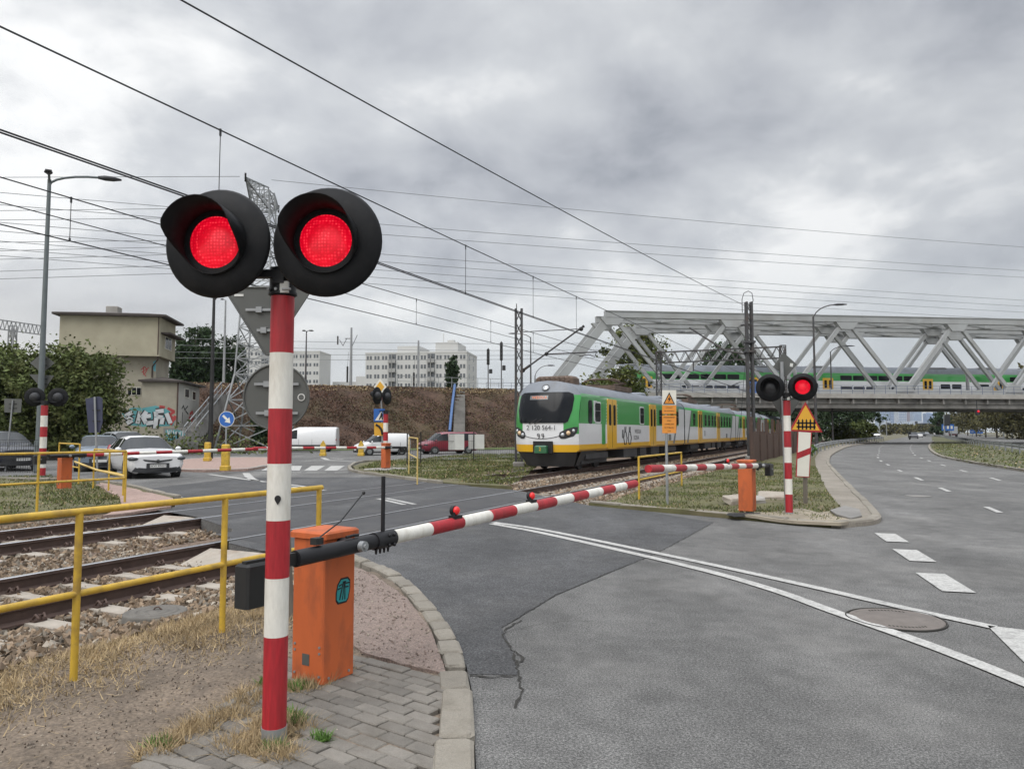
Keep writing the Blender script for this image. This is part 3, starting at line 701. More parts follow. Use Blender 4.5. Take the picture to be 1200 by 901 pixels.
# ------------------------------------------------------------------ loose stones, dry grass, turf
def stones(name, P, size, mats, mi, seed):
    "P: (n,3) positions -> one mesh of angular stones"
    rg = np.random.default_rng(seed); n = len(P)
    base = np.array([(1, 0, 0), (-1, 0, 0), (0, 1, 0), (0, -1, 0), (0, 0, 1), (0, 0, -1)], float)
    fs = np.array([(0, 2, 4), (2, 1, 4), (1, 3, 4), (3, 0, 4), (2, 0, 5), (1, 2, 5), (3, 1, 5), (0, 3, 5)])
    sc = size * rg.uniform(.5, 1.5, (n, 1, 1)) * rg.uniform(.55, 1.25, (n, 6, 1)); v = base[None] * sc + rg.normal(0, size * .32, (n, 6, 3))
    q = rg.normal(size=(n, 4)); q /= np.linalg.norm(q, axis=1, keepdims=True); w, x, y, z = q.T
    Rm = np.stack([np.stack([1 - 2 * (y * y + z * z), 2 * (x * y - w * z), 2 * (x * z + w * y)], -1), np.stack([2 * (x * y + w * z), 1 - 2 * (x * x + z * z), 2 * (y * z - w * x)], -1),
                   np.stack([2 * (x * z - w * y), 2 * (y * z + w * x), 1 - 2 * (x * x + y * y)], -1)], 1)
    v = np.einsum('nij,nkj->nki', Rm, v) + P[:, None, :]
    F = (fs[None] + (np.arange(n) * 6)[:, None, None]).reshape(-1, 3)
    return npmesh(name, v.reshape(-1, 3), F, mats, np.repeat(mi, 8))
rg = np.random.default_rng(4)
def st_rand(n, s0, s1, t0, t1):
    s = rg.uniform(s0, s1, n); t = rg.uniform(t0, t1, n); return s, t
def to_xy(s, t): return s * TN.x + t * TD.x, s * TN.y + t * TD.y
S_, T_ = [], []
for n, s0, s1, t0, t1 in ((26000, -9.9, -5.2, 1.2, 7.9), (8000, -14.6, -9.9, 3.5, 10.4), (6500, -10.9, -5.6, 15.7, 30), (2200, -14.3, -10.8, 20, 30), (3500, -10.6, -6, 30, 60)):
    s, t = st_rand(n, s0, s1, t0, t1); S_.append(s); T_.append(t)
S_ = np.concatenate(S_); T_ = np.concatenate(T_)
ok = np.ones(len(S_), bool)
for c in (-7.775, -11.85):
    for k in (-.7175, .7175): ok &= np.abs(S_ - c - k) > .075
    on = (np.abs(S_ - c) < 1.2); ph = np.where(T_ < 14, np.mod(T_ + (3 if c > -9 else 0), .62), np.mod(T_ - (15.8 if c > -9 else 20.2), .62))
    ok &= ~(on & ((ph < .15) | (ph > .47)) & (rg.random(len(S_)) > 0.07))
ok &= (S_ < -6.5) | (T_ < 6.9) | (T_ > 14)
ok &= rg.random(len(S_)) < np.clip((-5.1 - S_) / .5, 0, 1) ** 1.3 + (S_ < -6)
S_, T_ = S_[ok], T_[ok]
X_, Y_ = to_xy(S_, T_)
Z_ = np.array([z_dirt(a, b) - .005 if s > -6.3 and b < 12 else -.2 + (.19 * min(1, max(0, (s + 6) / 1.1))) for a, b, s in zip(X_, Y_, S_)]) + rg.uniform(.0, .035, len(S_))
far = T_ > 14
kind(stones('ballast_stones', np.stack([X_, Y_, Z_], 1), np.where(far, .05, .033)[:, None, None], [M['stone'], M['stone2']], (rg.random(len(X_)) < .22).astype(int), 8), 'stuff')
def blades(name, X, Y, Z, h, mat, seed, lean=.8, w=.006, seg=1):
    rg = np.random.default_rng(seed); n = len(X); a = rg.uniform(0, 2 * np.pi, n); b = rg.uniform(0, 2 * np.pi, n)
    hh = h * rg.uniform(.4, 1.3, n); ln = hh * rg.uniform(.1, 1, n) * lean; ww = w * rg.uniform(.6, 1.5, n)
    p = np.stack([X, Y, Z], 1); sd = np.stack([np.cos(a), np.sin(a), 0 * a], 1) * ww[:, None]; tip = np.stack([np.cos(b) * ln, np.sin(b) * ln, hh * np.sqrt(np.clip(1 - .5 * (ln / hh) ** 2, .1, 1))], 1)
    v = np.stack([p - sd, p + sd, p + tip], 1).reshape(-1, 3)
    return kind(npmesh(name, v, np.arange(3 * n).reshape(-1, 3), mat), 'stuff')
n = 44000; s = rg.normal(-5.0, .36, n); t = rg.uniform(0.3, 5.3, n); keep = (s > -5.9) & (s < -4.0) & (np.sin(t * 3.1) * .3 + np.sin(t * 7.7 + s * 4) * .3 + .75 > rg.random(n)); s, t = s[keep], t[keep]
x, y = to_xy(s, t); z = np.array([z_dirt(a, b) for a, b in zip(x, y)])
blades('dry_grass', x, y, z, .06, M['straw'], 5, 1.9, .0035)
# tufts by the paving
def tuft_pts(n, *spots):
    xs, ys = [], []
    for px, py, r, k in spots:
        c = G(px, py, .04); m = int(n * k); a = rg.uniform(0, 6.28, m); q = r * np.sqrt(rg.random(m)); xs.append(c.x + q * np.cos(a)); ys.append(c.y + .8 * q * np.sin(a))
    return np.concatenate(xs), np.concatenate(ys)
x, y = tuft_pts(900, (292, 872, .17, 1.2), (318, 850, .12, .8), (345, 852, .12, .6), (268, 838, .12, .7), (235, 852, .12, .7), (210, 865, .1, .5), (300, 812, .12, .6), (352, 806, .11, .7), (372, 800, .1, .5), (182, 882, .1, .4), (330, 886, .1, .5), (285, 822, .1, .4), (404, 786, .06, .25))
blades('dry_grass', x, y, np.full(len(x), .025), .09, M['straw'], 6, 1.9, .0028)
x, y = tuft_pts(600, (347, 845, .06, .5), (368, 798, .09, .8), (350, 806, .07, .5), (376, 866, .05, .35), (323, 876, .045, .3), (186, 872, .06, .3), (340, 838, .05, .3), (312, 800, .05, .25))
blades('green_weeds', x, y, np.full(len(x), .03), .055, M['weed'], 7, 1.5, .006)
def turf(name, poly, n, h, mat, seed, zf, w=.012, thin=0.0):
    P = np.array([(p[0], p[1]) for p in poly]); x = rg.uniform(P[:, 0].min(), P[:, 0].max(), n); y = rg.uniform(P[:, 1].min(), P[:, 1].max(), n)
    k = inside(x, y, [tuple(p) for p in P]); x, y = x[k], y[k]
    k = np.array([hsh(a, b, 1.1, 2) + .6 * hsh(a, b, 3.3, 5) for a, b in zip(x, y)]) + 1.0 - thin > rg.random(len(x)) * 1.6; x, y = x[k], y[k]
    blades(name, x, y, np.array([zf(a, b) for a, b in zip(x, y)]), h, mat, seed, 1.3, w)
gp2 = [(p[0], p[1]) for p in gpoly if p[1] < 40]
turf('grass_blades', gp2, 90000, .06, M['grass'], 9, z_isl, .011, -.1)
turf('dry_grass', gp2, 14000, .05, M['straw'], 10, z_isl, .009, .5)
lv2 = [p for p in lv if p[0] > -16.5] + [(-16.5, 24.5), (-16.5, 14)]
lvp = [tuple(G(x, y)[:2]) for x, y in ((112, 566), (140, 582), (140, 593), (60, 604), (-60, 612), (-60, 560), (60, 558))]
turf('grass_blades', lvp, 34000, .07, M['grass'], 12, z_lv, .015)
turf('dry_grass', lvp, 7000, .06, M['straw'], 13, z_lv, .012, .4)
fvp = [(p[0], p[1]) for p in fv if p[1] < 57] + [(12, 56), tuple(ST(-15.2, 52)[:2])]
fvp = [tuple(G(x, y)[:2]) for x, y in ((600, 571), (520, 565), (450, 556), (420, 551), (440, 542), (500, 538), (545, 533), (612, 533), (640, 541))]
turf('grass_blades', fvp, 40000, .09, M['grass'], 14, z_fv, .024)
turf('dry_grass', fvp, 8000, .08, M['straw'], 15, z_fv, .02, .5)
# crumbs on the trodden dirt
n = 4200; x = rg.uniform(-3.6, -.9, n); y = rg.uniform(3.2, 6.4, n); k = inside(x, y, [(p[0], p[1]) for p in dirt_poly]); x, y = x[k], y[k]
kind(stones('gravel_crumbs', np.stack([x, y, [z_dirt(a, b) + .003 for a, b in zip(x, y)]], 1), .0055, [M['crumb'], M['stone2']], (rg.random(len(x)) < .25).astype(int), 3), 'stuff')
x = rg.uniform(-3.4, -1.0, 500); y = rg.uniform(3.4, 6, 500); k = inside(x, y, [(p[0], p[1]) for p in dirt_poly]); x, y = x[k], y[k]
blades('dry_grass', x, y, np.array([z_dirt(a, b) for a, b in zip(x, y)]) + .002, .03, M['straw'], 21, 3.2, .0025)
n = 2600; x = rg.uniform(-2.1, -.2, n); y = rg.uniform(4.6, 9, n); k = inside(x, y, pg); x, y = x[k], y[k]
kind(stones('gravel_crumbs', np.stack([x, y, np.full(len(x), .045)], 1), .0085, [M['pebble'], M['stone2']], (rg.random(len(x)) < .3).astype(int), 4), 'stuff')

# ------------------------------------------------------------------ level crossing signals
def hood_mb(r0, r1, L, mi=0):
    mb = MB(); n = 36; vv = []
    for j, (th, ex) in enumerate(((0, 0), (0, 1), (-.006, 1), (-.006, 0))):
        for i in range(n):
            a = 2 * math.pi * i / n; k = smooth(-.62, .35, math.cos(a)); ln = .025 + (L - .025) * k
            r = (r0 if ex == 0 else r0 + (r1 - r0) * ln / L) + th
            vv.append((r * math.sin(a), -ln * ex, r * math.cos(a)))
    fs = [(j * n + i, j * n + (i + 1) % n, ((j + 1) % 4) * n + (i + 1) % n, ((j + 1) % 4) * n + i) for j in range(3) for i in range(n)]
    return mb.add(vv, fs, 0, True)
def signal(loc, yaw, label, lit=(True, True), bands=None, top=2.16, hz=2.5, r=.06, R_=.268, gap=.29, fwd=.19, hyaw=(0, 0), group='level crossing light signals', base=True):
    T = thing('crossing_signal', label, 'crossing signal', loc, yaw, group)
    n = 7 if bands is None else len(bands) - 1
    bz = bands or [top - .005 - i * (top - .09) / 7 for i in range(8)]
    mb = MB()
    for i in range(len(bz) - 1): mb.cyl((0, 0, bz[i + 1]), (0, 0, bz[i]), r, n=24, mi=i % 2, caps=(i == 0))
    mb.build('striped_pole', [M['red'], M['white']], T)
    mb = MB(); mb.cyl((0, 0, -.05), (0, 0, bz[-1]), r + .004, n=24); mb.build('base_collar', M['galv'], T)
    mb = MB(); mb.cyl((0, 0, top - .004), (0, 0, top + .14), r + .008, n=20); mb.cyl((0, 0, top), (0, 0, top + .012), r + .014, n=20)
    mb.bar((-gap, -.06, top + .1), (gap, -.06, top + .1), .045, .04); mb.bb(-.03, .03, -.08, 0, top + .05, top + .12)
    mb.build('head_bracket', M['black'], T)
    mb = MB()
    for k in (-1, 1): mb.cyl((k * .02 - .03, -r - .02, top + .02), (k * .02 - .03, -r + .01, top + .02), .008, n=8)
    mb.bb(.01, .055, -r - .013, -r + .002, top - .0, top + .06, 1); mb.cyl((.03, -r - .03, top + .015), (.075, -r - .03, top + .015), .006, n=8)
    mb.build('clamp', [M['galv'], M['label_white']], T)
    for k, on, hy in ((-1, lit[0], hyaw[0]), (1, lit[1], hyaw[1])):
        mm = Matrix.Translation((k * gap, -fwd, hz)) @ rotz(hy)
        b = MB(); n = 48
        prof = [(.135, .0), (R_ * .62, -.004), (R_ - .012, .014), (R_, .03), (R_ - .005, .038), (.16, .02)]
        b.lathe([(a, -z) for a, z in prof], n, 0, mm @ Matrix.Rotation(R(90), 4, 'X'))
        bo = b.build('target_board', M['board'], T)
        h = MB(); h.lathe([(.165, 0), (.15, .08), (.1, .13), (0.0, .14)], 28, 0, mm @ Matrix.Translation((0, .02, 0)) @ Matrix.Rotation(R(-90), 4, 'X')); h.build('lamp_housing', M['plastic'], T)
        h = MB(); ln = MB(); ln.lathe([(0.0001, .03), (.07, .024), (.115, .008), (.133, -.004)], 36, 0, mm @ Matrix.Translation((0, -.004, 0)) @ Matrix.Rotation(R(90), 4, 'X')); ln.build('lens', M['lens_on'] if on else M['lens_off'], T)
        hd = hood_mb(.168, .182, .205); hd.v = [tuple(mm @ Vector(p)) for p in hd.v]; hd.build('hood', M['board'], T)
    return T
PB = G(321, 866, .04)
def pz(y): return at(321, y, PB.y).z - .04
sig_near = signal(PB, R(-3), 'nearest crossing signal with two lit red lamps on a thick red and white pole', (True, True),
                  [pz(v) for v in (348, 414, 479, 543, 609, 676, 744, 850)], pz(346), at(314, 283, PB.y - .19).z - .04, .0605, .281, .285, .19, (R(-3), R(0)))
mb = MB(); mm = frame(Vector((.018, -.0612, pz(583))), Vector((1, 0, 0)), Vector((0, 0, 1)), Vector((0, -1, 0)))
mb.prism([(.017 * math.cos(a), .017 * math.sin(a), 0) for a in [R(q) for q in range(-30, 211, 20)]] + [(0, -.032, 0)], (0, 0, .0015), 0, mm)
st_ = mb.build('pin_sticker', M['black'], sig_near)

# guide sign post behind the signal, seen from the back
def signpost_back():
    b = G(341, 727); top = at(323, 337, b.y)
    T = thing('road_sign', 'grey backs of a triangular and a round sign on a post behind the nearest signal', 'road sign', b)
    d = (top - b).normalized()
    mb = MB(); mb.cyl(b - d * .1, top + d * .05, .03, n=14); mb.build('post', M['wood'], T, True)
    def px(x, y, dy=.05): return at(x, y, b.y + dy)
    ctr = px(314, 366); s = .37
    t0, t1, t2 = px(262, 337), px(367, 337), px(313.5, 419)
    def rounded(pts, r, n=4):
        out = []; m = len(pts)
        for i in range(m):
            a, p, c = Vector(pts[i - 1]), Vector(pts[i]), Vector(pts[(i + 1) % m]); u = (a - p).normalized(); v = (c - p).normalized()
            for k in range(n + 1): q = k / n; out.append(p + u * r * (1 - q) ** 2 + v * r * q * q)
        return out
    mb = MB(); mb.prism(rounded([t0, t1, t2], .05), (0, .012, 0)); pl = mb.build('triangular_plate', M['signback'], T, True)
    mb = MB(); rr = rounded([t0, t1, t2], .05); mb.tube([p + Vector((0, -.004, 0)) for p in rr + rr[:1]], .008, 6); mb.build('plate_edge', M['signback'], pl, True)
    c = px(324, 465); r = 38.5 / FOC * b.y
    mb = MB(); mb.cyl(c, c + Vector((0, .012, 0)), r, n=40); rp = mb.build('round_plate', M['signback'], T, True)
    mb = MB(); mb.tube([c + Vector((r * math.cos(a), -.004, r * math.sin(a))) for a in [2 * math.pi * i / 40 for i in range(41)]], .009, 6); mb.build('plate_edge', M['signback'], rp, True)
    mb = MB(); q = px(353, 465.5, .04); mb.cyl(q, q + Vector((0, .008, 0)), .032, n=20); q2 = q + Vector((0, -.002, 0)); mb.cyl(q2, q2 + Vector((0, .004, 0)), .024, n=20, mi=1); mb.build('sticker', [M['label_white'], M['signback']], rp, True)
    mb = MB(); q = px(280, 346, .046); mb.box(q, (.08, .004, .02)); mb.build('sticker', M['label_white'], pl, True)
    for y, x0, x1 in ((363, 288, 344), (387, 301, 330), (450, 298, 350), (484, 300, 349)):
        mb = MB(); a, e = px(x0, y, .032), px(x1, y, .032); mb.bar(a, e, .012, .022)
        for k in (.28, .72): mb.box(a.lerp(e, k), (.05, .03, .05))
        mb.build('clamp_rail', M['galv'], T, True)
    return T
signpost_back()

# ------------------------------------------------------------------ barriers
def barrier(base, dirn, label, bounds, z0, z1, side, r0=.06, r1=.05, height=.99, cw=True, lamps=(), extras=False, w=.28, d=.27, out=.12, first_white=True, tilt_mi=0, plinth=False, group='level crossing barrier machines'):
    T = thing('level_crossing_barrier', label, 'crossing barrier', base, math.atan2(dirn[1], dirn[0]), group)
    h = height
    mb = MB(); mb.bevbox(-w / 2, w / 2, -d / 2, d / 2, .0, h - .045, .008); cab = mb.build('cabinet', M['orange'], T)
    mb = MB(); mb.bevbox(-w / 2 - .02, w / 2 + .02, -d / 2 - .02, d / 2 + .02, h - .045, h, .012); mb.build('lid', M['orange'], T)
    mb = MB(); mb.bb(-w / 2 + .02, w / 2 - .02, -d / 2 + .02, d / 2 - .02, -.12, .0)
    if plinth: mb.bevbox(-.75, .75, -.5, .5, -.15, -.02, .03, 1)
    mb.build('plinth', [M['iron'], M['concrete']], T)
    mb = MB()
    for k in (-1, 1):
        for zz in (.2, .24, .05): mb.cyl((-w / 2 + .02 * 0 - .006, k * (d / 2 - .03), zz * h), (-w / 2 + .01, k * (d / 2 - .03), zz * h), .008, n=8)
        mb.cyl((k * (w / 2 - .05), side * (d / 2 + .006), .03), (k * (w / 2 - .05), side * (d / 2 - .01), .03), .009, n=8)
    mb.build('bolts', M['galv'], cab)
    mb = MB(); mb.bb(-w / 2 - .003, -w / 2 + .001, -.02, .04, .1, .17); mb.build('sticker', M['signback'], cab)
    yb = side * (d / 2 + out); zof = lambda k: z0 + (z1 - z0) * k / bounds[-1]
    mb = MB(); mb.cyl((0, side * (d / 2 - .02), zof(0)), (0, yb, zof(0)), .045, n=16); mb.cyl((0, yb + side * .05, zof(0)), (0, yb + side * .085, zof(0)), .033, n=16, mi=1); mb.cyl((0, yb + side * .085, zof(0)), (0, yb + side * .097, zof(0)), .018, n=6, mi=1)
    mb.build('pivot', [M['black'], M['galv']], T)
    P = lambda k, dz=0.0: (k, yb, zof(k) + dz)
    mb = MB(); mb.cyl(P(-.5), P(bounds[0] + .02), r0 * 1.02, n=20); mb.cyl(P(bounds[0] - .16), P(bounds[0] + .03), r0 * 1.2, n=20); mb.tube([P(-.08, .063), P(-.02, .066), P(.03, .063)], .01, 6)
    for q in range(4): mb.cyl(P(bounds[0] - .13 + .04 * q, -r0 * 1.1), P(bounds[0] - .13 + .04 * q, -r0 * 1.1 - .035), .012, .007, 6)
    for q in (-.06, -.01):
        for k in (-.03, .035): mb.ball((bounds[0] + q, yb + side * r0 * 1.15, zof(0) + k), .013, 8, 0)
    arm = mb.build('boom_holder', M['black'], T)
    mb = MB()
    for i in range(len(bounds) - 1):
        a, b = bounds[i], bounds[i + 1]; q = lambda k: r0 + (r1 - r0) * (k - bounds[0]) / (bounds[-1] - bounds[0])
        mb.cyl(P(a), P(b), q(a), q(b), 20, (i + (0 if first_white else 1)) % 2, i in (0, len(bounds) - 2))
    boom = mb.build('boom', [M['white'], M['red']], T)
    if cw:
        mb = MB()
        mb.bevbox(-.88, -.58, yb - .055, yb + .055, zof(-.8) - .2, zof(-.8) + .03, .012); mb.bar(P(-.86, .01), P(-.45), .03, .07); mb.cyl((-.72, yb + side * .05, zof(-.8) - .07), (-.72, yb + side * .075, zof(-.8) - .07), .014, n=8, mi=1)
        mb.build('counterweight', [M['iron'], M['galv']], T)
    for k in lamps:
        mb = MB(); zz = r0 + (r1 - r0) * (k - bounds[0]) / (bounds[-1] - bounds[0])
        mb.bb(k - .05, k + .05, yb - .03, yb + .03, zof(k) + zz - .01, zof(k) + zz + .015); mb.cyl((k, yb - side * .03, zof(k) + zz + .05), (k, yb - side * .004, zof(k) + zz + .05), .037, n=16); mb.bb(k - .03, k + .0, yb - .015, yb + .015, zof(k) + zz + .01, zof(k) + zz + .05)
        l = mb.build('boom_lamp', M['black'], T)
        mb = MB(); mb.ball((k, yb + side * .008, zof(k) + zz + .05), .033, 14, sc=(1, .8, 1)); mb.build('lamp_glass', M['glow_red'], l)
    return T, cab
def emblem(cab, x, y, z, s, side):
    "teal badge with black rim and a drawn railway track"
    mm = frame(Vector((x, y, z)), Vector((-side * -1 if False else 1, 0, 0)), Vector((0, 0, 1)), Vector((0, -1, 0)))
    def shape(k, cx=0): return [(a * s * k, b * s * k * 1.18, 0) for a, b in ((-.72, -1), (.45, -1), (.72, -.75), (.95, .1), (.95, .72), (.62, 1), (-.35, 1), (-.8, .55), (-1, -.1), (-1, -.7))]
    m2 = mm @ Matrix.Shear('XZ', 4, (0, 0)) if False else mm
    mb = MB(); mb.prism(shape(1.0), (0, 0, .001), 0, m2); e = mb.build('emblem', M['black'], cab)
    mb = MB(); mb.prism([(p[0], p[1], .0012) for p in shape(.86)], (0, 0, .0008), 0, m2); mb.build('emblem_field', M['teal'], e)
    mb = MB(); K = s
    def bar2(a, b, w): mb.bar((a[0] * K, a[1] * K, .0026), (b[0] * K, b[1] * K, .0026), w * K, .0012, (0, 0, 1), 0, m2)
    bar2((-.5, -.8), (-.02, .8), .14); bar2((-.12, -.85), (.12, .85), .1); bar2((.2, -.85), (.2, .8), .12)
    bar2((-.75, .2), (-.3, .3), .13); bar2((-.6, .5), (-.2, .6), .13); bar2((.3, .62), (.8, .62), .13); bar2((.3, .28), (.7, .28), .13); bar2((-.1, .78), (.35, .78), .12)
    mb.build('emblem_drawing', M['black'], e)
NB = G(378, 803, .045); bd = Vector((.5, .866, 0)).normalized(); bn = Vector((-bd.y, bd.x, 0))
nbase = NB + bd * .14 + bn * .135
bar_near, cab_near = barrier(nbase, bd, 'nearest orange barrier machine with teal badge and long red and white boom', [.335, .78, 1.19, 1.6, 2.0, 2.38, 2.77, 3.147, 3.51, 3.89, 4.24, 4.6, 4.96], .84, .93, -1,
                             .047, .046, .93, lamps=(1.12, 2.33), group='level crossing barrier machines')
emblem(cab_near, .03, -.1352, .545, .068, -1)
mb = MB(); yb = -(.135 + .12); mb.cyl((.27, yb, .88), (.27, yb, 1.26), .014, n=10); mb.build('rod', M['black'], bar_near)
mb = MB(); mb.tube([(-.33, yb, .9), (-.3, yb + .005, .93), (-.1, yb + .03, 1.0), (.14, yb + .06, 1.155)], .0045, 6); mb.ball((.145, yb + .06, 1.157), .012, 8); mb.bb(-.36, -.3, yb - .025, yb + .025, .89, .93); mb.build('cable', M['iron'], bar_near)

RB = G(876, 598, .08)
tipR = at(776, 545, 10.6); dR = Vector((tipR.x - RB.x, tipR.y - RB.y, 0)).normalized()
bar_r, cab_r = barrier(RB, dR, 'orange barrier machine beside the striped signal on the right grass corner', [.25] + [.25 + .457 * i for i in range(1, 13)], .87, 1.05, 1, .047, .05, .98, first_white=True, lamps=(2.2,))
mb = MB(); mb.text('WZ', .1, frame(Vector((-.0, .1365, .78)), Vector((-1, 0, 0)), Vector((0, 0, 1)), Vector((0, 1, 0)))); mb.build('lettering', M['black'], cab_r)
LB = G(75, 572, .05); FB = G(452, 550, .08); FB.z = .15
dL = Vector((FB.x - LB.x, FB.y - LB.y, 0)).normalized()
barrier(LB, dL, 'orange barrier machine on the left verge behind the yellow railings', [.4] + [.4 + .5 * i for i in range(1, 13)], .9, .98, -1, .05, .05, 1.0, first_white=False)
barrier(FB, -dL, 'farthest orange barrier machine below the yellow diamond sign', [.3] + [.3 + .5 * i for i in range(1, 13)], .82, .9, 1, .05, .05, 1.0, first_white=True, plinth=True)

# ------------------------------------------------------------------ yellow railings
def railing(name_label, posts, top, mid, r=.024, ext0=None, ext1=None, tubes=True, mat='yellow', group='yellow tube railings', midspan=None):
    T = thing('guard_railing', name_label, 'railing', posts[0], 0, group)
    for p in posts:
        mb = MB(); p = Vector(p); mb.cyl((p.x, p.y, p.z - .25), (p.x, p.y, p.z + top - .01), r * 1.0, n=14); mb.build('post', M[mat], T, True)
    a = Vector(ext0 if ext0 is not None else posts[0]); b = Vector(ext1 if ext1 is not None else posts[-1])
    pts = [a] + [Vector(p) for p in posts[(1 if ext0 is None else 0):(-1 if ext1 is None else None)]] + [b]
    mb = MB(); mb.tube([(p.x, p.y, p.z + top) for p in pts], r, 14); mb.build('top_rail', M[mat], T, True)
    if mid:
        q = pts if midspan is None else midspan
        mb = MB(); mb.tube([(p.x, p.y, p.z + mid) for p in q], r * .95, 14); mb.build('lower_rail', M[mat], T, True)
    return T
f0 = G(86, 800, .0); f1 = G(260, 746, .0); stp = (f1 - f0); f2 = f1 + stp * .92
railing('long yellow tube railing between the dirt path and the near track', [f0 - stp, f0, f1, f2], 1.085, .56, .0235, f0 - stp * 1.5, f2 + stp * .03)
g0 = G(43, 600); g1 = G(146, 591)
gd = (g1 - g0)
railing('yellow railing along the left grass verge in front of the orange machine', [g0 - gd, g0, g1], 1.17, .58, .025, g0 - gd * 1.4)
h1 = G(108, 580); h2 = G(146, 591); 
railing('short yellow railing closing the maze by the left verge corner', [G(109, 574), G(127, 577) * 1.0, G(144, 583)], 1.12, .55, .022)
railing('distant yellow railing stub behind the left orange machine', [G(68, 562), G(92, 567)], 1.22, .5, .025)
railing('pale yellow railing between the far track and the far barrier', [G(479, 556, .05), G(489, 566, .05)], 1.35, .75, .022, mat='yellow_dull')
railing('yellow railing by the near track behind the right barrier tip', [G(749, 588, .0), G(799, 573, .0)], 1.02, .5, .024)
# left maze: slanting handrail
mb = MB(); a, b = at(88, 541, 22.5), at(146, 558, 17.4); mb.tube([a, a.lerp(b, .5) + Vector((0, 0, -.05)), b], .03, 8)
solo('handrail', mb, M['yellow_dull'], 'slanting pale handrail inside the left yellow maze', 'railing', b)

# round concrete well cover in the ballast
wc = G(182, 716, -.05); T = thing('well_cover', 'round ribbed concrete well cover lying in the brown ballast', 'well cover', wc)
mb = MB(); mb.lathe([(.275, -.14), (.275, -.012), (.268, .0), (.24, .004), (.235, -.001), (.2, -.001), (.195, .005), (.165, .005), (.16, -.001), (.12, -.001), (.115, .005), (.085, .005), (.08, -.001), (.03, -.001), (.025, .003), (.0001, .003)], 40); mb.build('slab', pm('well_concrete', (.14, .13, .115), .9, 0, .2, 5, bump=.4, bscale=60), T)
mb = MB(); mb.tube([(-.04, .05, 0), (-.03, .06, .02), (.0, .065, .025), (.03, .06, .0)], .007, 6); mb.build('lifting_loop', M['rail_rust'], T)
mc = G(1050, 725, .006); T = thing('manhole_cover', 'large round manhole cover set in the road between the white lines', 'manhole cover', mc)
mb = MB(); mb.lathe([(.37, .0), (.37, .004), (.335, .005), (.333, .002), (.32, .002), (.315, .005), (.0001, .006)], 48); mb.build('lid', pm('cast_cover', (0.16, 0.14, 0.125), .8, .1, .15, 8, bump=.3, bscale=80), T)
mb = MB()
for q in (R(80), R(262)):
    for k in range(-5, 6): a = q + k * .1; mb.box((.29 * math.cos(a), .29 * math.sin(a), .0062), (.012, .03, .002), Matrix.Translation((0, 0, 0)) if False else None)
mb.build('slots', M['crack'], T)
mb = MB(); mb.tube([(.385 * math.cos(a) * (1 + .02 * math.sin(5 * a)), .385 * math.sin(a) * (1 + .03 * math.sin(3 * a)), .001) for a in [2 * math.pi * i / 60 for i in range(61)]], .009, 5); mb.build('tar_joint', M['crack'], T)
mc = G(1076, 581, .004); mb = MB(); mb.lathe([(.3, 0), (.3, .004), (.0001, .005)], 32, 0, Matrix.Translation(mc)); solo('manhole_cover', mb, M['concrete_dark'], 'small dark manhole cover in the right highway lane', 'manhole cover', mc)
# ------------------------------------------------------------------ right-hand corner
def face_cam(p): return math.atan2(-p.x, p.y) if False else math.atan2(p.x, p.y) * -1
SR = G(925, 601, .08)
zr = lambda y: at(925, y, SR.y).z - .08
signal(SR, face_cam(SR), 'crossing signal on the right corner with only its right-hand red lamp lit', (False, True),
       [zr(v) for v in (469, 487, 505, 524, 542, 561, 579, 600)], zr(469), zr(454.5), .066, .262, .285, .19)
def tri_plate(mb, c, s, mi, nrm_y=0.0, th=.004, up=1):
    pts = []
    for k in range(3):
        a = R(90 + 120 * k)
        for e in (-12, 0, 12): pts.append(c + Vector((s * math.cos(a + R(e)) * (1 if e == 0 else .97), nrm_y, up * s * math.sin(a + R(e)) * (1 if e == 0 else .97))))
    mb.prism(pts, (0, th, 0), mi)
def warning_board():
    b = G(944, 590, .08); Y = b.y
    T = thing('warning_sign', 'yellow triangular barrier warning sign above a white countdown board with one red stripe', 'road sign', b)
    mb = MB(); mb.cyl((b.x, b.y, 0), (b.x + .02, b.y, at(941, 470, Y).z), .045, n=12); mb.build('post', M['wood'], T, True)
    pc = [at(x, y, Y - .07) for x, y in ((925, 505), (964, 506.5), (944, 471))]
    def inset(p, k): c = (p[0] + p[1] + p[2]) / 3; return [c + (q - c) * k for q in p]
    mb = MB(); mb.prism([q + Vector((0, .004, 0)) for q in pc], (0, .012, 0)); tr = mb.build('triangle_plate', M['red'], T, True)
    mb = MB(); mb.prism(inset(pc, .84), (0, .003, 0)); mb.build('triangle_field', M['sign_yellow'], tr, True)
    mb = MB(); q = lambda x, y: at(x, y, Y - .075)
    for i in range(5):
        x = 935 + i * 4.6; mb.prism([q(x, 503.2), q(x + 1.9, 503.2), q(x + 1.9, 492.5), q(x + .95, 490.6), q(x, 492.5)], (0, .003, 0))
    for y in (494.8, 499.3): mb.prism([q(933.5, y + 1.5), q(956, y + 1.8), q(956, y), q(933.5, y - .2)], (0, .002, 0))
    mb.build('fence_symbol', M['black'], tr, True)
    cc = [at(x, y, Y - .06) for x, y in ((932.5, 558.5), (948.5, 559.5), (951.5, 506), (935, 505))]
    c = sum(cc, Vector()) / 4
    mb = MB(); mb.prism(cc, (0, .012, 0)); cb = mb.build('countdown_board', M['red'], T, True)
    i2 = [c + Vector(((p - c).x * .87, -.004, (p - c).z * .965)) for p in cc]
    mb = MB(); mb.prism(i2, (0, .003, 0)); mb.build('board_field', M['sign_white'], cb, True)
    st = [at(x, y, Y - .068) for x, y in ((933.6, 538), (950.2, 531.5), (950.7, 524), (934.2, 530.5))]
    mb = MB(); mb.prism(st, (0, .002, 0)); mb.build('red_stripe', M['red'], cb, True)
warning_board()
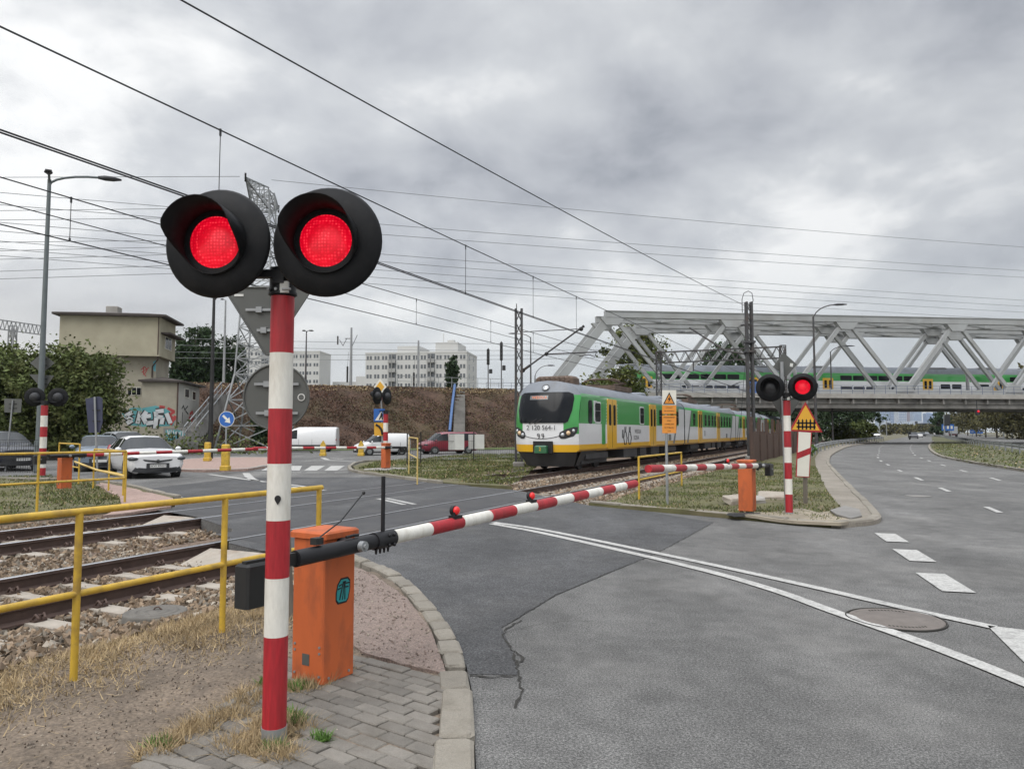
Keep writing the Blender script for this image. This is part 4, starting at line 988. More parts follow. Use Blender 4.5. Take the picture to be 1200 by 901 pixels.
def diamond_back():
    b = G(919, 596, .08); b = at(921, 560, SR.y + .35); b.z = .08
    Y = b.y; T = thing('road_sign', 'grey back of a diamond road sign over a down-pointing triangle behind the right signal', 'road sign', b)
    mb = MB(); mb.cyl((b.x, Y, 0), (b.x - .03, Y, at(918, 424, Y).z), .035, n=10); mb.build('post', M['galv'], T, True)
    q = lambda x, y, d=.04: at(x, y, Y + d)
    mb = MB(); mb.prism([q(918, 413), q(934, 427), q(922, 441), q(906, 430)], (0, .012, 0)); mb.build('diamond_plate', M['signback'], T, True)
    mb = MB(); mb.prism([q(903, 468), q(938, 468), q(921, 496)], (0, .012, 0)); mb.build('triangular_plate', M['signback'], T, True)
    mb = MB(); mb.prism([q(926, 425.5, .036), q(929.5, 426, .036), q(929, 430, .036), q(925.5, 429.5, .036)], (0, .002, 0)); mb.build('sticker', M['label_white'], T, True)
diamond_back()
def chunk(px, size, rz_, tilt, label, mat='concrete', z=.1):
    b = G(*px, z); rg = random.Random(int(px[0])); mb = MB(); mm = Matrix.Translation(b + Vector((0, 0, size[2] * .45))) @ rotz(rz_) @ Matrix.Rotation(tilt, 4, 'X')
    mb.bevbox(-size[0] / 2, size[0] / 2, -size[1] / 2, size[1] / 2, -size[2] / 2, size[2] / 2, .03, 0, mm)
    mb.v = [(x + rg.uniform(-.02, .02), y + rg.uniform(-.02, .02), z + rg.uniform(-.015, .015)) for x, y, z in mb.v]
    solo('concrete_slab', mb, M[mat], label, 'concrete slab', b)
chunk((862, 588), (.55, .3, .12), .5, .35, 'broken pale concrete slab left of the right barrier machine', 'sleeper')
chunk((905, 584), (.62, .4, .1), -.3, .3, 'tilted pale concrete slab lying in the grass between barrier and signal', 'sleeper')
chunk((886, 588), (.35, .3, .12), .1, .2, 'small grey concrete block behind the right barrier machine')
chunk((872, 603), (.6, .3, .03), .2, .0, 'dark open cable duct slab at the foot of the right barrier', 'iron', .085)
mb = MB(); p = [G(x, y, .09) for x, y in ((973, 599), (990, 594), (1007, 598), (1010, 606), (997, 609), (980, 604))]; mb.prism(p, (0, 0, .03)); solo('tarmac_patch', mb, M['concrete_dark'], 'loose dark tarmac slab on the sandy corner by the kerb', 'tarmac slab', p[0])

# high-voltage notice by the near track
def hv_notice():
    b = G(782, 590, .06); Y = b.y; T = thing('warning_sign', 'orange high voltage notice with a lightning triangle on a thin grey post', 'warning sign', b)
    mb = MB(); mb.cyl((b.x, Y, 0), (b.x, Y, at(784, 458, Y).z), .03, n=12); mb.build('post', M['galv'], T, True)
    def pl(name, y0, y1, mat, d=-.04, x0=776, x1=792.5, par=T): mb = MB(); mb.prism([at(x0, y1, Y + d), at(x1, y1, Y + d), at(x1, y0, Y + d), at(x0, y0, Y + d)], (0, .006, 0)); return mb.build(name, M[mat], par, True)
    a = pl('lightning_plate', 457, 474.5, 'sign_white'); b1 = pl('upper_text_plate', 475, 485, 'sign_orange'); b2 = pl('lower_text_plate', 486.5, 507.5, 'sign_orange')
    q = lambda x, y, d=-.045: at(x, y, Y + d)
    mb = MB(); mb.prism([q(777.2, 473.4), q(791, 473.6), q(784.3, 459.5)], (0, .003, 0)); mb.build('triangle_rim', M['black'], a, True)
    mb = MB(); mb.prism([q(778.9, 472.4, -.048), q(789.4, 472.6, -.048), q(784.2, 462, -.048)], (0, .002, 0)); mb.build('triangle_field', M['sign_orange'], a, True)
    mb = MB(); mb.prism([q(785.5, 463.5, -.051), q(782.3, 468.4, -.051), q(784.2, 468.2, -.051), q(783, 472, -.051), q(786.5, 466.8, -.051), q(784.6, 467, -.051)], (0, .001, 0)); mb.build('lightning_symbol', M['black'], a, True)
    for par, rows in ((b1, (('UWAGA!', 477.6, 1.9), ('NIE DOTYKAC', 481.5, 1.9))), (b2, (('URZADZENIA', 489, 2.2), ('POD', 493, 2.2), ('NAPIECIEM', 497, 2.2), ('W POBLIZU', 501, 2.2), ('3 kV', 505, 2.2)))):
        mb = MB()
        for t, y, s in rows: mb.text(t, s / FOC * Y, frame(q(784.3, y, -.046), Vector((1, 0, 0)), Vector((0, 0, 1)), Vector((0, -1, 0))))
        mb.build('lettering', M['black'], par, True)
hv_notice()

# ------------------------------------------------------------------ left corner
SL = G(49, 558, .05)
zl = lambda y: at(49, y, SL.y).z - .05
signal(SL, R(180) + face_cam(SL) - R(14), 'crossing signal seen from behind on the left verge with a short striped pole', (True, True),
       [zl(v) for v in (475, 487, 500, 512, 525, 537, 548, 557)], zl(474), zl(465), .11, .33, .36, .2)
def street_lamp(b, top_z, arms, label, mat='galv', r=.09, group='street lamps', col=None, flare=True):
    T = thing('street_lamp', label, 'street lamp', b, 0, group)
    mb = MB(); mb.tube([(0, 0, -.2), (0, 0, .02), (0, 0, top_z * .3), (0, 0, top_z)], [r * 1.15, r * 1.15, r, r * .62], 12); mb.cyl((0, 0, 0), (0, 0, 1.2), r * 1.35, n=12); mb.build('pole', M[mat], T)
    for dx, dy, dz, l in arms:
        e = Vector((dx, dy, top_z + dz)); d = Vector((dx, dy, 0)).normalized()
        pts = [Vector((0, 0, top_z - .25))] + [Vector((dx * (1 - math.cos(a)), dy * (1 - math.cos(a)), top_z - .25 + (dz + .25) * math.sin(a))) for a in [R(q) for q in (15, 30, 45, 60, 75, 90)]]
        mb = MB(); mb.tube(pts, r * .42, 8); arm = mb.build('arm', M[mat], T)
        mb = MB(); mm = frame(e, d, Vector((-d.y, d.x, 0)), Vector((0, 0, 1)))
        mb.add([(x, y, z) for x, w, z0, z1 in ((-.1, .05, -.05, .05), (.15, .13, -.07, .08), (l * .6, .15, -.06, .07), (l, .05, -.03, .02)) for y, z in ((-w, z0), (w, z0), (w * .7, z1), (-w * .7, z1))],
               [(i * 4 + k, i * 4 + (k + 1) % 4, i * 4 + 4 + (k + 1) % 4, i * 4 + 4 + k) for i in range(3) for k in range(4)] + [(3, 2, 1, 0), (12, 13, 14, 15)], 0, True, mm)
        mb.build('lamp_head', M['plastic'], arm)
    return T
M['lamp_grey'] = pm('lamp_grey', (.13, .15, .155), .6, .2, .12, 2)
LP = G(44, 553, .05); tz = at(62, 212, LP.y).z
e1 = at(122, 204, LP.y + .6) - at(62, 204, LP.y)
street_lamp(LP, tz, [(e1.x, .6, .28, .75), (.28, -.5, .1, .35)], 'tall grey double-armed street lamp behind the left crossing signal', 'lamp_grey', r=.11)
def back_sign(b, Y, name_label, parts, top, r=.03, mat='signback', cat='road sign', postmat='galv', lean=0):
    T = thing('road_sign', name_label, cat, b); mb = MB(); mb.cyl((b.x, Y, b.z - .2), (top.x, Y, top.z), r, n=10); mb.build('post', M[postmat], T, True)
    for nm, px, mt in parts:
        mb = MB(); mb.prism([at(x, y, Y + .04) for x, y in px], (0, .012, 0)); pl = mb.build(nm, M[mt], T, True)
        ys = [p[1] for p in px]; xs = [p[0] for p in px]; cx = sum(xs) / len(xs)
        for k in (.38, .68):
            mb = MB(); y = min(ys) + (max(ys) - min(ys)) * k; w = (max(xs) - min(xs)) * .22; mb.bar(at(cx - w, y, Y + .03), at(cx + w, y, Y + .03), .02, .03); mb.build('clamp_rail', M['iron'], pl, True)
    return T
b = LP + Vector((0, .1, 0)); Y = b.y + .08
T = thing('road_sign', 'grey diamond and triangle sign backs fixed to the tall left lamp pole', 'road sign', b + Vector((0, 0, 3)))
for nm, px in (('diamond_plate', [(49.5, 414), (64, 425.5), (49.5, 437), (35, 425.5)]), ('triangular_plate', [(34, 438.5), (63.5, 440), (51, 458)])):
    mb = MB(); mb.prism([at(x, y, Y) for x, y in px], (0, .012, 0)); pl = mb.build(nm, M['signback'], T, True)
    for y in ((421, 428) if nm[0] == 'd' else (444, 450)): mb = MB(); mb.bar(at(46, y, Y - .02), at(55, y, Y - .02), .02, .03); mb.build('clamp_rail', M['iron'], pl, True)
b = G(6, 551, .05); back_sign(b, b.y, 'small square grey sign back on a leaning post at the left edge', [('square_plate', [(5, 467), (25.5, 467.5), (24.5, 483.5), (5, 483)], 'signback')], at(15, 469, b.y))
b = G(115, 567, .08); back_sign(b, b.y, 'tall dark blue sign back on a thin post in front of the grey-blue car', [('tall_plate', [(100, 467), (116, 464.5), (120, 467), (120, 495), (117, 506.5), (104, 507)], 'navy')], at(111, 465, b.y))
def mesh_fence(a, b, h, label, n=12, rows=6, mat='iron', r=.012, post_r=.03, group='dark wire mesh fences'):
    T = thing('wire_fence', label, 'wire fence', a, 0, group); d = b - a; m = max(1, round(d.length / 2.5))
    for i in range(m + 1):
        p = a + d * (i / m); mb = MB(); mb.cyl((p.x, p.y, -.1), (p.x, p.y, h + .05), post_r, n=8); mb.build('fence_post', M[mat], T, True)
    mb = MB(); k = int(d.length / .12)
    for i in range(k + 1): p = a + d * (i / k); mb.bar((p.x, p.y, .1), (p.x, p.y, h), r, r, (0, 1, 0))
    for j in range(rows): z = .1 + (h - .1) * j / (rows - 1); mb.bar(a + Vector((0, 0, z)), b + Vector((0, 0, z)), r * 1.5, r * 1.5)
    mb.build('mesh_panel', M[mat], T, True)
mesh_fence(G(-60, 553, .05), G(46, 556, .05), 1.25, 'dark wire mesh fence in front of the dark car at left', r=.01)
mesh_fence(G(477, 545, .05), G(493, 544, .05), 1.5, 'short dark fence return beside the pale yellow railing', r=.012)
fa, fb = at(493, 540, 37.5), at(612, 540, 41.0); fa.z = fb.z = .05
mesh_fence(fa, fb, 1.55, 'dark wire mesh fence in front of the red van', rows=4, r=.009)
for (x0, y0, x1, y1), lb in (((525.5, 508.5, 544, 527), 'white board hung on the dark fence in front of the red van'), ((549, 509, 567.5, 526), 'white board hung on the dark fence right of the red van')):
    k = ((x0 + x1) / 2 - 493) / (612 - 493); Y = 37.5 + 3.5 * k - .12
    mb = MB(); p = [at(x0, y1, Y - .1), at(x1, y1, Y + .1), at(x1, y0, Y + .1), at(x0, y0, Y - .1)]; mb.prism(p, (0, .03, 0))
    solo('fence_board', mb, pm('board_white', (.62, .62, .6), .6, 0, .08, 2, dirt=(.5, .45, .45), damt=.5, dscale=1.2), lb, 'board', p[0])

# far signal by the yellow diamond
SF = G(449, 549, .12) + Vector((0, .5, 0))
zf_ = lambda y: at(452, y, SF.y).z - .12
T = signal(SF, R(-112), 'crossing signal seen from the side beneath the yellow diamond sign', (True, True),
           [zf_(v) for v in (485, 495.5, 506, 516.5, 527, 531, 536, 549)], zf_(485), zf_(464), .1, .36, .38, .22)
def priority():
    Y = SF.y + .5; b = at(449, 549, Y); b.z = .1
    T = thing('road_sign', 'yellow and white diamond priority sign above blue and yellow plates', 'road sign', b)
    mb = MB(); mb.cyl((b.x, Y, 0), (b.x - .12, Y, at(445, 452, Y).z), .04, n=10); mb.build('post', M['galv'], T, True)
    q = lambda x, y, d=-.06: at(x, y, Y + d)
    mb = MB(); mb.prism([q(445.3, 443.5), q(453, 453.3), q(445.5, 463.2), q(438, 453.3)], (0, .012, 0)); dm = mb.build('diamond_plate', M['sign_white'], T, True)
    mb = MB(); mb.prism([q(445.3, 446.8, -.066), q(450.4, 453.3, -.066), q(445.5, 459.7, -.066), q(440.6, 453.3, -.066)], (0, .004, 0)); mb.build('diamond_field', M['sign_yellow'], dm, True)
    mb = MB(); mb.prism([q(438, 479), q(451, 479), q(451, 494), q(438, 494)], (0, .012, 0)); bp = mb.build('blue_plate', M['sign_blue'], T, True)
    mb = MB(); mb.prism([q(439.5, 492.5, -.066), q(450, 492.5, -.066), q(447, 481.5, -.066)], (0, .003, 0)); mb.build('white_triangle', M['sign_white'], bp, True)
    mb = MB(); mb.prism([q(446.5, 483.5, -.07), q(448, 483.5, -.07), q(449, 491.8, -.07), q(447.6, 491.8, -.07), q(446.9, 488.5, -.07), q(445, 491.8, -.07), q(443.8, 491.8, -.07), q(445.6, 487, -.07)], (0, .002, 0)); mb.build('walker_symbol', M['black'], bp, True)
    mb = MB(); mb.prism([q(438.6, 495.5), q(450.5, 495.5), q(450.5, 510.5), q(438.6, 510.5)], (0, .012, 0)); yp = mb.build('yellow_plate', M['sign_yellow'], T, True)
    mb = MB(); mb.tube([q(440.5, 497.5, -.07), q(444, 499.5, -.07), q(447, 503.5, -.07), q(448.2, 509.5, -.07)], .05, 6); mb.build('curve_symbol', M['black'], yp, True)
priority()

# island furniture
def bollard(px, h, label, w=.16, z=.12, point=False):
    b = G(*px, z); mb = MB(); T = None; s = w
    mb.bevbox(b.x - s, b.x + s, b.y - s, b.y + s, b.z, b.z + .18, .03); mb.bevbox(b.x - s * .85, b.x + s * .85, b.y - s * .6, b.y + s * .6, b.z + .18, b.z + h - (.25 if point else 0), .03)
    if point: mb.prism([(b.x - s * .8, b.y - s * .5, b.z + h - .25), (b.x + s * .8, b.y - s * .5, b.z + h - .25), (b.x, b.y - s * .5, b.z + h)], (0, s, 0))
    return solo('bollard', mb, M['yellow'], label, 'bollard', b, 'yellow traffic bollards')
bollard((264, 551), 1.0, 'yellow bollard carrying the round blue arrow sign on the island', .17)
bollard((243, 540), .95, 'yellow bollard half hidden behind the dark lamp post on the island', .17)
bollard((378.5, 534), 1.0, 'yellow pointed bollard in front of the long white van', .2, .02, True)
bollard((423, 534), 1.0, 'yellow pointed bollard in front of the small white van', .2, .02, True)
b = G(264, 548, .12); Y = b.y; T = thing('road_sign', 'round blue sign with a white arrow pointing down right', 'road sign', b + Vector((0, 0, .9)))
mb = MB(); mb.cyl((b.x, Y, .12), (b.x, Y, at(265, 485, Y).z), .035, n=10); mb.build('post', M['galv'], T, True)
c = at(265.5, 491, Y - .05); mb = MB(); mb.cyl(c, c + Vector((0, .012, 0)), 9.2 / FOC * Y, n=36, mi=1); mb.cyl(c - Vector((0, .004, 0)), c, 8.6 / FOC * Y, n=36); dk = mb.build('disc', [M['sign_blue'], M['sign_white']], T, True)
mb = MB(); mm = frame(c - Vector((0, .009, 0)), Vector((.72, 0, -.72)).normalized(), Vector((.72, 0, .72)).normalized(), Vector((0, -1, 0))); s = .28
mb.prism([(-.75 * s, -.16 * s, 0), (.1 * s, -.16 * s, 0), (.1 * s, -.5 * s, 0), (.85 * s, 0, 0), (.1 * s, .5 * s, 0), (.1 * s, .16 * s, 0), (-.75 * s, .16 * s, 0)], (0, 0, .003), 0, mm); mb.build('arrow', M['sign_white'], dk, True)
b = G(246, 537, .12); ts = at(254, 352, b.y)
street_lamp(b, ts.z, [(.55, .3, .25, .45), (-.25, .6, .2, .4)], 'black street lamp post standing on the brick traffic island', 'iron', .12)
b = G(241, 527, .05); Y = b.y; T = thing('road_sign', 'pale round sign back behind the black lamp post', 'road sign', b); mb = MB(); mb.cyl((b.x, Y, 0), (b.x, Y, at(243, 497, Y).z), .04, n=8); mb.build('post', M['galv'], T, True)
mb = MB(); c = at(243.5, 507, Y - .05); mb.cyl(c, c + Vector((0, .012, 0)), .42, n=28); mb.build('round_plate', M['signback'], T, True)
b = G(408, 524, .05); Y = b.y; T = thing('street_name_sign', 'blue street name plates on a slim post before the embankment', 'street sign', b)
mb = MB(); mb.cyl((b.x, Y, 0), (b.x, Y, at(408, 484, Y).z), .06, n=8); mb.build('post', M['galv'], T, True)
mb = MB(); mb.prism([at(x, y, Y - .1) for x, y in ((402, 489.3), (413.5, 489.3), (413.5, 493.5), (402, 493.5))], (0, .05, 0)); pl = mb.build('name_plate', M['sign_blue'], T, True)
mb = MB(); mb.text('Kasprzaka', .2, frame(at(407.7, 491.3, Y - .11), Vector((1, 0, 0)), Vector((0, 0, 1)), Vector((0, -1, 0)))); mb.build('lettering', M['sign_white'], pl, True)
mb = MB(); mb.prism([at(x, y, Y + .1) for x, y in ((404, 485), (411, 485), (411, 488.4), (404, 488.4))], (0, .05, 0)); mb.build('name_plate', M['sign_blue'], T, True)

# ------------------------------------------------------------------ lattice pylon
def lattice(mb, c0, w0, c1, w1, n, r, horiz=True, up=None, depth_ratio=1.0):
    "square lattice column between two centres"
    def ring(k):
        c = Vector(c0).lerp(Vector(c1), k); w = w0 + (w1 - w0) * k
        return [c + Vector((a * w / 2, b * w / 2 * depth_ratio, 0)) for a, b in ((-1, -1), (1, -1), (1, 1), (-1, 1))]
    ks = [0]; tot = 0
    ks = [1 - (1 - i / n) ** 1.0 for i in range(n + 1)]
    for i in range(n):
        A, B = ring(ks[i]), ring(ks[i + 1])
        for q in range(4):
            mb.bar(A[q], B[q], r, r, (0.1, 1, 0)); j = (q + 1) % 4
            mb.bar(A[q], B[j], r * .6, r * .6, (0.1, 1, 0)); mb.bar(A[j], B[q], r * .6, r * .6, (.1, 1, 0))
            if horiz: mb.bar(B[q], B[j], r * .6, r * .6)
def pylon():
    Y = 62.0; b = at(302, 519, Y); b.z = .0
    T = thing('power_pylon', 'tall grey lattice power pylon rising behind the nearest signal', 'pylon', b)
    zt = at(303, 226, Y).z; zm = at(299, 440, Y).z
    mb = MB(); lattice(mb, (b.x, Y, 0), 5.2, (b.x, Y, zm), 3.0, 3, .13); lattice(mb, (b.x, Y, zm), 3.0, (b.x, Y, zt), 1.5, 12, .11); mb.build('lattice_body', M['galv'], T, True)
    mb = MB(); zt2 = zt + .9
    for sg in (-1, 1):
        tip = Vector((b.x, Y + sg * 4.2, at(281, 208, Y - 4.2).z))
        for dx in (-.7, .7):
            for dz in (0, -1.6):
                root = Vector((b.x + dx, Y + sg * .7, zt + dz + (.2 if dz == 0 else 0))); mb.bar(root, tip, .1, .1)
        for k in (.2, .4, .6, .8):
            P4 = [Vector((b.x + dx, Y + sg * .7, zt + dz)).lerp(tip, k) for dx, dz in ((-.7, .2), (.7, .2), (.7, -1.6), (-.7, -1.6))]
            Q4 = [Vector((b.x + dx, Y + sg * .7, zt + dz)).lerp(tip, k - .2) for dx, dz in ((-.7, .2), (.7, .2), (.7, -1.6), (-.7, -1.6))]
            for i in range(4): mb.bar(P4[i], P4[(i + 1) % 4], .06, .06); mb.bar(Q4[i], P4[(i + 1) % 4], .06, .06)
    mb.build('cross_arm', M['galv'], T, True)
    mb = MB()
    for sg in (-1, 1):
        for q in range(6): mb.cyl((b.x, Y + sg * 4.2, zt + .2 - q * .12), (b.x, Y + sg * 4.2, zt + .12 - q * .12), .1, .05, 8)
    mb.build('insulators', M['iron'], T, True)
pylon()

# ------------------------------------------------------------------ overhead line masts
def mast_two(b, h, label, arm=None, w=.26, d=.3, name='overhead_line_mast', ang=0, group='overhead line masts'):
    T = thing(name, label, 'catenary mast', b, ang, group)
    mb = MB()
    for k in (-1, 1):
        mb.bb(k * w / 2 - .055, k * w / 2 + .055, -d / 2, d / 2, -.1, h)
    n = int(h / .55)
    for i in range(n):
        z0, z1 = i * h / n, (i + 1) * h / n
        for y in (-d / 2 + .02, d / 2 - .02): mb.bar((-w / 2, y, z0), (w / 2, y, z1), .03, .012, (0, 1, 0)); mb.bar((w / 2, y, z0), (-w / 2, y, z1), .03, .012, (0, 1, 0))
    mb.build('mast', M['mast'], T)
    mb = MB(); mb.bevbox(-w, w, -d, d, -.3, .28, .05); mb.build('footing', M['concrete_dark'], T)
    return T
M['mast'] = pm('mast_steel', (.07, .07, .073), .65, .4, .2, 3, dirt=(.12, .075, .05), damt=.5, dscale=2)
mL = at(608, 545, 33.0); mL.z = 0
hz_ = lambda y, Y=33.0: at(608, y, Y).z
T = mast_two(mL, hz_(362), 'dark double-channel mast with a slanting strut beside the train front')
mb = MB(); mb.cyl((-.1, 0, hz_(362)), (-.1, 0, hz_(356)), .02, n=6); mb.build('lightning_rod', M['mast'], T)
A, B = at(613, 434, 33.0), at(683, 383, 31.6); mb = MB(); mb.cyl(A, A.lerp(B, .12), .06, n=10); mb.cyl(A.lerp(B, .1), B, .038, n=10); mb.cyl(B, B + (B - A) * .02, .06, n=10); st = mb.build('strut', M['mast'], T, True)
mb = MB(); mb.cyl(at(613, 389, 33), at(678, 385.5, 31.7), .018, n=6); mb.build('tie_rod', M['mast'], T, True)
a0 = at(641, 415, 32.4); mb = MB(); mb.cyl(a0, at(700, 412.5, 31.4), .03, n=8); mb.tube([at(699, 412.5, 31.4), at(697, 418, 31.4), at(690, 415.5, 31.5), at(679, 417.5, 31.8)], .02, 6); mb.build('steady_arm', M['mast'], T, True)
mb = MB(); mb.ball(at(640.5, 414.5, 32.4), .09, 8); mb.ball(at(681, 385.5, 31.6), .1, 8); mb.ball(at(657, 398, 32.2) if False else at(613, 434, 33), .1, 8); mb.build('insulators', M['iron'], T, True)
mR = at(881, 538, 40.8); mR.z = 0
hR = at(881, 354, 40.8).z
T = mast_two(mR, hR, 'tall rusty lattice mast with a wire loop on top between signal and train', w=.28, d=.32)
mb = MB()
for z0 in (at(881, 412, 40.8).z, at(881, 401, 40.8).z): mb.bb(-.27, .27, -.27, .27, z0 - .06, z0 + .06)
mb.build('collar', M['mast'], T)
mb = MB(); mb.tube([(-.36, 0, hR - .6), (-.36, 0, hR + .15), (-.25, 0, hR + .5), (0, 0, hR + .62), (.2, 0, hR + .5), (.26, 0, hR + .1), (.2, 0, hR - .1)], .02, 6); mb.build('wire_loop', M['wire'], T)
A, B = at(850, 411, 41.5), at(808, 384, 42.5); mb = MB(); mb.cyl(at(880, 416, 40.8), A, .045, n=8); mb.cyl(A, B, .05, n=8); mb.cyl(at(878, 380, 40.8), at(868, 381, 41), .05, n=8); mb.build('strut', M['mast'], T, True)
mb = MB(); mb.cyl(at(866, 520, 40.6), at(873, 428, 40.8), .012, n=6); mb.build('hanging_wire', M['wire'], T, True)
# portal farther down the line
pL = ST(-14.6, 58.5); pR = ST(-5.2, 58.5)
T = thing('overhead_line_portal', 'steel lattice portal spanning the railway in front of the bridge', 'catenary portal', pL)
zt = at(780, 413, pL.y).z
for p in (pL, pR):
    mb = MB(); lattice(mb, (p.x, p.y, -.2), .42, (p.x, p.y, zt + .1), .36, 9, .055); mb.build('portal_leg', M['mast'], T, True)
mb = MB(); n = 11
for zz in (zt, zt - .85):
    for off in (-.2, .2): mb.bar(pL + TD * off + Vector((0, 0, zz)), pR + TD * off + Vector((0, 0, zz)), .07, .07)
for i in range(n):
    a, c = pL.lerp(pR, i / n), pL.lerp(pR, (i + 1) / n)
    for off in (-.2, .2):
        mb.bar(a + TD * off + Vector((0, 0, zt - .85)), a.lerp(c, .5) + TD * off + Vector((0, 0, zt)), .04, .04); mb.bar(a.lerp(c, .5) + TD * off + Vector((0, 0, zt)), c + TD * off + Vector((0, 0, zt - .85)), .04, .04)
mb.build('portal_beam', M['mast'], T, True)
mb = MB()
for s in (-11.85, -7.8):
    p = ST(s, 58.5); mb.cyl((p.x, p.y, zt - .9), (p.x, p.y, zt - 1.6), .05, n=8); mb.cyl((p.x, p.y, zt - 1.5), tuple(p + TN * 1.2 + Vector((0, 0, zt - 1.9))), .03, n=6)
mb.build('hangers', M['mast'], T, True)

# street lamps and thin posts on the right and by the bridge
b = at(957, 525, 60); b.z = .05
street_lamp(b, at(957, 372, 60).z, [(1.7, -.3, .95, .9)], 'tall grey street lamp between the right signal and the highway', 'mast', .11)
b = at(976, 515, 96); b.z = 0; street_lamp(b, at(977, 412, 96).z, [(2.0, -.3, .7, 1.0)], 'smaller street lamp seen through the bridge trusses', 'mast', .11)
b = at(622, 460, 92); b.z = 6.3; street_lamp(b, at(622, 395, 92).z - 6.3, [(-1.9, 0, .45, .9)], 'street lamp standing on the embankment left of the dark mast', 'mast', .1)
b = at(627, 460, 88); b.z = 6.3; street_lamp(b, at(627, 440, 88).z - 6.3, [(1.6, 0, 1.2, .8)], 'low curved lamp on the embankment behind the train front', 'mast', .09)
b = at(358, 452, 78); b.z = 6.3; street_lamp(b, at(358.5, 388, 78).z - 6.3, [(.3, .3, .1, .4), (-.3, .3, .1, .4)], 'slim street lamp beyond the embankment right of the nearest signal', 'mast', .09)
b = at(262, 450, 84); b.z = 6.0; street_lamp(b, at(262, 352, 84).z - 6.0, [(-.4, .3, .2, .5)], 'grey lamp mast behind the small annex and the black post', 'galv', .14)
for px, Y, top, lb in (((411, 450), 80, 384, 'concrete mast with insulated arms on the embankment left of the white flats'), ((490, 452), 84, 399, 'thin grey mast on the embankment before the white flats')):
    b = at(*px, Y); b.z = 6.3; H = at(px[0], top, Y).z - 6.3
    T = thing('overhead_line_mast', lb, 'catenary mast', b, 0, 'overhead line masts'); mb = MB(); mb.tube([(0, 0, -.3), (0, 0, H)], [.17, .1], 10); mb.build('mast', M['galv'], T)
    if px[0] == 411:
        mb = MB(); mb.cyl((0, 0, H * .82), (-.7, 0, H * .82), .04, n=6); mb.cyl((-.5, 0, H * .82), (-.9, 0, H * .7), .035, n=6); mb.cyl((-.9, 0, H * .7), (-1.3, 0, H * .8), .035, n=6); mb.cyl((0.05, 0, H * .68), (.65, 0, H * .88), .035, n=6); mb.bb(-1.55, -1.4, -.05, .05, H * .72, H * .86); mb.build('arm', M['mast'], T)
    mb = MB(); x = -.38 if px[0] == 411 else -.5; mb.cyl((x, 0, H * .1), (x, 0, H * .36), .1, n=8); mb.cyl((x, 0, H * .36), (x + .1, 0, H * .6), .015, n=5); mb.build('tension_weight', M['iron'], T)
for px, Y, top, lb in (((587.5, 455), 86, 400, 'dark railway signal post with two heads on the embankment'), ((572, 455), 87, 408, 'thin railway signal post right of the white flats')):
    b = at(*px, Y); b.z = 6.3; H = at(px[0], top, Y).z - 6.3
    T = thing('railway_signal', lb, 'railway signal', b, 0, 'railway signals on the embankment'); mb = MB(); mb.cyl((0, 0, -.2), (0, 0, H), .06, n=8); mb.build('post', M['mast'], T)
    mb = MB(); mb.bevbox(-.17, .17, -.12, .1, H * .62, H * .98, .05)
    for q in range(4): mb.cyl((0, -.12, H * (.66 + .08 * q)), (0, -.3, H * (.67 + .08 * q)), .09, n=8)
    mb.build('signal_head', M['iron'], T)
    mb = MB(); mb.bevbox(.1, .5, -.1, .1, H * .42, H * .52, .04); mb.build('signal_head', M['iron'], T)
# blue drain pipe down the slope
a, c = at(533, 451, 80.3), at(527, 505, 72.6); mb = MB(); mb.tube([a, a.lerp(c, .5) + Vector((0, -.25, .15)), c], .15, 10)
solo('drain_pipe', mb, pm('blue_pipe', (.055, .12, .27), .5, 0, .1, 2), 'blue pipe running down the embankment behind the red van', 'pipe', c)
mb = MB()
for i in range(14):
    k = i / 13; p = at(539 + 1 * k, 456, 80.2).lerp(at(538, 506, 72.4), k); mb.bb(p.x - .55, p.x + .55, p.y - .3, p.y + .3, p.z - .3, p.z + .06)
solo('slope_steps', mb, M['concrete_dark'], 'narrow dark steps up the embankment beside the blue pipe', 'steps', at(538, 506, 72.4))

# brown plank fence by the railway
def plank_fence():
    a, c = ST(-5.0, 38.5), ST(-4.4, 62); T = thing('plank_fence', 'old brown plank fence between the railway and the right grass corner', 'fence', a); d = c - a; n = int(d.length / .32); rg = random.Random(5)
    mb = MB()
    for i in range(n):
        p = a + d * (i / n); hh = rg.uniform(1.55, 1.75) if i % 6 else 2.2; q = a + d * ((i + .93) / n); mb.bar(Vector((p.x, p.y, -.1 + hh / 2)), Vector((q.x, q.y, -.1 + hh / 2)), .05, hh)
    mb.build('planks', M['brown_fence'], T, True); k = int(d.length / 2.4)
    for i in range(k + 1):
        p = a + d * (i / k); mb = MB(); mb.bb(p.x - .07, p.x + .07, p.y - .09, p.y + .05, -.1, 2.35); mb.build('fence_post', M['rail_rust'], T, True)
plank_fence()
# ------------------------------------------------------------------ road vehicles
def car_paint(name, c, metal=0.0):
    m = pm(name, c, .32, metal, .05, 2, spec=.5, dirt=tuple(q * .75 + .02 for q in c), damt=.35, dscale=2); m.node_tree.nodes['Principled BSDF'].inputs['Coat Weight'].default_value = .7; m.node_tree.nodes['Principled BSDF'].inputs['Coat Roughness'].default_value = .08; return m
PAINT = {'white': car_paint('white_car_paint', (.72, .72, .72)), 'bluegrey': car_paint('bluegrey_car_paint', (.2, .25, .31), .3), 'silver': car_paint('silver_car_paint', (.42, .44, .46), .4),
         'navy': car_paint('navy_car_paint', (.014, .017, .03)), 'red': car_paint('red_van_paint', (.2, .012, .03)), 'grey': car_paint('grey_car_paint', (.1, .1, .11), .2), 'dark': car_paint('dark_car_paint', (.03, .03, .035), .2)}
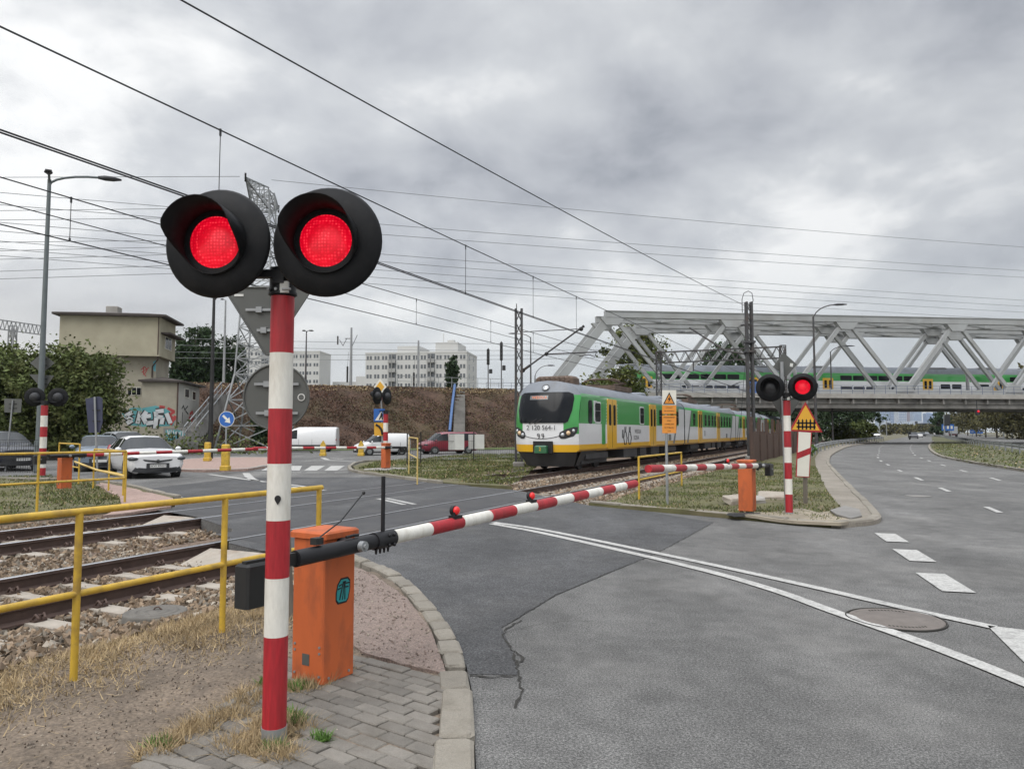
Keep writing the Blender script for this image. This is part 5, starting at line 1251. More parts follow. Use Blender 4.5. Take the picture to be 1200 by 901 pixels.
# profile rows: x, bottom, mid, belt, roof, half widths (low, mid, belt, roof)
HATCH = [(2.17, .3, .5, .68, .75, .66, .72, .7, .6), (2.11, .2, .48, .73, .81, .77, .84, .8, .68), (1.9, .17, .5, .8, .88, .82, .88, .84, .72), (1.35, .17, .52, .86, .93, .83, .88, .85, .72),
         (.95, .17, .52, .93, 1.0, .83, .88, .86, .7), (.2, .17, .52, .95, 1.4, .83, .88, .86, .6), (.05, .17, .52, .95, 1.43, .83, .88, .86, .6), (-.12, .17, .52, .95, 1.45, .83, .88, .86, .6), (-.22, .17, .52, .955, 1.455, .83, .88, .86, .6),
         (-1.05, .17, .53, .98, 1.43, .83, .88, .86, .59), (-1.15, .18, .54, .99, 1.42, .83, .88, .85, .58), (-1.55, .2, .55, 1.03, 1.35, .82, .87, .83, .56), (-1.98, .24, .56, 1.03, 1.1, .78, .85, .8, .6), (-2.12, .3, .56, .95, 1.0, .72, .8, .74, .6), (-2.16, .4, .56, .8, .84, .6, .7, .66, .5)]
SUV = [(x * 1.03, a * 1.2, b * 1.1, c * 1.1, d * 1.12, e * 1.03, f * 1.04, g * 1.04, h * 1.04) for x, a, b, c, d, e, f, g, h in HATCH]
LVAN = [(2.85, .4, .6, .75, .8, .7, .8, .75, .6), (2.75, .3, .6, .9, 1.0, .88, .95, .9, .75), (2.3, .28, .65, 1.15, 1.22, .95, 1.0, .95, .8), (2.0, .28, .68, 1.25, 1.35, .95, 1.0, .97, .78), (1.3, .28, .7, 1.3, 2.2, .95, 1.0, .97, .8), (1.12, .28, .7, 1.3, 2.3, .95, 1.0, .98, .82),
        (.75, .28, .7, 1.3, 2.42, .95, 1.0, .98, .84), (.62, .28, .7, 1.3, 2.46, .95, 1.0, .99, .85), (-2.75, .3, .7, 1.3, 2.46, .95, 1.0, .99, .85), (-2.83, .32, .7, 1.3, 2.4, .92, .97, .96, .82), (-2.85, .4, .7, 1.3, 2.3, .85, .9, .9, .78)]
SVAN = [(2.15, .38, .55, .66, .72, .55, .7, .66, .5), (2.05, .24, .52, .75, .84, .76, .83, .78, .64), (1.7, .2, .55, .95, 1.02, .84, .89, .85, .7), (1.3, .2, .58, 1.06, 1.12, .84, .9, .87, .7), (.6, .2, .58, 1.1, 1.66, .84, .9, .88, .68), (.45, .2, .58, 1.1, 1.73, .84, .9, .88, .7),
        (.12, .2, .58, 1.1, 1.8, .84, .9, .89, .72), (-.02, .2, .58, 1.1, 1.82, .84, .9, .89, .73), (-2.0, .22, .58, 1.1, 1.8, .84, .9, .89, .74), (-2.12, .25, .58, 1.1, 1.72, .82, .88, .86, .7), (-2.16, .36, .58, 1.1, 1.62, .74, .82, .8, .66)]
T5 = [(2.4, .36, .58, .72, .8, .6, .78, .74, .6), (2.3, .26, .58, .86, .95, .84, .9, .86, .72), (1.95, .22, .62, 1.05, 1.12, .9, .95, .9, .76), (1.6, .22, .62, 1.14, 1.2, .9, .95, .92, .74), (.85, .22, .62, 1.18, 1.82, .9, .95, .93, .72), (.7, .22, .62, 1.18, 1.88, .9, .95, .93, .74),
      (.3, .22, .62, 1.18, 1.93, .9, .95, .94, .76), (.16, .22, .62, 1.18, 1.95, .9, .95, .94, .77), (-2.25, .25, .62, 1.18, 1.94, .9, .95, .94, .77), (-2.38, .3, .62, 1.18, 1.85, .86, .92, .9, .74), (-2.43, .4, .62, 1.18, 1.75, .8, .86, .84, .7)]
KIND = {  # rows, windscreen span, side windows (station pairs), rear glass span, axles, wheel radius, cladding ring index
    'hatch': (HATCH, (4, 5), [(5, 7), (8, 9), (10, 11)], (11, 12), (1.32, -1.28), .315, 0), 'suv': (SUV, (4, 5), [(5, 7), (8, 9), (10, 11)], (11, 12), (1.36, -1.32), .35, 1),
    'long_van': (LVAN, (3, 4), [(4, 6)], None, (1.95, -1.75), .34, 1), 'small_van': (SVAN, (3, 4), [(4, 6)], None, (1.32, -1.4), .315, 1), 'van': (T5, (3, 4), [(4, 6), (7, 8)], None, (1.5, -1.5), .33, 0)}
def make_car(name, label, cat, kd, paint, loc, heading, group=None, plate=None, detail=True):
    rows, ws, sw, rg_, ax, wr, clad = KIND[kd]
    ang = math.atan2(heading[1], heading[0])
    T = thing(name, label, cat, loc, ang, group)
    ring = []
    for x, zb, zm, zbe, zr, wl, wm, wb, wt in rows:
        ring.append([(x, wl * .8, zb), (x, wl, zb + .1), (x, wm, zm), (x, wm * .995, zm + (zbe - zm) * .55), (x, wb, zbe), (x, wt + (wb - wt) * .12, zr - .07 * (zr - zbe) / .4), (x, wt * .82, zr), (x, 0, zr + .02)])
    full = [h + [(a, -b, c) for a, b, c in h[-2::-1]] for h in ring]; m = len(full[0])
    body = MB(); gw = MB(); gr = MB(); gside = {}
    for i in range(len(full) - 1):
        for j in range(m - 1):
            q = [full[i][j], full[i + 1][j], full[i + 1][j + 1], full[i][j + 1]]
            jj = j if j < 7 else 13 - j
            if i == ws[0] and jj in (5, 6): gw.add(q, [(0, 1, 2, 3)], 0, True)
            elif rg_ and i == rg_[0] and jj in (5, 6): gr.add(q, [(0, 1, 2, 3)], 0, True)
            elif jj == 4 and any(a <= i < b for a, b in sw): gside.setdefault((j < 7, [a <= i < b for a, b in sw].index(True)), MB()).add(q, [(0, 1, 2, 3)], 0, True)
            elif jj == 4 and ws[0] == i: gside.setdefault((j < 7, 0 if sw[0][0] == i + 1 else -1), MB()).add(q, [(0, 1, 2, 3)], 0, True)
            else: body.add(q, [(0, 1, 2, 3)], 1 if (clad and jj <= clad - 1 + (1 if kd in ('long_van',) else 0)) else 0, True)
        body.add([full[i][0], full[i + 1][0], full[i + 1][-1], full[i][-1]], [(0, 3, 2, 1)], 1)
    body.add(full[0], [tuple(range(m))], 1 if clad else 0); body.add(full[-1], [tuple(range(m - 1, -1, -1))], 0)
    # merge doubled points so that paint shades smoothly
    bo = weld(body, 'body', [paint, M['plastic']], T)
    weld(gw, 'windscreen', M['glass_car'], T); [weld(gs, 'side_window', M['glass_car'], T) for gs in gside.values()]
    if rg_: weld(gr, 'rear_window', M['glass_car'], T)
    wm = rows[4][6]
    for x in ax:
        for s in (-1, 1):
            mb = MB(); y = s * (wm - .1); mb.cyl((x, y - s * .1, wr), (x, y + s * .108, wr), wr * 1.13, n=20); mb.build('wheel_arch', M['plastic'], T)
            mb = MB(); mb.lathe([(wr * .6, -.1), (wr * .94, -.1), (wr, -.07), (wr, .07), (wr * .94, .1), (wr * .6, .1)], 24, 0, Matrix.Translation((x, s * (wm - .09), wr)) @ Matrix.Rotation(R(90), 4, 'X')); w = mb.build('wheel', M['tyre'], T)
            if detail:
                mb = MB(); yy = s * (wm - .09 + .101); mb.cyl((x, yy - s * .03, wr), (x, yy, wr), wr * .62, n=20)
                for q in range(5): a = q * R(72); mb.bar((x, yy + s * .004, wr), (x + wr * .58 * math.cos(a), yy + s * .002, wr + wr * .58 * math.sin(a)), .05, .015, (0, s, 0))
                mb.build('rim', M['rim'], w)
    f = rows[1]; fx = rows[0][0]; zg = f[3]
    if detail:
        for s in (-1, 1):
            mb = MB(); xx = rows[2][0]; c = Vector((rows[1][0] - .1, s * f[6] * .88, f[2] + (f[3] - f[2]) * (.9 if kd != 'hatch' else .8)))
            mb.ball(c, .17, 12, sc=(1.3, 1.15, .48 if kd != 'long_van' else .8), M=None); mb.build('headlight', M['lamp_dark'], T)
            mb = MB(); c = Vector((rows[ws[0]][0] - .15, s * (rows[4][7] + .13), rows[ws[0]][3] + .06)); mb.ball(c, .11, 10, sc=(.6, 1, .75)); mb.build('mirror', paint if kd != 'long_van' else M['plastic'], T)
            mb = MB(); mb.ball((rows[-3][0] - .05, s * rows[-3][6] * .88, rows[-3][3] * .92), .14, 10, sc=(.6, .7, 1.2)); mb.build('tail_light', M['glow_red'] if False else M['red'], T)
        mb = MB(); gwid = f[6] * .62
        mb.prism([(fx - .045, -gwid, f[2] + .19), (fx - .01, 0, f[2] + .13), (fx - .045, gwid, f[2] + .19), (fx - .03, gwid * .8, f[2] + .12), (fx - .005, 0, f[2] + .07), (fx - .03, -gwid * .8, f[2] + .12)], (.04, 0, 0)); mb.ball((fx + .02, 0, f[2] + .12), .06, 10); mb.build('grille', M['plastic'], T)
        mb = MB(); mb.prism([(fx - .1, -f[6] * .95, f[1] + .05), (fx - .085, -f[6] * .84, f[1] + .2), (fx - .03, -f[6] * .45, f[1] + .16), (fx - .03, f[6] * .45, f[1] + .16), (fx - .085, f[6] * .84, f[1] + .2), (fx - .1, f[6] * .95, f[1] + .05), (fx - .04, f[6] * .5, f[1] + .0), (fx - .04, -f[6] * .5, f[1] + .0)], (.07, 0, 0)); mb.build('bumper_intake', M['plastic'], T)
        mb = MB(); mb.bb(fx - .03, fx + .045, -.36, .36, f[2] - .13, f[2] + .045); mb.build('plate_surround', M['plastic'], T)
        mb = MB(); mb.bb(fx - .02, fx + .05, -.26, .26, f[2] - .1, f[2] + .01); pl = mb.build('number_plate', M['plate'], T)
        if plate: mb = MB(); mb.text(plate, .1, frame(Vector((fx + .052, 0, f[2] - .045)), Vector((0, 1, 0)), Vector((0, 0, 1)), Vector((1, 0, 0)))); mb.build('lettering', M['black'], pl)
        if kd in ('small_van', 'long_van', 'van'):
            mb = MB()
            for s in (-1, 1):
                for xx in (rows[7][0] - .03, rows[7][0] - 1.25): mb.bb(xx - .008, xx + .008, s * (rows[7][6] + .002) - .004, s * (rows[7][6] + .002) + .004, rows[7][2] - .2, rows[7][3] - .02)
            mb.build('door_gaps', M['plastic'], T)
    return T
def weld(mb, name, mats, T):
    key = {}; idx = []; vv = []
    for p in mb.v:
        k = (round(p[0], 4), round(p[1], 4), round(p[2], 4))
        if k not in key: key[k] = len(vv); vv.append(p)
        idx.append(key[k])
    out = MB(); out.v = vv
    for f, m, s in zip(mb.f, mb.m, mb.s):
        g = []
        for i in f:
            if idx[i] not in g: g.append(idx[i])
        if len(g) > 2: out.f.append(g); out.m.append(m); out.s.append(s)
    return out.build(name, mats, T)
hd = Vector((.62, -.78, 0)).normalized()
c = at(184, 559, 25.6); c.z = 0
make_car('parked_car', 'white hatchback waiting behind the left barrier boom', 'car', 'hatch', PAINT['white'], c - hd * 2.1, hd, 'cars waiting at the crossing', 'WW 8945Y')
c = at(116, 553, 30.0); c.z = 0; hd2 = Vector((.5, -.87, 0)).normalized()
make_car('parked_car', 'grey-blue car half hidden behind the white hatchback', 'car', 'hatch', PAINT['bluegrey'], c - hd2 * 2.1, hd2, 'cars waiting at the crossing')
c = at(157, 540, 37.0); c.z = 0
make_car('parked_car', 'silver car queueing behind the white hatchback with a dark rear', 'car', 'suv', PAINT['silver'], c - hd * 2.0, Vector((.75, -.6, 0)).normalized(), 'cars waiting at the crossing')
c = at(24, 552, 30.5); c.z = 0; hd3 = Vector((.8, -.6, 0)).normalized()
make_car('parked_car', 'dark navy car at the left edge behind the wire fence', 'car', 'suv', PAINT['navy'], c - hd3 * 2.0, hd3, 'cars waiting at the crossing')
c = at(360, 528, 60.5); c.z = 0
make_car('parked_van', 'long white van with dark lower sides behind the nearest striped pole', 'van', 'long_van', PAINT['white'], c, Vector((-1, -.06, 0)), 'vans along the street').scale = (.86, .86, .8)
c = at(447, 532, 51.5); c.z = 0
make_car('parked_van', 'small white delivery van behind the far barrier machine', 'van', 'small_van', PAINT['white'], c, Vector((-.86, -.5, 0)), 'vans along the street').scale = (.86, .86, .82)
c = at(524, 530, 54.5); c.z = 0
make_car('parked_van', 'dark red van partly covered by white boards on the fence', 'van', 'van', PAINT['red'], c, Vector((-.86, -.5, 0)), 'vans along the street').scale = (.9, .86, .82)
# highway traffic far away
for i, (px, Y, pt, kd, lb, toward) in enumerate((((1071, 511), 178, 'grey', 'hatch', 'grey car right behind the motorcycle on the highway', 1), ((1077, 509), 215, 'white', 'hatch', 'white car in the queue under the bridge', 1), ((1081, 508.5), 262, 'dark', 'hatch', 'dark car deeper in the highway queue', 1),
        ((1086, 508), 320, 'silver', 'suv', 'silver car near the end of the highway queue', 1), ((1096, 507.5), 420, 'white', 'hatch', 'farthest white car on the highway', 1))):
    p = at(*px, Y); p.z = 0; d = Vector((-.45, -.9, 0)).normalized()
    make_car('distant_car', lb, 'car', kd, PAINT[pt], p, d, 'distant cars on the highway', None, False)
p = at(1026, 509, 190); p.z = 0; make_car('parked_van', 'white van parked left of the highway beyond the bridge', 'van', 'small_van', PAINT['white'], p, Vector((-.3, -.95, 0)), None)
p = at(1117, 508, 240); p.z = 0
T = thing('delivery_truck', 'small lorry with a pale box on the opposite carriageway', 'truck', p, math.atan2(.9, .45), None)
mb = MB(); mb.bevbox(-2.6, 1.4, -1.1, 1.1, 1.0, 3.3, .05); mb.build('cargo_box', PAINT['silver'], T); mb = MB(); mb.bevbox(1.5, 3.2, -1.05, 1.05, .5, 2.4, .15); mb.build('cab', PAINT['red'], T)
for x in (-1.8, 2.3):
    for s in (-1, 1): mb = MB(); mb.cyl((x, s * .75, .45), (x, s * 1.05, .45), .45, n=16); mb.build('wheel', M['tyre'], T)
# motorcyclist
p = at(1066, 513, 150); p.z = 0
T = thing('motorcycle', 'dark motorcycle ridden ahead of the distant highway queue', 'motorcycle', p, math.atan2(-.9, -.4))
for x in (-.7, .7): mb = MB(); mb.lathe([(.2, -.05), (.3, -.06), (.33, 0), (.3, .06), (.2, .05)], 20, 0, Matrix.Translation((x, 0, .33)) @ Matrix.Rotation(R(90), 4, 'X')); mb.build('wheel', M['tyre'], T)
mb = MB(); mb.tube([(.7, 0, .35), (.45, 0, .95), (.35, 0, 1.1)], .05, 8); mb.ball((.2, 0, .85), .24, 10, sc=(1.4, .8, .8)); mb.bevbox(-.7, .0, -.14, .14, .7, .85, .04); mb.bevbox(-.2, .3, -.18, .18, .35, .75, .06); mb.cyl((.4, -.38, 1.08), (.4, .38, 1.08), .025, n=8); mb.build('body', PAINT['dark'], T)
mb = MB(); mb.ball((.6, 0, .9), .12, 10); mb.build('headlight', M['lamp_clear'], T)
def rider(parent_loc, rz):
    me = bpy.data.meshes.new('person'); V = [(-.25, 0, .88), (-.15, 0, 1.15), (-.02, 0, 1.42), (0.02, 0, 1.52), (.06, 0, 1.66)]; E = [(0, 1), (1, 2), (2, 3), (3, 4)]; r = [.17, .16, .19, .07, .13]
    for s in (-1, 1):
        b = len(V); V += [(0, s * .2, 1.4), (.2, s * .32, 1.2), (.42, s * .34, 1.1), (-.15, s * .13, .86), (.25, s * .2, .8), (.0, s * .2, .42), (.14, s * .2, .36)]; E += [(2, b), (b, b + 1), (b + 1, b + 2), (0, b + 3), (b + 3, b + 4), (b + 4, b + 5), (b + 5, b + 6)]; r += [.09, .065, .05, .12, .09, .065, .055]
    me.from_pydata(V, E, []); o = bpy.data.objects.new('person', me); COL.objects.link(o); o.location = parent_loc; o.rotation_euler = (0, 0, rz)
    md = o.modifiers.new('skin', 'SKIN'); sub = o.modifiers.new('sub', 'SUBSURF'); sub.levels = sub.render_levels = 1
    for v, q in zip(me.skin_vertices[0].data, r): v.radius = (q, q)
    me.skin_vertices[0].data[0].use_root = True
    me.materials.append(M['black']); tag(o, 'rider in dark clothes and helmet sitting on the distant motorcycle', 'person')
rider(p, math.atan2(-.9, -.4))

# ------------------------------------------------------------------ commuter train on the near lines
TG = {'green': car_paint('train_green', (.035, .3, .055)), 'white': car_paint('train_white', (.72, .73, .74)), 'yellow': car_paint('train_yellow', (.75, .42, .015)), 'roof': pm('train_roof', (.2, .22, .25), .5, .0, .1, 1, dirt=(.15, .15, .15), damt=.5),
      'skirt': pm('train_underframe', (.045, .045, .047), .8, 0, .2, 1.5), 'darkgrey': car_paint('train_grey', (.12, .125, .13)), 'rust': pm('roof_gear', (.12, .085, .065), .85, 0, .3, 2), 'display': None}
def disp():
    m = pm('orange_display', (.02, .02, .02), .3, 0, 0); N, L, P = nodes_of(m); P.inputs['Emission Color'].default_value = (1, .22, .03, 1); P.inputs['Emission Strength'].default_value = .9; return m
TG['display'] = disp()
HW = 1.41
RINGH = [(HW * .93, .78), (HW, .88), (HW, 1.08), (HW, 1.95), (HW, 3.05), (HW * .97, 3.2), (HW * .86, 3.42), (HW * .62, 3.62), (HW * .32, 3.71), (0, 3.74)]
RMI = ['yellow', 'yellow', 'white', 'green', 'green', 'roof', 'roof', 'roof', 'roof']
TM = ['yellow', 'white', 'green', 'roof', 'skirt', 'darkgrey']
TMAT = [TG[k] for k in TM]
def nose(y, z):
    a = abs(y) / HW; lean = .7 * max(0, (z - 1.9) / 1.85) ** 1.8 + .12 * max(0, (1.2 - z)) ; return .6 * a ** 3.2 + lean
def zlev(y): pass
def train_body(L, x0, front=False, back=False, bands=RMI):
    mb = MB(); ring = [(y, z) for y, z in RINGH] + [(-y, z) for y, z in RINGH[-2::-1]]; m = len(ring)
    xs = [x0 + (nose(y, z) if front else 0) for y, z in ring]; xe = [x0 + L - (nose(y, z) if back else 0) for y, z in ring]
    # bow of the roof front: pull the roof points back so that the front dome is round
    A = [(xs[i], ring[i][0], ring[i][1]) for i in range(m)]; B = [(xe[i], ring[i][0], ring[i][1]) for i in range(m)]
    for i in range(m - 1):
        k = i if i < 9 else 17 - i
        for n in range(1): mb.add([A[i], B[i], B[i + 1], A[i + 1]], [(0, 1, 2, 3)], TM.index(bands[k]), k >= 4)
    mb.add([A[0], B[0], B[-1], A[-1]], [(0, 3, 2, 1)], 4)
    if not front: mb.add(A, [tuple(range(m))], 5)
    if not back: mb.add(B, [tuple(range(m - 1, -1, -1))], 5)
    return mb
def front_cap(x0, sgn=1):
    "curved cab front: grid between mirrored ring points"
    mb = MB(); K = 28; zs = []
    fine = []
    for i in range(len(RINGH) - 1):
        (y0, z0), (y1, z1) = RINGH[i], RINGH[i + 1]; n = max(1, int((z1 - z0) / .06), int(abs(y1 - y0) / .1))
        fine += [(y0 + (y1 - y0) * k / n, z0 + (z1 - z0) * k / n) for k in range(n)]
    fine.append((.02, 3.74))
    rows = [[(x0 + sgn * nose(y * (2 * k / K - 1), z), y * (2 * k / K - 1), z) for k in range(K + 1)] for y, z in fine]
    for i in range(len(rows) - 1):
        for k in range(K):
            q = [rows[i][k], rows[i][k + 1], rows[i + 1][k + 1], rows[i + 1][k]]; y = sum(p[1] for p in q) / 4; z = sum(p[2] for p in q) / 4
            hwz = .62 + (z - 1.2) * .1
            mi = 0 if z < 1.08 else 3 if z > 3.12 + .25 * (abs(y) < 1.15) * 0 else 1 if (z < 1.5 + .0 * abs(y) or (abs(y) < .7 + .1 * z and z < 2.1)) else 2
            if 1.5 <= z and abs(y) > .74 and z < 1.5 + (abs(y) - .74) * 0.0: mi = 1
            mb.add(q, [(0, 1, 2, 3)], mi, True)
    return mb
def on_nose(pts, x0, off, res=8):
    "patch wrapped on the cab front: pts = list of rows, each row (z, y0, y1)"
    mb = MB(); V = []
    for z, y0, y1 in pts: V.append([(x0 + nose(y0 + (y1 - y0) * k / res, z) - off, y0 + (y1 - y0) * k / res, z) for k in range(res + 1)])
    for i in range(len(V) - 1):
        for k in range(res): mb.add([V[i][k], V[i][k + 1], V[i + 1][k + 1], V[i + 1][k]], [(0, 1, 2, 3)], 0, True)
    return mb
WIN = {}
def side_panel(name, T, x0, x1, z0, z1, mat, off=.012, round_=.05, side=1, frame_=None):
    # side = +1 is the side that faces the road (local -y after the turn); thin raised plate with cut corners
    y = -side * HW; mb = MB(); r = min(round_, (x1 - x0) / 3)
    pts = [(x0 + r, y, z0), (x1 - r, y, z0), (x1, y, z0 + r), (x1, y, z1 - r), (x1 - r, y, z1), (x0 + r, y, z1), (x0, y, z1 - r), (x0, y, z0 + r)]
    mb.prism(pts, (0, -side * off, 0)); o = mb.build(name, mat, T)
    return o
def emu_car(T, x0, L, front=False, back=False, rich=False):
    "one car of the unit as parts of the train T"
    weld(train_body(L, x0, front, back), 'car_body', TMAT, T)
    sk = MB()
    for a in ((x0 + (1.6 if front else 2.0)), x0 + L - 5.0):
        sk.bb(a, a + 3.4, -1.15, 1.15, .25, .8)
        for w in (.6, 2.8):
            for s in (-1, 1): sk.cyl((a + w, s * .72, .46), (a + w, s * .86, .46), .46, n=20)
        sk.bb(a + .2, a + 3.2, -1.28, -1.16, .45, .7)
    for a, b in ((7.2, 9.6), (10.2, 11.4), (12.4, 14.2)): sk.bb(x0 + a, x0 + b, -1.3, 1.3, .35, .8)
    sk.build('underframe', TG['skirt'], T)
    doors = [x0 + q for q in (5.0, 12.4)]
    for d in doors:
        dr = side_panel('door', T, d - .68, d + .68, .84, 3.1, TG['yellow'], .03, .06)
        for q in (-.33, .33): pn = side_panel('door_window', dr, d + q - .17, d + q + .17, 1.9, 2.85, M['glass'], .04, .06)
        mb = MB(); mb.bb(d - .012, d + .012, -HW - .036, -HW - .02, .86, 3.08); mb.build('door_gap', M['plastic'], dr)
    wins = [q for q in (2.9, 7.0, 8.4, 9.8, 11.0, 13.9, 15.3, 16.7, 18.1)]
    if rich: wins = [3.0, 10.2, 14.2, 15.6, 17.0, 18.4]
    for q in wins:
        wf = side_panel('window', T, x0 + q - .42, x0 + q + .42, 1.98, 2.92, TG['white'] if rich and q < 12 else TG['green'], .012, .08)
        side_panel('pane', wf, x0 + q - .36, x0 + q + .36, 2.04, 2.86, M['glass'], .02, .07)
        mb = MB(); mb.bb(x0 + q - .36, x0 + q + .36, -HW - .026, -HW - .014, 2.5, 2.53); mb.build('sash', TG['darkgrey'], wf)
    # grey and white slashes at the car ends
    for s in ((1,) if front else (1, -1)):
        y = -HW - .003; b0 = x0 + L - .02
        if s == 1: wp = [(b0 - 2.7, y, 1.1), (b0, y, 1.1), (b0, y, 3.04), (b0 - 1.5, y, 3.04), (b0 - 2.0, y, 2.0)]; gp_ = [(b0 - 3.2, y - .004, .9), (b0 - 2.75, y - .004, .9), (b0 - 2.0, y - .004, 2.0), (b0 - 1.5, y - .004, 3.04), (b0 - 1.72, y - .004, 3.04), (b0 - 2.3, y - .004, 2.0)]
        else: wp = [(x0 + .02, y, 1.1), (x0 + .9, y, 1.1), (x0 + 1.5, y, 2.0), (x0 + 2.1, y, 3.04), (x0 + .02, y, 3.04)]; gp_ = [(x0 + .5, y - .004, .9), (x0 + .95, y - .004, .9), (x0 + 1.6, y - .004, 2.0), (x0 + 2.1, y - .004, 3.04), (x0 + 1.9, y - .004, 3.04), (x0 + 1.3, y - .004, 2.0)]
        mb = MB(); mb.prism(wp, (0, -.003, 0)); mb.build('white_slash', TG['white'], T); mb = MB(); mb.prism(gp_, (0, -.003, 0)); mb.build('grey_slash', TG['darkgrey'], T)
    for q in (2.5, 8, 13.5, 18): rf = MB(); rf.bevbox(x0 + q, x0 + q + 1.0, -.5, .5, 3.6, 3.86, .08); rf.build('roof_vent', TG['roof'], T)
    mb = MB(); mb.bb(x0 + 6.6, x0 + 6.8, -HW - .02, -HW, 1.3, 1.7); mb.bb(x0 + 16.1, x0 + 16.7, -HW - .02, -HW, 1.1, 1.45); mb.build('hatch_covers', TG['darkgrey'], T)
def pantograph(T, x):
    mb = MB()
    mb.bb(x - 1.5, x + 1.5, -.85, .85, 3.66, 3.92)
    for y in (-.7, .7): mb.tube([(x - 1.2, y, 3.95), (x + .9, y, 4.1), (x - 1.0, y * .6, 4.22)], .05, 6)
    mb.tube([(x - 1.0, -.95, 4.14), (x - 1.0, -.6, 4.25), (x - 1.0, .6, 4.25), (x - 1.0, .95, 4.14)], .04, 6); mb.build('pantograph', TG['rust'], T)
def commuter_train():
    S = -11.85; t0 = 27.9
    T = thing('commuter_train', 'green and white commuter train with yellow doors standing at the level crossing', 'train', ST(S, t0), TANG)
    cap = front_cap(0.0); cp = weld(cap, 'cab_front', TMAT, T)
    # windscreen wraps round the front
    ws = on_nose([(1.96, -.98, .98), (2.02, -1.08, 1.08), (2.5, -1.2, 1.2), (2.98, -1.22, 1.22), (3.16, -1.17, 1.17), (3.24, -1.0, 1.0)], 0, .04, 20); w = weld(ws, 'windscreen', M['glass'], T)
    dp = on_nose([(2.93, -.2, .62), (3.1, -.2, .62)], 0, .045, 6); dp.build('destination_display', TG['darkgrey'], w)
    mb = MB(); mb.text('WESOLA', .17, frame(Vector((nose(.2, 3.02) - .06, .18, 3.015)), Vector((0, -1, 0)), Vector((.35, 0, 1)).normalized(), Vector((-1, 0, .35)).normalized())); mb.build('display_lettering', TG['display'], w)
    mb = MB()
    for y in (.3, .55): mb.bar((nose(y, 1.96) - .05, y, 1.93), (nose(y, 2.05) - .06, y - .35, 2.12), .03, .03)
    mb.build('wipers', M['plastic'], w)
    hl = MB(); mm = frame(Vector((nose(0, 3.46) - .02, 0, 3.43)), Vector((0, -1, 0)), Vector((.6, 0, .8)).normalized(), Vector((-.8, 0, .6)).normalized())
    hl.lathe([(.17, -.08), (.17, .05), (.14, .06), (.13, .02), (.0001, .0)], 20, 0, mm); h = hl.build('top_headlight', TG['darkgrey'], T)
    mb = MB(); mb.lathe([(.12, .03), (.0001, .06)], 16, 0, mm); mb.build('lens', M['lamp_clear'], h)
    for s in (-1, 1):
        a = [(1.32, s * .82, s * .98), (1.42, s * .74, s * 1.26), (1.58, s * .78, s * 1.36), (1.72, s * 1.02, s * 1.385), (1.8, s * 1.25, s * 1.39)]
        h = weld(on_nose(a, 0, .02, 8), 'headlight', M['plastic'], T)
        for y, z, r in ((.88, 1.48, .085), (1.08, 1.55, .095), (1.25, 1.65, .07)):
            mb = MB(); mb.ball((nose(y, z) - .01, s * y, z), r, 12); mb.build('lens', M['lamp_clear'] if y != 1.08 else pm('amber_lens', (.7, .5, .3), .2), h)
    nm = MB(); nm.text('2 120 564-1', .27, frame(Vector((nose(0, 1.76) - .04, 0, 1.76)), Vector((0, -1, 0)), Vector((.0, 0, 1)), Vector((-1, 0, 0)))); nm.build('number_lettering', M['black'], T)
    nm = MB(); mmx = frame(Vector((nose(0, 1.45) - .03, .02, 1.43)), Vector((0, -1, 0)), Vector((0, 0, 1)), Vector((-1, 0, 0)))
    for x in (-.1, .09): nm.tube([(x, -.1, 0), (x + .05, -.02, 0), (x + .03, .09, 0), (x - .04, .09, 0), (x - .05, .02, 0), (x + .04, .0, 0)], .014, 5, 0, mmx)
    nm.build('railway_emblem', M['black'], T)
    nm = MB(); nm.tube([(nose(y, 1.32 + .16 * (y / .9) ** 2) - .012, y, 1.32 + .16 * (y / .9) ** 2) for y in [-.9 + .1 * k for k in range(19)]], .012, 5); nm.build('panel_seam', M['plastic'], T)
    mb = MB(); mb.bb(-.06, .6, -.5, .35, .74, 1.22); mb.build('coupler_recess', M['black'], T)
    mb = MB(); mb.bevbox(-.28, .1, -.32, .22, .74, 1.05, .05); cpx = mb.build('coupler_cover', car_paint('coupler_green', (.02, .12, .05)), T)
    mb = MB(); mb.text('2', .2, frame(Vector((-.285, -.05, .9)), Vector((0, -1, 0)), Vector((0, 0, 1)), Vector((-1, 0, 0)))); mb.build('lettering', TG['yellow'], cpx)
    mb = MB(); mb.add([(nose(y, .8) + .05 + k * .35, y * (1 - k * .22), .8 - .62 * k) for k in (0, 1) for y in [-1.35 + .27 * q for q in range(11)]], [(q, q + 1, 12 + q, 11 + q) for q in range(10)], 0, True)
    for s in (-1, 1): mb.add([(1.0, s * 1.35, .8), (3.0, s * 1.35, .8), (2.6, s * 1.05, .2), (1.1, s * 1.05, .18)], [(0, 1, 2, 3)])
    mb.build('snow_plough', TG['skirt'], T)
    mb = MB(); mb.bevbox(1.3, 2.3, -.85, .85, 3.62, 3.98, .1)
    for k in range(7): mb.bb(1.25, 1.3, -.75 + .22 * k, -.66 + .22 * k, 3.75, 3.92)
    mb.build('air_conditioner', TG['rust'], T)
    emu_car(T, 0, 20.4, front=True, rich=True)
    side_panel('cab_window', T, 1.75, 2.25, 1.95, 2.95, M['glass'], .015, .1); pn = side_panel('notice_panel', T, 2.45, 2.62 + .25, 2.05, 2.95, TG['white'], .012, .03)
    mb = MB(); mb.text('P', .25, frame(Vector((2.66, -HW - .016, 2.3)), Vector((1, 0, 0)), Vector((0, 0, 1)), Vector((0, -1, 0)))); mb.text('2', .25, frame(Vector((2.66, -HW - .016, 2.65)), Vector((1, 0, 0)), Vector((0, 0, 1)), Vector((0, -1, 0)))); mb.build('lettering', M['black'], pn)
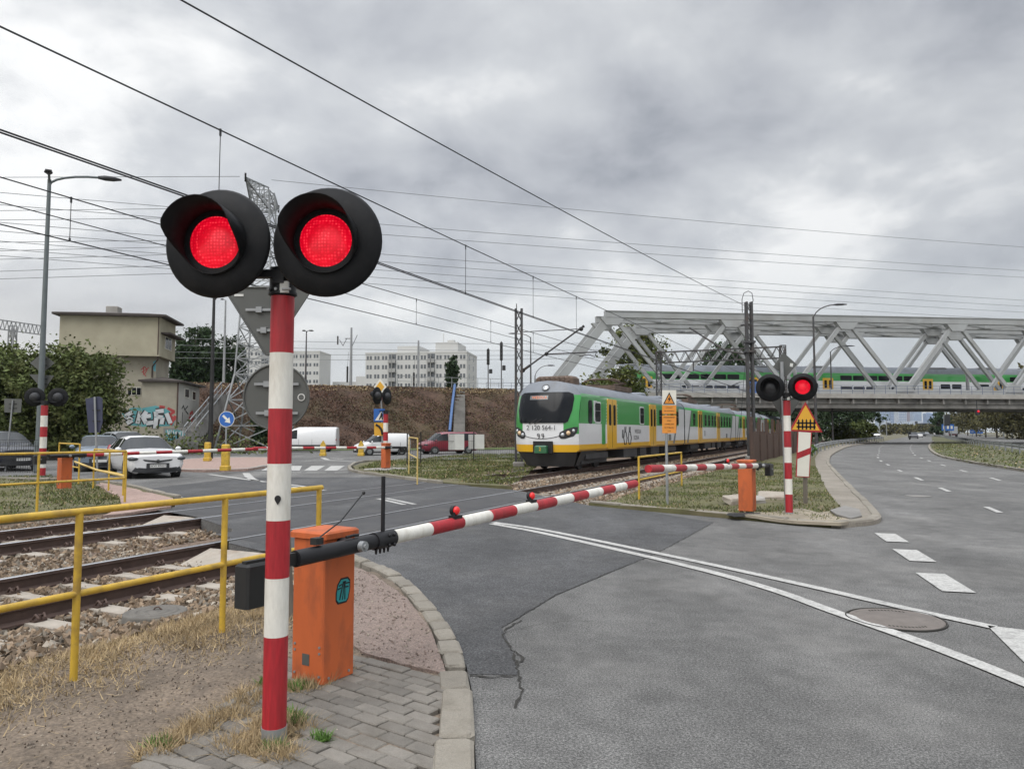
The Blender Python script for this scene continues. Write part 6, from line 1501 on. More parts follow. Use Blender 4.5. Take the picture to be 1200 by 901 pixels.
    side_panel('cab_door', T, 3.55, 4.0, 1.05, 2.9, TG['green'], .02, .05)
    mb = MB(); mb.text('WESOLA', .3, frame(Vector((9.4, -HW - .006, 1.62)), Vector((1, 0, 0)), Vector((0, 0, 1)), Vector((0, -1, 0)))); mb.text('SCENA', .3, frame(Vector((9.1, -HW - .006, 1.3)), Vector((1, 0, 0)), Vector((0, 0, 1)), Vector((0, -1, 0))))
    for dx in (0, .75):
        mb.tube([(7.0 + dx, -HW - .008, 1.0), (6.85 + dx, -HW - .008, 1.3), (7.0 + dx, -HW - .008, 1.6), (7.25 + dx, -HW - .008, 1.6), (7.4 + dx, -HW - .008, 1.3), (7.25 + dx, -HW - .008, 1.0), (7.0 + dx, -HW - .008, 1.0)], .025, 4); mb.tube([(7.05 + dx, -HW - .008, 1.6), (7.05 + dx, -HW - .008, 1.85)], .025, 4); mb.tube([(7.2 + dx, -HW - .008, 1.6), (7.25 + dx, -HW - .008, 1.85)], .025, 4)
    mb.build('side_lettering', M['black'], T)
    mb = MB()
    for x in (4.2, 5.85, 13.3):
        for k in range(7): mb.bb(x - .03, x + .03, -HW - .006, -HW - .002, 1.98 + k * .14, 2.06 + k * .14)
    mb.build('white_lettering', TG['white'], T)
    emu_car(T, 20.7, 21.3); pantograph(T, 8.8); pantograph(T, 26); emu_car(T, 42.3, 20.4, back=True); pantograph(T, 47)
    mb = MB()
    for x in (20.55, 42.15): mb.bb(x - .35, x + .35, -1.2, 1.2, .9, 3.4)
    mb.build('gangway_bellows', M['plastic'], T)
    T2 = thing('commuter_train', 'second green commuter train unit coupled behind, seen above the brown plank fence', 'train', ST(S, t0 + 63.3), TANG)
    emu_car(T2, 0, 20.4, front=False); emu_car(T2, 20.7, 21.3); emu_car(T2, 42.3, 20.4)
commuter_train()
# ------------------------------------------------------------------ steel railway bridge
M['bridge'] = pm('bridge_grey_paint', (.33, .34, .34), .6, .0, .08, .5, dirt=(.23, .22, .2), damt=.45, dscale=.35)
M['blue_rail'] = pm('blue_railing', (.1, .12, .19), .6)
BA = R(7.0); BX = Vector((math.cos(BA), math.sin(BA), 0)); BY = Vector((-BX.y, BX.x, 0)); B0 = Vector((4.7, 90.2, 0)); PW = 15.5; NP = 5; DECK = 6.35; TOP = 16.55
def bridge(org, label, girder):
    T = thing('railway_bridge', label, 'railway bridge', org, BA, 'steel truss railway bridges')
    L = PW * NP
    for yy, nm in ((0.0, 'truss'), (4.7, 'truss')):
        mb = MB(); bot = [(i * PW, yy, DECK + .25) for i in range(NP + 1)]; top = [((i + .5) * PW, yy, TOP - .4) for i in range(NP)]
        mb.bar(top[0], top[-1], .75, .8, mi=0); mb.bar((top[0][0] - .9, yy, TOP - .4), (top[0][0], yy, TOP - .4), .75, .8); mb.bar((top[0][0] - .9, yy, TOP), (top[-1][0] + .9, yy, TOP), .95, .07)
        mb.bar(bot[0], bot[-1], .6, .9)
        for i in range(NP):
            for a, c in ((bot[i], top[i]), (top[i], bot[i + 1])):
                w = .95 if (i == 0 and c == top[0]) or (i == NP - 1 and a == top[-1]) else .4
                mb.bar(a, c, .42, w); d = (Vector(c) - Vector(a)).normalized(); up = Vector((-d.z, 0, d.x))
                for k in (-1, 1): mb.bar(Vector(a) + up * (k * w / 2), Vector(c) + up * (k * w / 2), .44, .05, up)
        for p in top: mb.prism([(p[0] - 1.5, yy - .4, TOP - .85), (p[0] + 1.5, yy - .4, TOP - .85), (p[0] + .8, yy - .4, TOP - 1.75), (p[0] - .8, yy - .4, TOP - 1.75)], (0, .8, 0))
        for p in bot[1:-1]:
            mb.prism([(p[0] - 1.3, yy - .4, DECK + .4), (p[0] + 1.3, yy - .4, DECK + .4), (p[0] + .75, yy - .4, DECK + 1.5), (p[0] - .75, yy - .4, DECK + 1.5)], (0, .8, 0))
        mb.build(nm, M['bridge'], T)
    mb = MB()
    for i in range(NP): x = (i + .5) * PW; mb.bar((x, 0, TOP - .3), (x, 4.7, TOP - .3), .4, .5)
    for i in range(NP - 1):
        for q in range(2):
            x0 = (i + .5) * PW + q * PW / 2; mb.bar((x0, .3, TOP - .5), (x0 + PW / 2, 4.4, TOP - .5), .3, .25); mb.bar((x0 + PW / 2, .3, TOP - .5), (x0, 4.4, TOP - .5), .3, .25)
    mb.build('wind_bracing', M['bridge'], T)
    mb = MB(); mb.bb(-8, L + 12, -1.6, 6.2, DECK - .28, DECK, 0); mb.bb(-8, L + 12, -1.7, -1.55, DECK - .5, DECK + .06, 0)
    mb.build('deck', M['concrete'], T)
    mb = MB(); mb.bb(-8, L + 12, -.9, -.5, DECK - 1.75, DECK - .28); mb.bb(-8, L + 12, 5.2, 5.6, DECK - 1.75, DECK - .28)
    for i in range(int((L + 20) / 3.1)): x = -8 + i * 3.1; mb.bb(x, x + .18, -1.5, -.9, DECK - 1.2, DECK - .28); mb.bb(x, x + .4, -.5, 5.2, DECK - 1.5, DECK - .28)
    mb.bb(8, L + 12, -1.15, -1.0, DECK - 1.15, DECK - .95)
    mb.build('girder', M['concrete_dark'], T)
    mb = MB(); n = int((L + 20) / 1.5)
    for i in range(n): x = -8 + i * 1.5; mb.bb(x - .02, x + .02, -1.5, -1.46, DECK, DECK + 1.1)
    for z in (.4, .75, 1.1): mb.bb(-8, L + 12, -1.49, -1.45, DECK + z - .02, DECK + z + .02)
    mb.build('railing', M['blue_rail'], T)
    if girder:
        mb = MB(); mb.bb(24.6, 27.3, -1.43, -1.38, DECK + .05, DECK + 1.5); mb.build('blue_screen', pm('blue_screen', (.06, .13, .34), .6), T)
    return T
bridge(B0, 'nearer grey steel truss railway bridge spanning the road', True)
bridge(B0 + BX * 6.4 + BY * 8.6, 'farther grey steel truss railway bridge carrying the double-deck train', False)
T = thing('bridge_abutment', 'concrete bridge abutment at the end of the dry embankment', 'abutment', B0 - BX * 8)
mb = MB(); mm = frame(B0, BX, BY, Vector((0, 0, 1))); mb.bb(-10.5, -7.6, -1.6, 16, -.4, DECK - .3, 0, mm); mb.bb(-6.2, -4.6, 0, 14, -.4, DECK - 1.75, 0, mm); mb.build('abutment_wall', M['concrete'], T, True)
mb = MB(); mb.prism([mm @ Vector(p) for p in ((-10.4, -1.6, DECK - .2), (-8.0, -1.6, DECK - .2), (-6.5, -8, 0), (-7.2, -8.5, -.3))], (.3, .1, -.1)); mb.build('wing_wall', M['concrete'], T, True)
for x in (19.2,):
    T = thing('bridge_pier', 'concrete pier under the bridge between railway and highway', 'bridge pier', B0 + BX * x); mb = MB(); mb.bb(18.6, 19.9, .2, 13.5, -.4, DECK - 1.76, 0, mm); mb.build('shaft', M['concrete_dark'], T, True); mb = MB(); mb.bb(18.2, 20.3, -.3, 14, DECK - 2.1, DECK - 1.77, 0, mm); mb.build('cap', M['concrete'], T, True)
# fence on top of the embankment edge
a, c = Vector((-12, 77.3, top_z)), Vector((-1.0, 82.0, top_z)); T = thing('bridge_railing', 'thin railing along the embankment top beside the bridge end', 'railing', a); mb = MB()
for i in range(9): p = a.lerp(c, i / 8); mb.bb(p.x - .03, p.x + .03, p.y - .03, p.y + .03, p.z, p.z + 1.1)
for z in (.55, 1.1): mb.bar(a + Vector((0, 0, z)), c + Vector((0, 0, z)), .05, .05)
mb.build('rails', M['galv'], T, True)

# double-deck train on the far bridge
def double_decker():
    org = B0 + BX * 10.6 + BY * 11.2; T = thing('double_deck_train', 'green and white double-deck train crossing on the bridge', 'train', org + Vector((0, 0, DECK)), BA)
    RG = [(1.35, .25), (1.4, .7), (1.4, 2.5), (1.4, 3.3), (1.34, 3.62), (1.0, 4.3), (.5, 4.6), (0, 4.66)]; BD = ['skirt', 'white', 'green', 'green', 'roof', 'roof', 'roof']
    L = 26.0; ring = [(y, z) for y, z in RG] + [(-y, z) for y, z in RG[-2::-1]]; m = len(ring)
    bd = {'skirt': 'darkgrey'}
    for c in range(3):
        x0 = c * (L + .6); A = [(x0 + (.9 * max(0, (z - 1.2) / 3.3) ** 1.5 + .5 * (1 - 0) * (abs(y) / 1.4) ** 3 if c == 0 else 0), y, z) for y, z in ring]; B = [(x0 + L, y, z) for y, z in ring]
        mb = MB()
        for i in range(m - 1):
            k = i if i < 7 else 13 - i; mb.add([A[i], B[i], B[i + 1], A[i + 1]], [(0, 1, 2, 3)], TM.index(bd.get(BD[k], BD[k])), k >= 3)
        mb.add(A, [tuple(range(m))], 1); mb.add(B, [tuple(range(m - 1, -1, -1))], 5); mb.add([A[0], B[0], B[-1], A[-1]], [(0, 3, 2, 1)], 4); weld(mb, 'car_body', TMAT, T)
        def pane(nm, xa, xb, z0, z1, mt, par=T, off=.01):
            mb = MB(); mb.bevbox(xa, xb, -1.4 - off, -1.395, z0, z1, .003) if False else mb.prism([(xa + .08, -1.4, z0), (xb - .08, -1.4, z0), (xb, -1.4, z0 + .08), (xb, -1.4, z1 - .08), (xb - .08, -1.4, z1), (xa + .08, -1.4, z1), (xa, -1.4, z1 - .08), (xa, -1.4, z0 + .08)], (0, -off, 0)); return mb.build(nm, mt, par)
        for d in (4.6, 20.0):
            dr = pane('door', x0 + d - .8, x0 + d + .8, .5, 2.9, TG['yellow'], T, .03)
            for q in (-.36, .36): pane('door_window', x0 + d + q - .2, x0 + d + q + .2, 1.5, 2.6, M['glass'], dr, .04)
        x = 6.5
        while x < 18: pane('upper_window', x0 + x, x0 + x + 1.75, 2.6, 3.28, M['glass']); pane('lower_window', x0 + x, x0 + x + 1.75, 1.0, 1.7, M['glass']); x += 1.95
        for x in (1.6, 22.0, 23.8): pane('middle_window', x0 + x, x0 + x + 1.5, 1.45, 2.15, M['glass'])
        mb = MB(); P = [(x0 + 15.6 + 3.2 * t, -1.408, .9 + 1.45 * math.sin(t * 1.57)) for t in [k / 8 for k in range(9)]]
        for i in range(8): mb.add([P[i], P[i + 1], (P[i + 1][0] + .35, -1.408, P[i + 1][2] - .1), (P[i][0] + .45, -1.408, P[i][2])], [(0, 1, 2, 3)])
        mb.build('dark_swoosh', TG['darkgrey'], T)
        mb = MB(); mb.bevbox(x0 + 2, x0 + 4.4, -.9, .9, 4.35, 4.7, .1); mb.bevbox(x0 + 20, x0 + 23.5, -.9, .9, 4.35, 4.65, .1); mb.build('roof_units', TG['darkgrey'], T)
    mb = MB(); mb.prism([(.55, -.95, 2.3), (.55, .95, 2.3), (1.0, .8, 3.4), (1.0, -.8, 3.4)], (-.25, 0, 0)); mb.build('windscreen', M['glass'], T)
double_decker()

# ------------------------------------------------------------------ old signal box
M['render'] = pm('cream_render', (.37, .34, .25), .9, 0, .08, .8, dirt=(.24, .215, .15), damt=.55, dscale=.5)
M['render_pale'] = pm('pale_render', (.42, .41, .38), .9, 0, .1, .8, dirt=(.25, .24, .22), damt=.6, dscale=.6)
M['render2'] = pm('grey_render', (.33, .305, .24), .9, 0, .1, .8, dirt=(.2, .18, .15), damt=.6, dscale=.5)
M['roof_felt'] = pm('roof_felt', (.06, .05, .045), .9, 0, .2, 1)
def graf(n, c): M[n] = pm(n, c, .7, 0, .15, 1.5)
graf('spray_white', (.5, .52, .53)); graf('spray_teal', (.09, .29, .31)); graf('spray_red', (.36, .05, .05)); graf('spray_black', (.02, .02, .022)); graf('spray_blue', (.14, .42, .5))
def signal_box():
    Y = 56.0
    fx = lambda x: at(x, 480, Y).x; fz = lambda y: at(150, y, Y).z
    p0 = Vector((fx(66), Y, 0)); rz = R(10)
    T = thing('signal_box', 'old cream railway signal box with overhanging upper floor and graffiti', 'building', p0, rz)
    loc = lambda x: (fx(x) - p0.x)
    xl, xr = 0.0, loc(177); zt, zm = fz(369), fz(413); D = 4.4
    mb = MB(); mb.bb(xl, xr, 0, D, zm, zt); mb.bb(xl - .02, xr + .02, -.02, D + .02, zm - .16, zm + .02); mb.build('upper_floor', M['render'], T)
    # lower shaft
    mb = MB(); mb.bb(xl + .3, loc(170), .9, D, -.3, zm - .1); mb.build('lower_floor', M['render2'], T)
    mb = MB(); mb.add([(xl - .4, -.5, zt), (xr + .55, -.5, zt), (xr + .55, D + .4, zt), (xl - .4, D + .4, zt), (xl - .4, -.5, zt + .16), (xr + .55, -.5, zt + .16), (xr + .55, D + .4, zt + .16), (xl - .4, D + .4, zt + .16), (xl + 1.5, D / 2, zt + .62), (xr - 1.5, D / 2, zt + .62)],
                      [(3, 2, 1, 0), (0, 1, 5, 4), (1, 2, 6, 5), (2, 3, 7, 6), (3, 0, 4, 7), (4, 5, 9, 8), (5, 6, 9), (6, 7, 8, 9), (7, 4, 8)]); rf = mb.build('roof', M['roof_felt'], T)
    mb = MB(); mb.bevbox(loc(107), loc(121), 1.6, 2.6, zt + .2, zt + 1.05, .05); mb.build('chimney', M['concrete'], rf)
    # right end: canopy and end window
    mb = MB(); mb.bb(xr - .0, xr + .7, .3, D, fz(388), fz(386)); mb.build('canopy', M['roof_felt'], T)
    wx = xr + .004
    mb = MB(); mb.bb(wx, wx + .03, 1.4, 3.3, fz(404), fz(389)); w = mb.build('window', M['sign_white'], T); mb = MB(); mb.bb(wx + .03, wx + .04, 1.5, 2.3, fz(403.3), fz(389.8)); mb.bb(wx + .03, wx + .04, 2.4, 3.2, fz(403.3), fz(389.8)); mb.build('pane', M['glass'], w)
    yy = -.004
    mb = MB(); mb.bb(loc(175.5) - .03, loc(175.5) + .03, -.06, -.0, zm, zt); mb.tube([(loc(175.5), -.03, zm), (loc(174), .4, zm - .4), (loc(166), .84, zm - .9), (loc(166), .84, fz(440))], .05, 6); mb.build('downpipe', M['rail_rust'], T)
    mb = MB(); mb.bb(loc(139), loc(154), .86, .9, fz(462), fz(452)); w = mb.build('window', M['sign_white'], T)
    mb = MB()
    for a, c in ((139.3, 143), (143.8, 148.4), (149.2, 153.6)): mb.bb(loc(a), loc(c), .84, .865, fz(461.3), fz(452.6))
    mb.build('pane', M['glass'], w)
    # annex in front
    ax0, ax1, az = loc(163), loc(203), fz(447); ad = 5.8; ay = -.9
    mb = MB(); mb.bb(ax0, ax1, ay, ad, -.3, az); an = mb.build('annex', M['render2'], T)
    mb = MB(); mb.bb(ax1 - .01, ax1 + .03, ay + .02, ad, -.3, az - .1); mb.build('annex_end', M['render_pale'], an)
    mb = MB(); mb.add([(ax0 - .2, ay - .3, az), (ax1 + .5, ay - .3, az - .03), (ax1 + .5, ad + .2, az - .03), (ax0 - .2, ad + .2, az), (ax0 - .2, ay - .3, az + .14), (ax1 + .5, ay - .3, az + .1), (ax1 + .5, ad + .2, az + .1), (ax0 - .2, ad + .2, az + .14), (ax0 + .9, 1.2, az + .5)],
                      [(3, 2, 1, 0), (0, 1, 5, 4), (1, 2, 6, 5), (2, 3, 7, 6), (3, 0, 4, 7), (4, 5, 8), (5, 6, 8), (6, 7, 8), (7, 4, 8)]); mb.build('annex_roof', M['roof_felt'], an)
    for a, c, y0, y1 in ((219, 225, 464, 452.5), (229.5, 234.5, 465.5, 454)):
        mb = MB(); x0 = ay + (a - 211) / 29 * 6.5; x1 = ay + (c - 211) / 29 * 6.5; mb.bb(ax1 + .03, ax1 + .06, x0, x1, fz(y0), fz(y1)); w = mb.build('window', M['sign_white'], T); mb = MB(); mb.bb(ax1 + .06, ax1 + .07, x0 + .1, x1 - .1, fz(y0) + .06, fz(y1) - .06); mb.build('pane', M['glass'], w)
    mb = MB(); mb.bb(ax1 - .05, ax1 + .05, ay - .07, ay + .0, 0, az); mb.build('downpipe', M['rail_rust'], an)
    # graffiti lettering on the annex wall and shaft
    g = lambda nm, mt, polys, yf: None
    def spray(nm, mt, strokes, y, w):
        mb = MB()
        for k, st in enumerate(strokes):
            P = [Vector((loc(x - 7), y - .002 * (k % 4), fz(z))) for x, z in st]
            for a, c in zip(P[:-1], P[1:]): mb.bar(a, c, w, .006, (0, 1, 0))
        return mb.build(nm, mt, T)
    E = [[(152, 482), (144, 487), (152, 492), (146, 496)], [(158, 496), (161, 481), (168, 495), (170, 481)], [(176, 482), (172, 488), (176, 496), (184, 495)], [(173, 488), (181, 487)], [(195, 481), (186, 482), (187, 488), (194, 489), (193, 497)], [(187, 489), (186, 502)], [(198, 484), (203, 496)]]
    mb = MB(); mb.prism([(loc(x - 7), ay - .004, fz(z)) for x, z in ((170.5, 478), (186, 475), (200, 480), (208, 492), (206, 499), (170.5, 500))], (0, -.003, 0)); mb.build('teal_graffiti', M['spray_teal'], T)
    mb = MB(); mb.prism([(loc(x - 7), .895, fz(z)) for x, z in ((140, 484), (150, 477), (169.8, 476), (169.8, 500), (150, 498))], (0, -.003, 0)); mb.build('teal_graffiti', M['spray_teal'], T)
    A = [s for s in E if s[0][0] > 170]; Bq = [s for s in E if s[0][0] <= 170]
    spray('graffiti_outline', M['spray_black'], A, ay - .012, .5); spray('graffiti_letters', M['spray_white'], A, ay - .03, .3)
    spray('graffiti_outline', M['spray_black'], Bq, .885, .5); spray('graffiti_letters', M['spray_white'], Bq, .87, .3)
    spray('red_graffiti', M['spray_red'], [[(199, 478), (207, 482), (201, 486), (208, 492)], [(203, 498), (208, 487)], [(196, 477), (190, 476)]], ay - .012, .2)
    spray('red_graffiti', M['spray_red'], [[(160, 431), (164, 427), (167, 431), (164, 436), (166, 439)], [(161, 434), (169, 428)], [(163, 427), (163, 437)]], .885, .06)
    mb = MB(); mb.prism([(loc(x - 8), .89, fz(z)) for x, z in ((174.5, 421), (177.6, 419), (177.6, 433), (175, 431))], (0, -.003, 0)); mb.build('blue_graffiti', M['spray_blue'], T)
    def spray_end(nm, mt, strokes, w):
        mb = MB()
        for st in strokes:
            P = [Vector((ax1 + .036, ay + (x - 211) / 29 * 6.5, fz(z))) for x, z in st]
            for a, c in zip(P[:-1], P[1:]): mb.bar(a, c, .008, w, (1, 0, 0)) if False else mb.bar(a, c, w, .008, (1, 0, 0))
        mb.build(nm, mt, an)
    spray_end('red_graffiti', M['spray_red'], [[(227, 484), (231, 480), (232, 492), (227, 494), (229, 487)], [(226, 488), (233, 490)]], .25); spray_end('graffiti_tag', M['spray_black'], [[(216, 478), (218, 474), (220, 479), (224, 474)], [(217, 482), (217, 496)], [(221, 480), (225, 484)]], .13)
    return T
signal_box()
# low graffitied wall and stairs up the slope
Y = 54.5; b = at(192, 518, Y); b.z = 0
T = thing('low_wall', 'low concrete wall with teal graffiti at the foot of the stairs', 'wall', b); q = lambda x, y, d=0: at(x, y, Y + d)
mb = MB(); mb.prism([q(191.5, 520), q(218, 520), q(218, 501), q(191.5, 501.5)], (0, .4, 0)); mb.build('wall', M['concrete_dark'], T, True)
mb = MB(); rg = random.Random(3)
for i in range(13): x = 195 + i * 1.75; mb.bar(q(x, 503 + rg.random() * 3, -.01), q(x + rg.uniform(-1, 2.5), 517 - rg.random() * 4, -.01), .13, .006, (0, 1, 0))
mb.build('teal_graffiti', M['spray_teal'], T, True); mb = MB()
for i in range(9): x = 196 + i * 2.3; mb.bar(q(x, 503 + rg.random() * 3, -.02), q(x + rg.uniform(-2, 2), 514 - rg.random() * 4, -.02), .06, .006, (0, 1, 0))
mb.build('white_graffiti', M['spray_white'], T, True)
a, c = at(219, 516, 54.5), at(262, 462, 66); T = thing('staircase', 'concrete stairs with pale handrails climbing the railway embankment', 'stairs', a); n = 22; d = c - a; mb = MB()
for i in range(n): p = a + d * (i / n); mb.bb(p.x - .35, p.x + .5, p.y - .9, p.y + .9, p.z - .35, p.z + .14)
mb.build('steps', M['concrete_dark'], T, True)
for s in (-1, 1):
    off = Vector((.2, s * 1.0, 0)); mb = MB(); mb.tube([a + off + Vector((0, 0, 1)), c + off + Vector((0, 0, 1))], .05, 6); mb.tube([a + off + Vector((0, 0, .5)), c + off + Vector((0, 0, .5))], .04, 6)
    for i in range(8): p = a + d * (i / 7) + off; mb.cyl(p, p + Vector((0, 0, 1)), .04, n=6)
    mb.build('handrail', M['galv'], T, True)

# ------------------------------------------------------------------ blocks of flats
M['panel_white'] = pm('panel_white', (.5, .5, .485), .85, 0, .05, .1, dirt=(.5, .49, .46), damt=.4, dscale=.08)
M['far_glass'] = pm('far_window_glass', (.1, .11, .12), .2)
M['balcony'] = pm('balcony_grey', (.32, .32, .31), .8)
def flats(name_label, x0, x1, ytop, Y, floors, cols, bal, yaw, roofboxes, depth=12, gable=None):
    a, c = at(x0, 450, Y), at(x1, 450, Y); a.z = c.z = 0; W = (c - a).length; H = at((x0 + x1) / 2, ytop, Y).z; f0 = 0
    T = thing('apartment_block', name_label, 'apartment block', a, yaw)
    mb = MB(); mb.bb(0, W, 0, depth, -.3, H); mb.bb(-.1, W + .1, -.1, depth + .1, H - .001, H + .5); mb.build('walls', M['panel_white'], T)
    fh = H / floors; cw = W / cols; proto = None
    for j in range(max(0, floors - 6), floors):
        for i in range(cols):
            if i in bal: continue
            if proto is None:
                mb = MB()
                for k in (-1, 1): mb.bb(k * cw * .2 - cw * .14, k * cw * .2 + cw * .13, -.06, .04, 1.0, 2.25)
                proto = o = mb.build('window', M['far_glass'], T)
            else: o = proto.copy(); COL.objects.link(o); o.parent = T
            o.location = ((i + .5) * cw, 0, j * fh)
    pb = None
    for j in range(max(0, floors - 6), floors):
        for i in bal:
            if pb is None:
                mb = MB(); mb.bb(-cw * .48, cw * .48, -.02, .05, .1, fh - .2, 1); mb.bb(-cw * .48, cw * .48, -.9, -.8, 0, 1.1); mb.bb(-cw * .48, cw * .48, -.9, 0, -.1, .05); mb.bb(-.08, .08, -.9, 0, 0, fh - .1); pb = o = mb.build('balcony', [M['balcony'], M['far_glass']], T)
            else: o = pb.copy(); COL.objects.link(o); o.parent = T
            o.location = ((i + .5) * cw, 0, j * fh)
    for u, w, h in roofboxes:
        mb = MB(); mb.bb(u * W, (u + w) * W, 2, depth - 2, H + .4, H + h)
        if h > 3: mb.cyl(((u + w * .3) * W, 4, H + h), ((u + w * .3) * W, 4, H + h + 3), .12, n=6); mb.bb((u + w * .5) * W, (u + w * .8) * W, 3, 5, H + h, H + h + .8)
        mb.build('roof_house', M['panel_white'], T)
    if gable:
        o = proto
        gp = None
        for j in range(max(0, floors - 6), floors):
            for y in (4, 11):
                if gp is None: mb = MB(); mb.bb(-.04, .06, -.6, .6, .9, 2.4); gp = o = mb.build('gable_window', M['far_glass'], T)
                else: o = gp.copy(); COL.objects.link(o); o.parent = T
                o.location = (W, y, j * fh)
    return T
flats('long white block of flats with balcony stacks above the embankment', 428, 549, 415, 235, 9, 13, (3, 8), R(-8), ((.3, .22, 2.6), (.68, .22, 3.6)), 17, True)
flats('white block of flats right of the nearest striped pole', 325, 375, 413, 290, 10, 6, (), R(-4), (), 14)
flats('pale block of flats seen through the lattice pylon', 262, 322, 409, 300, 10, 7, (2, 5), R(3), ((.1, .3, 3),), 14)
mb = MB(); a = at(417, 455, 300); mb.bb(a.x, a.x + 12, 300, 312, 0, at(420, 441, 300).z); mb.bb(a.x - 10, a.x, 302, 310, 0, at(412, 447, 300).z); solo('apartment_block', mb, M['panel_white'], 'low pale block peeping out left of the long white flats', 'apartment block', (a.x, 300, 0))

# ------------------------------------------------------------------ distant skyline
def tower_mat(n, c): return pm(n, c, .3, 0, .1, .02, spec=.5)
TWM = [tower_mat('pale_blue_tower', (.3, .38, .5)), tower_mat('blue_tower', (.17, .24, .38)), tower_mat('grey_tower', (.4, .45, .52)), tower_mat('brown_tower', (.23, .2, .23))]
def tower(x0, x1, yt, Y, mi, label, kindt=0):
    a, c = at(x0, 500, Y), at(x1, 500, Y); H = at(x0, yt, Y).z; W = c.x - a.x
    T = thing('office_tower', label, 'skyscraper', (a.x, Y, 0), 0)
    mb = MB()
    if kindt == 1:
        for k, (u, h) in enumerate(((0, .42), (.14, .6), (.27, .78), (.38, .88))): mb.bevbox(W * u, W * (1 - u), W * u, W * (1 - u), -1, H * h, W * .03)
        mb.cyl((W / 2, W / 2, H * .86), (W / 2, W / 2, H), W * .06, W * .01, 8)
    elif kindt == 2: mb.add([(0, 0, -1), (W, 0, -1), (W, W, -1), (0, W, -1), (0, 0, H * .86), (W, 0, H), (W, W, H), (0, W, H * .86)], [(3, 2, 1, 0), (4, 5, 6, 7), (0, 1, 5, 4), (1, 2, 6, 5), (2, 3, 7, 6), (3, 0, 4, 7)])
    else: mb.bevbox(0, W, 0, W, -1, H, W * .08); mb.bb(W * .3, W * .7, W * .3, W * .7, H, H * 1.03)
    mb.build('shaft', TWM[mi], T)
    mb = MB(); n = 9
    for i in range(1, n): z = H * .82 * i / n; mb.bb(W * .06, W * .94, -W * .012, W * .012, z, z + H * .02)
    for i in range(1, 5): mb.bb(W * i / 5 - W * .01, W * i / 5 + W * .01, -W * .016, W * .0, H * .08, H * .8)
    if kindt != 1: mb.build('glazing_bands', TWM[1 if mi != 1 else 0], T)
tower(1031, 1043, 474, 2500, 0, 'pale blue office tower leftmost in the distant skyline')
tower(1044, 1052, 471, 2600, 1, 'dark blue slab tower in the distant skyline', 2)
tower(1053, 1063.5, 474.5, 2400, 2, 'wide pale glass tower between the dark blue slab and the brown spire')
tower(1063.5, 1072, 455, 2700, 3, 'brown stepped spire tower of the distant skyline', 1)
tower(1071.5, 1081, 480, 2450, 0, 'pale blue block right of the brown stepped spire')
tower(1086.5, 1095.5, 484, 2300, 1, 'short blue tower standing alone mid skyline')
tower(1099.5, 1107.5, 468, 2650, 0, 'slender tall tower whose top is hidden by the bridge girder')
tower(1112, 1116.5, 485, 2300, 2, 'small pale tower right of the variable message board')
tower(1120.5, 1131, 483, 2550, 2, 'pale broad tower rightmost in the distant skyline')
mb = MB(); rg = random.Random(8)
for i in range(26): x = at(1035 + i * 3.4, 500, 1500).x; mb.bb(x, x + 14 + 8 * rg.random(), 1500, 1520, 0, 10 + 14 * rg.random())
kind(solo('low_city', mb, TWM[2], 'pale low city blocks below the distant towers', 'city', (at(1040, 500, 1500).x, 1500, 0)), 'stuff')

# ------------------------------------------------------------------ highway furniture
def guardrail(pts, label, h=.75):
    pts = densify([(p[0], p[1]) for p in pts], 2.0, False); T = thing('guard_rail', label, 'guard rail', (pts[0].x, pts[0].y, 0), 0, 'steel guard rails')
    mb = MB(); prof = [(0, -.16), (.05, -.1), (.0, -.02), (0, .02), (.05, .1), (0, .16)]; V = []
    for i, p in enumerate(pts):
        d = (pts[min(i + 1, len(pts) - 1)] - pts[max(i - 1, 0)]).normalized(); n = Vector((d.y, -d.x)); V.append([(p.x + n.x * a, p.y + n.y * a, h - .16 + z) for a, z in prof])
    for i in range(len(V) - 1):
        for k in range(5): mb.add([V[i][k], V[i + 1][k], V[i + 1][k + 1], V[i][k + 1]], [(0, 1, 2, 3)], 0, True)
    mb.build('beam', M['galv'], T, True); o0 = None
    for p in pts[::2][:90]:
        if o0 is None: mb = MB(); mb.bb(-.04, .04, -.05, .05, -.1, h); o0 = o = mb.build('post', M['galv'], T)
        else: o = o0.copy(); COL.objects.link(o); o.parent = T
        o.location = (p.x - pts[0].x, p.y - pts[0].y, 0)
guardrail([tuple(G(x, y)[:2]) for x, y in ((945, 547), (948, 541), (953, 535.5), (962, 530), (980, 524.5), (1010, 519.5), (1035, 516.5))], 'curved steel guard rail left of the sidewalk on the highway bend')
guardrail([tuple(G(x, y)[:2]) for x, y in ((1320, 549), (1200, 533.5), (1150, 524), (1120, 516.8), (1107, 513.2))] + [(165, 300), (260, 470)], 'long steel guard rail along the median of the highway')
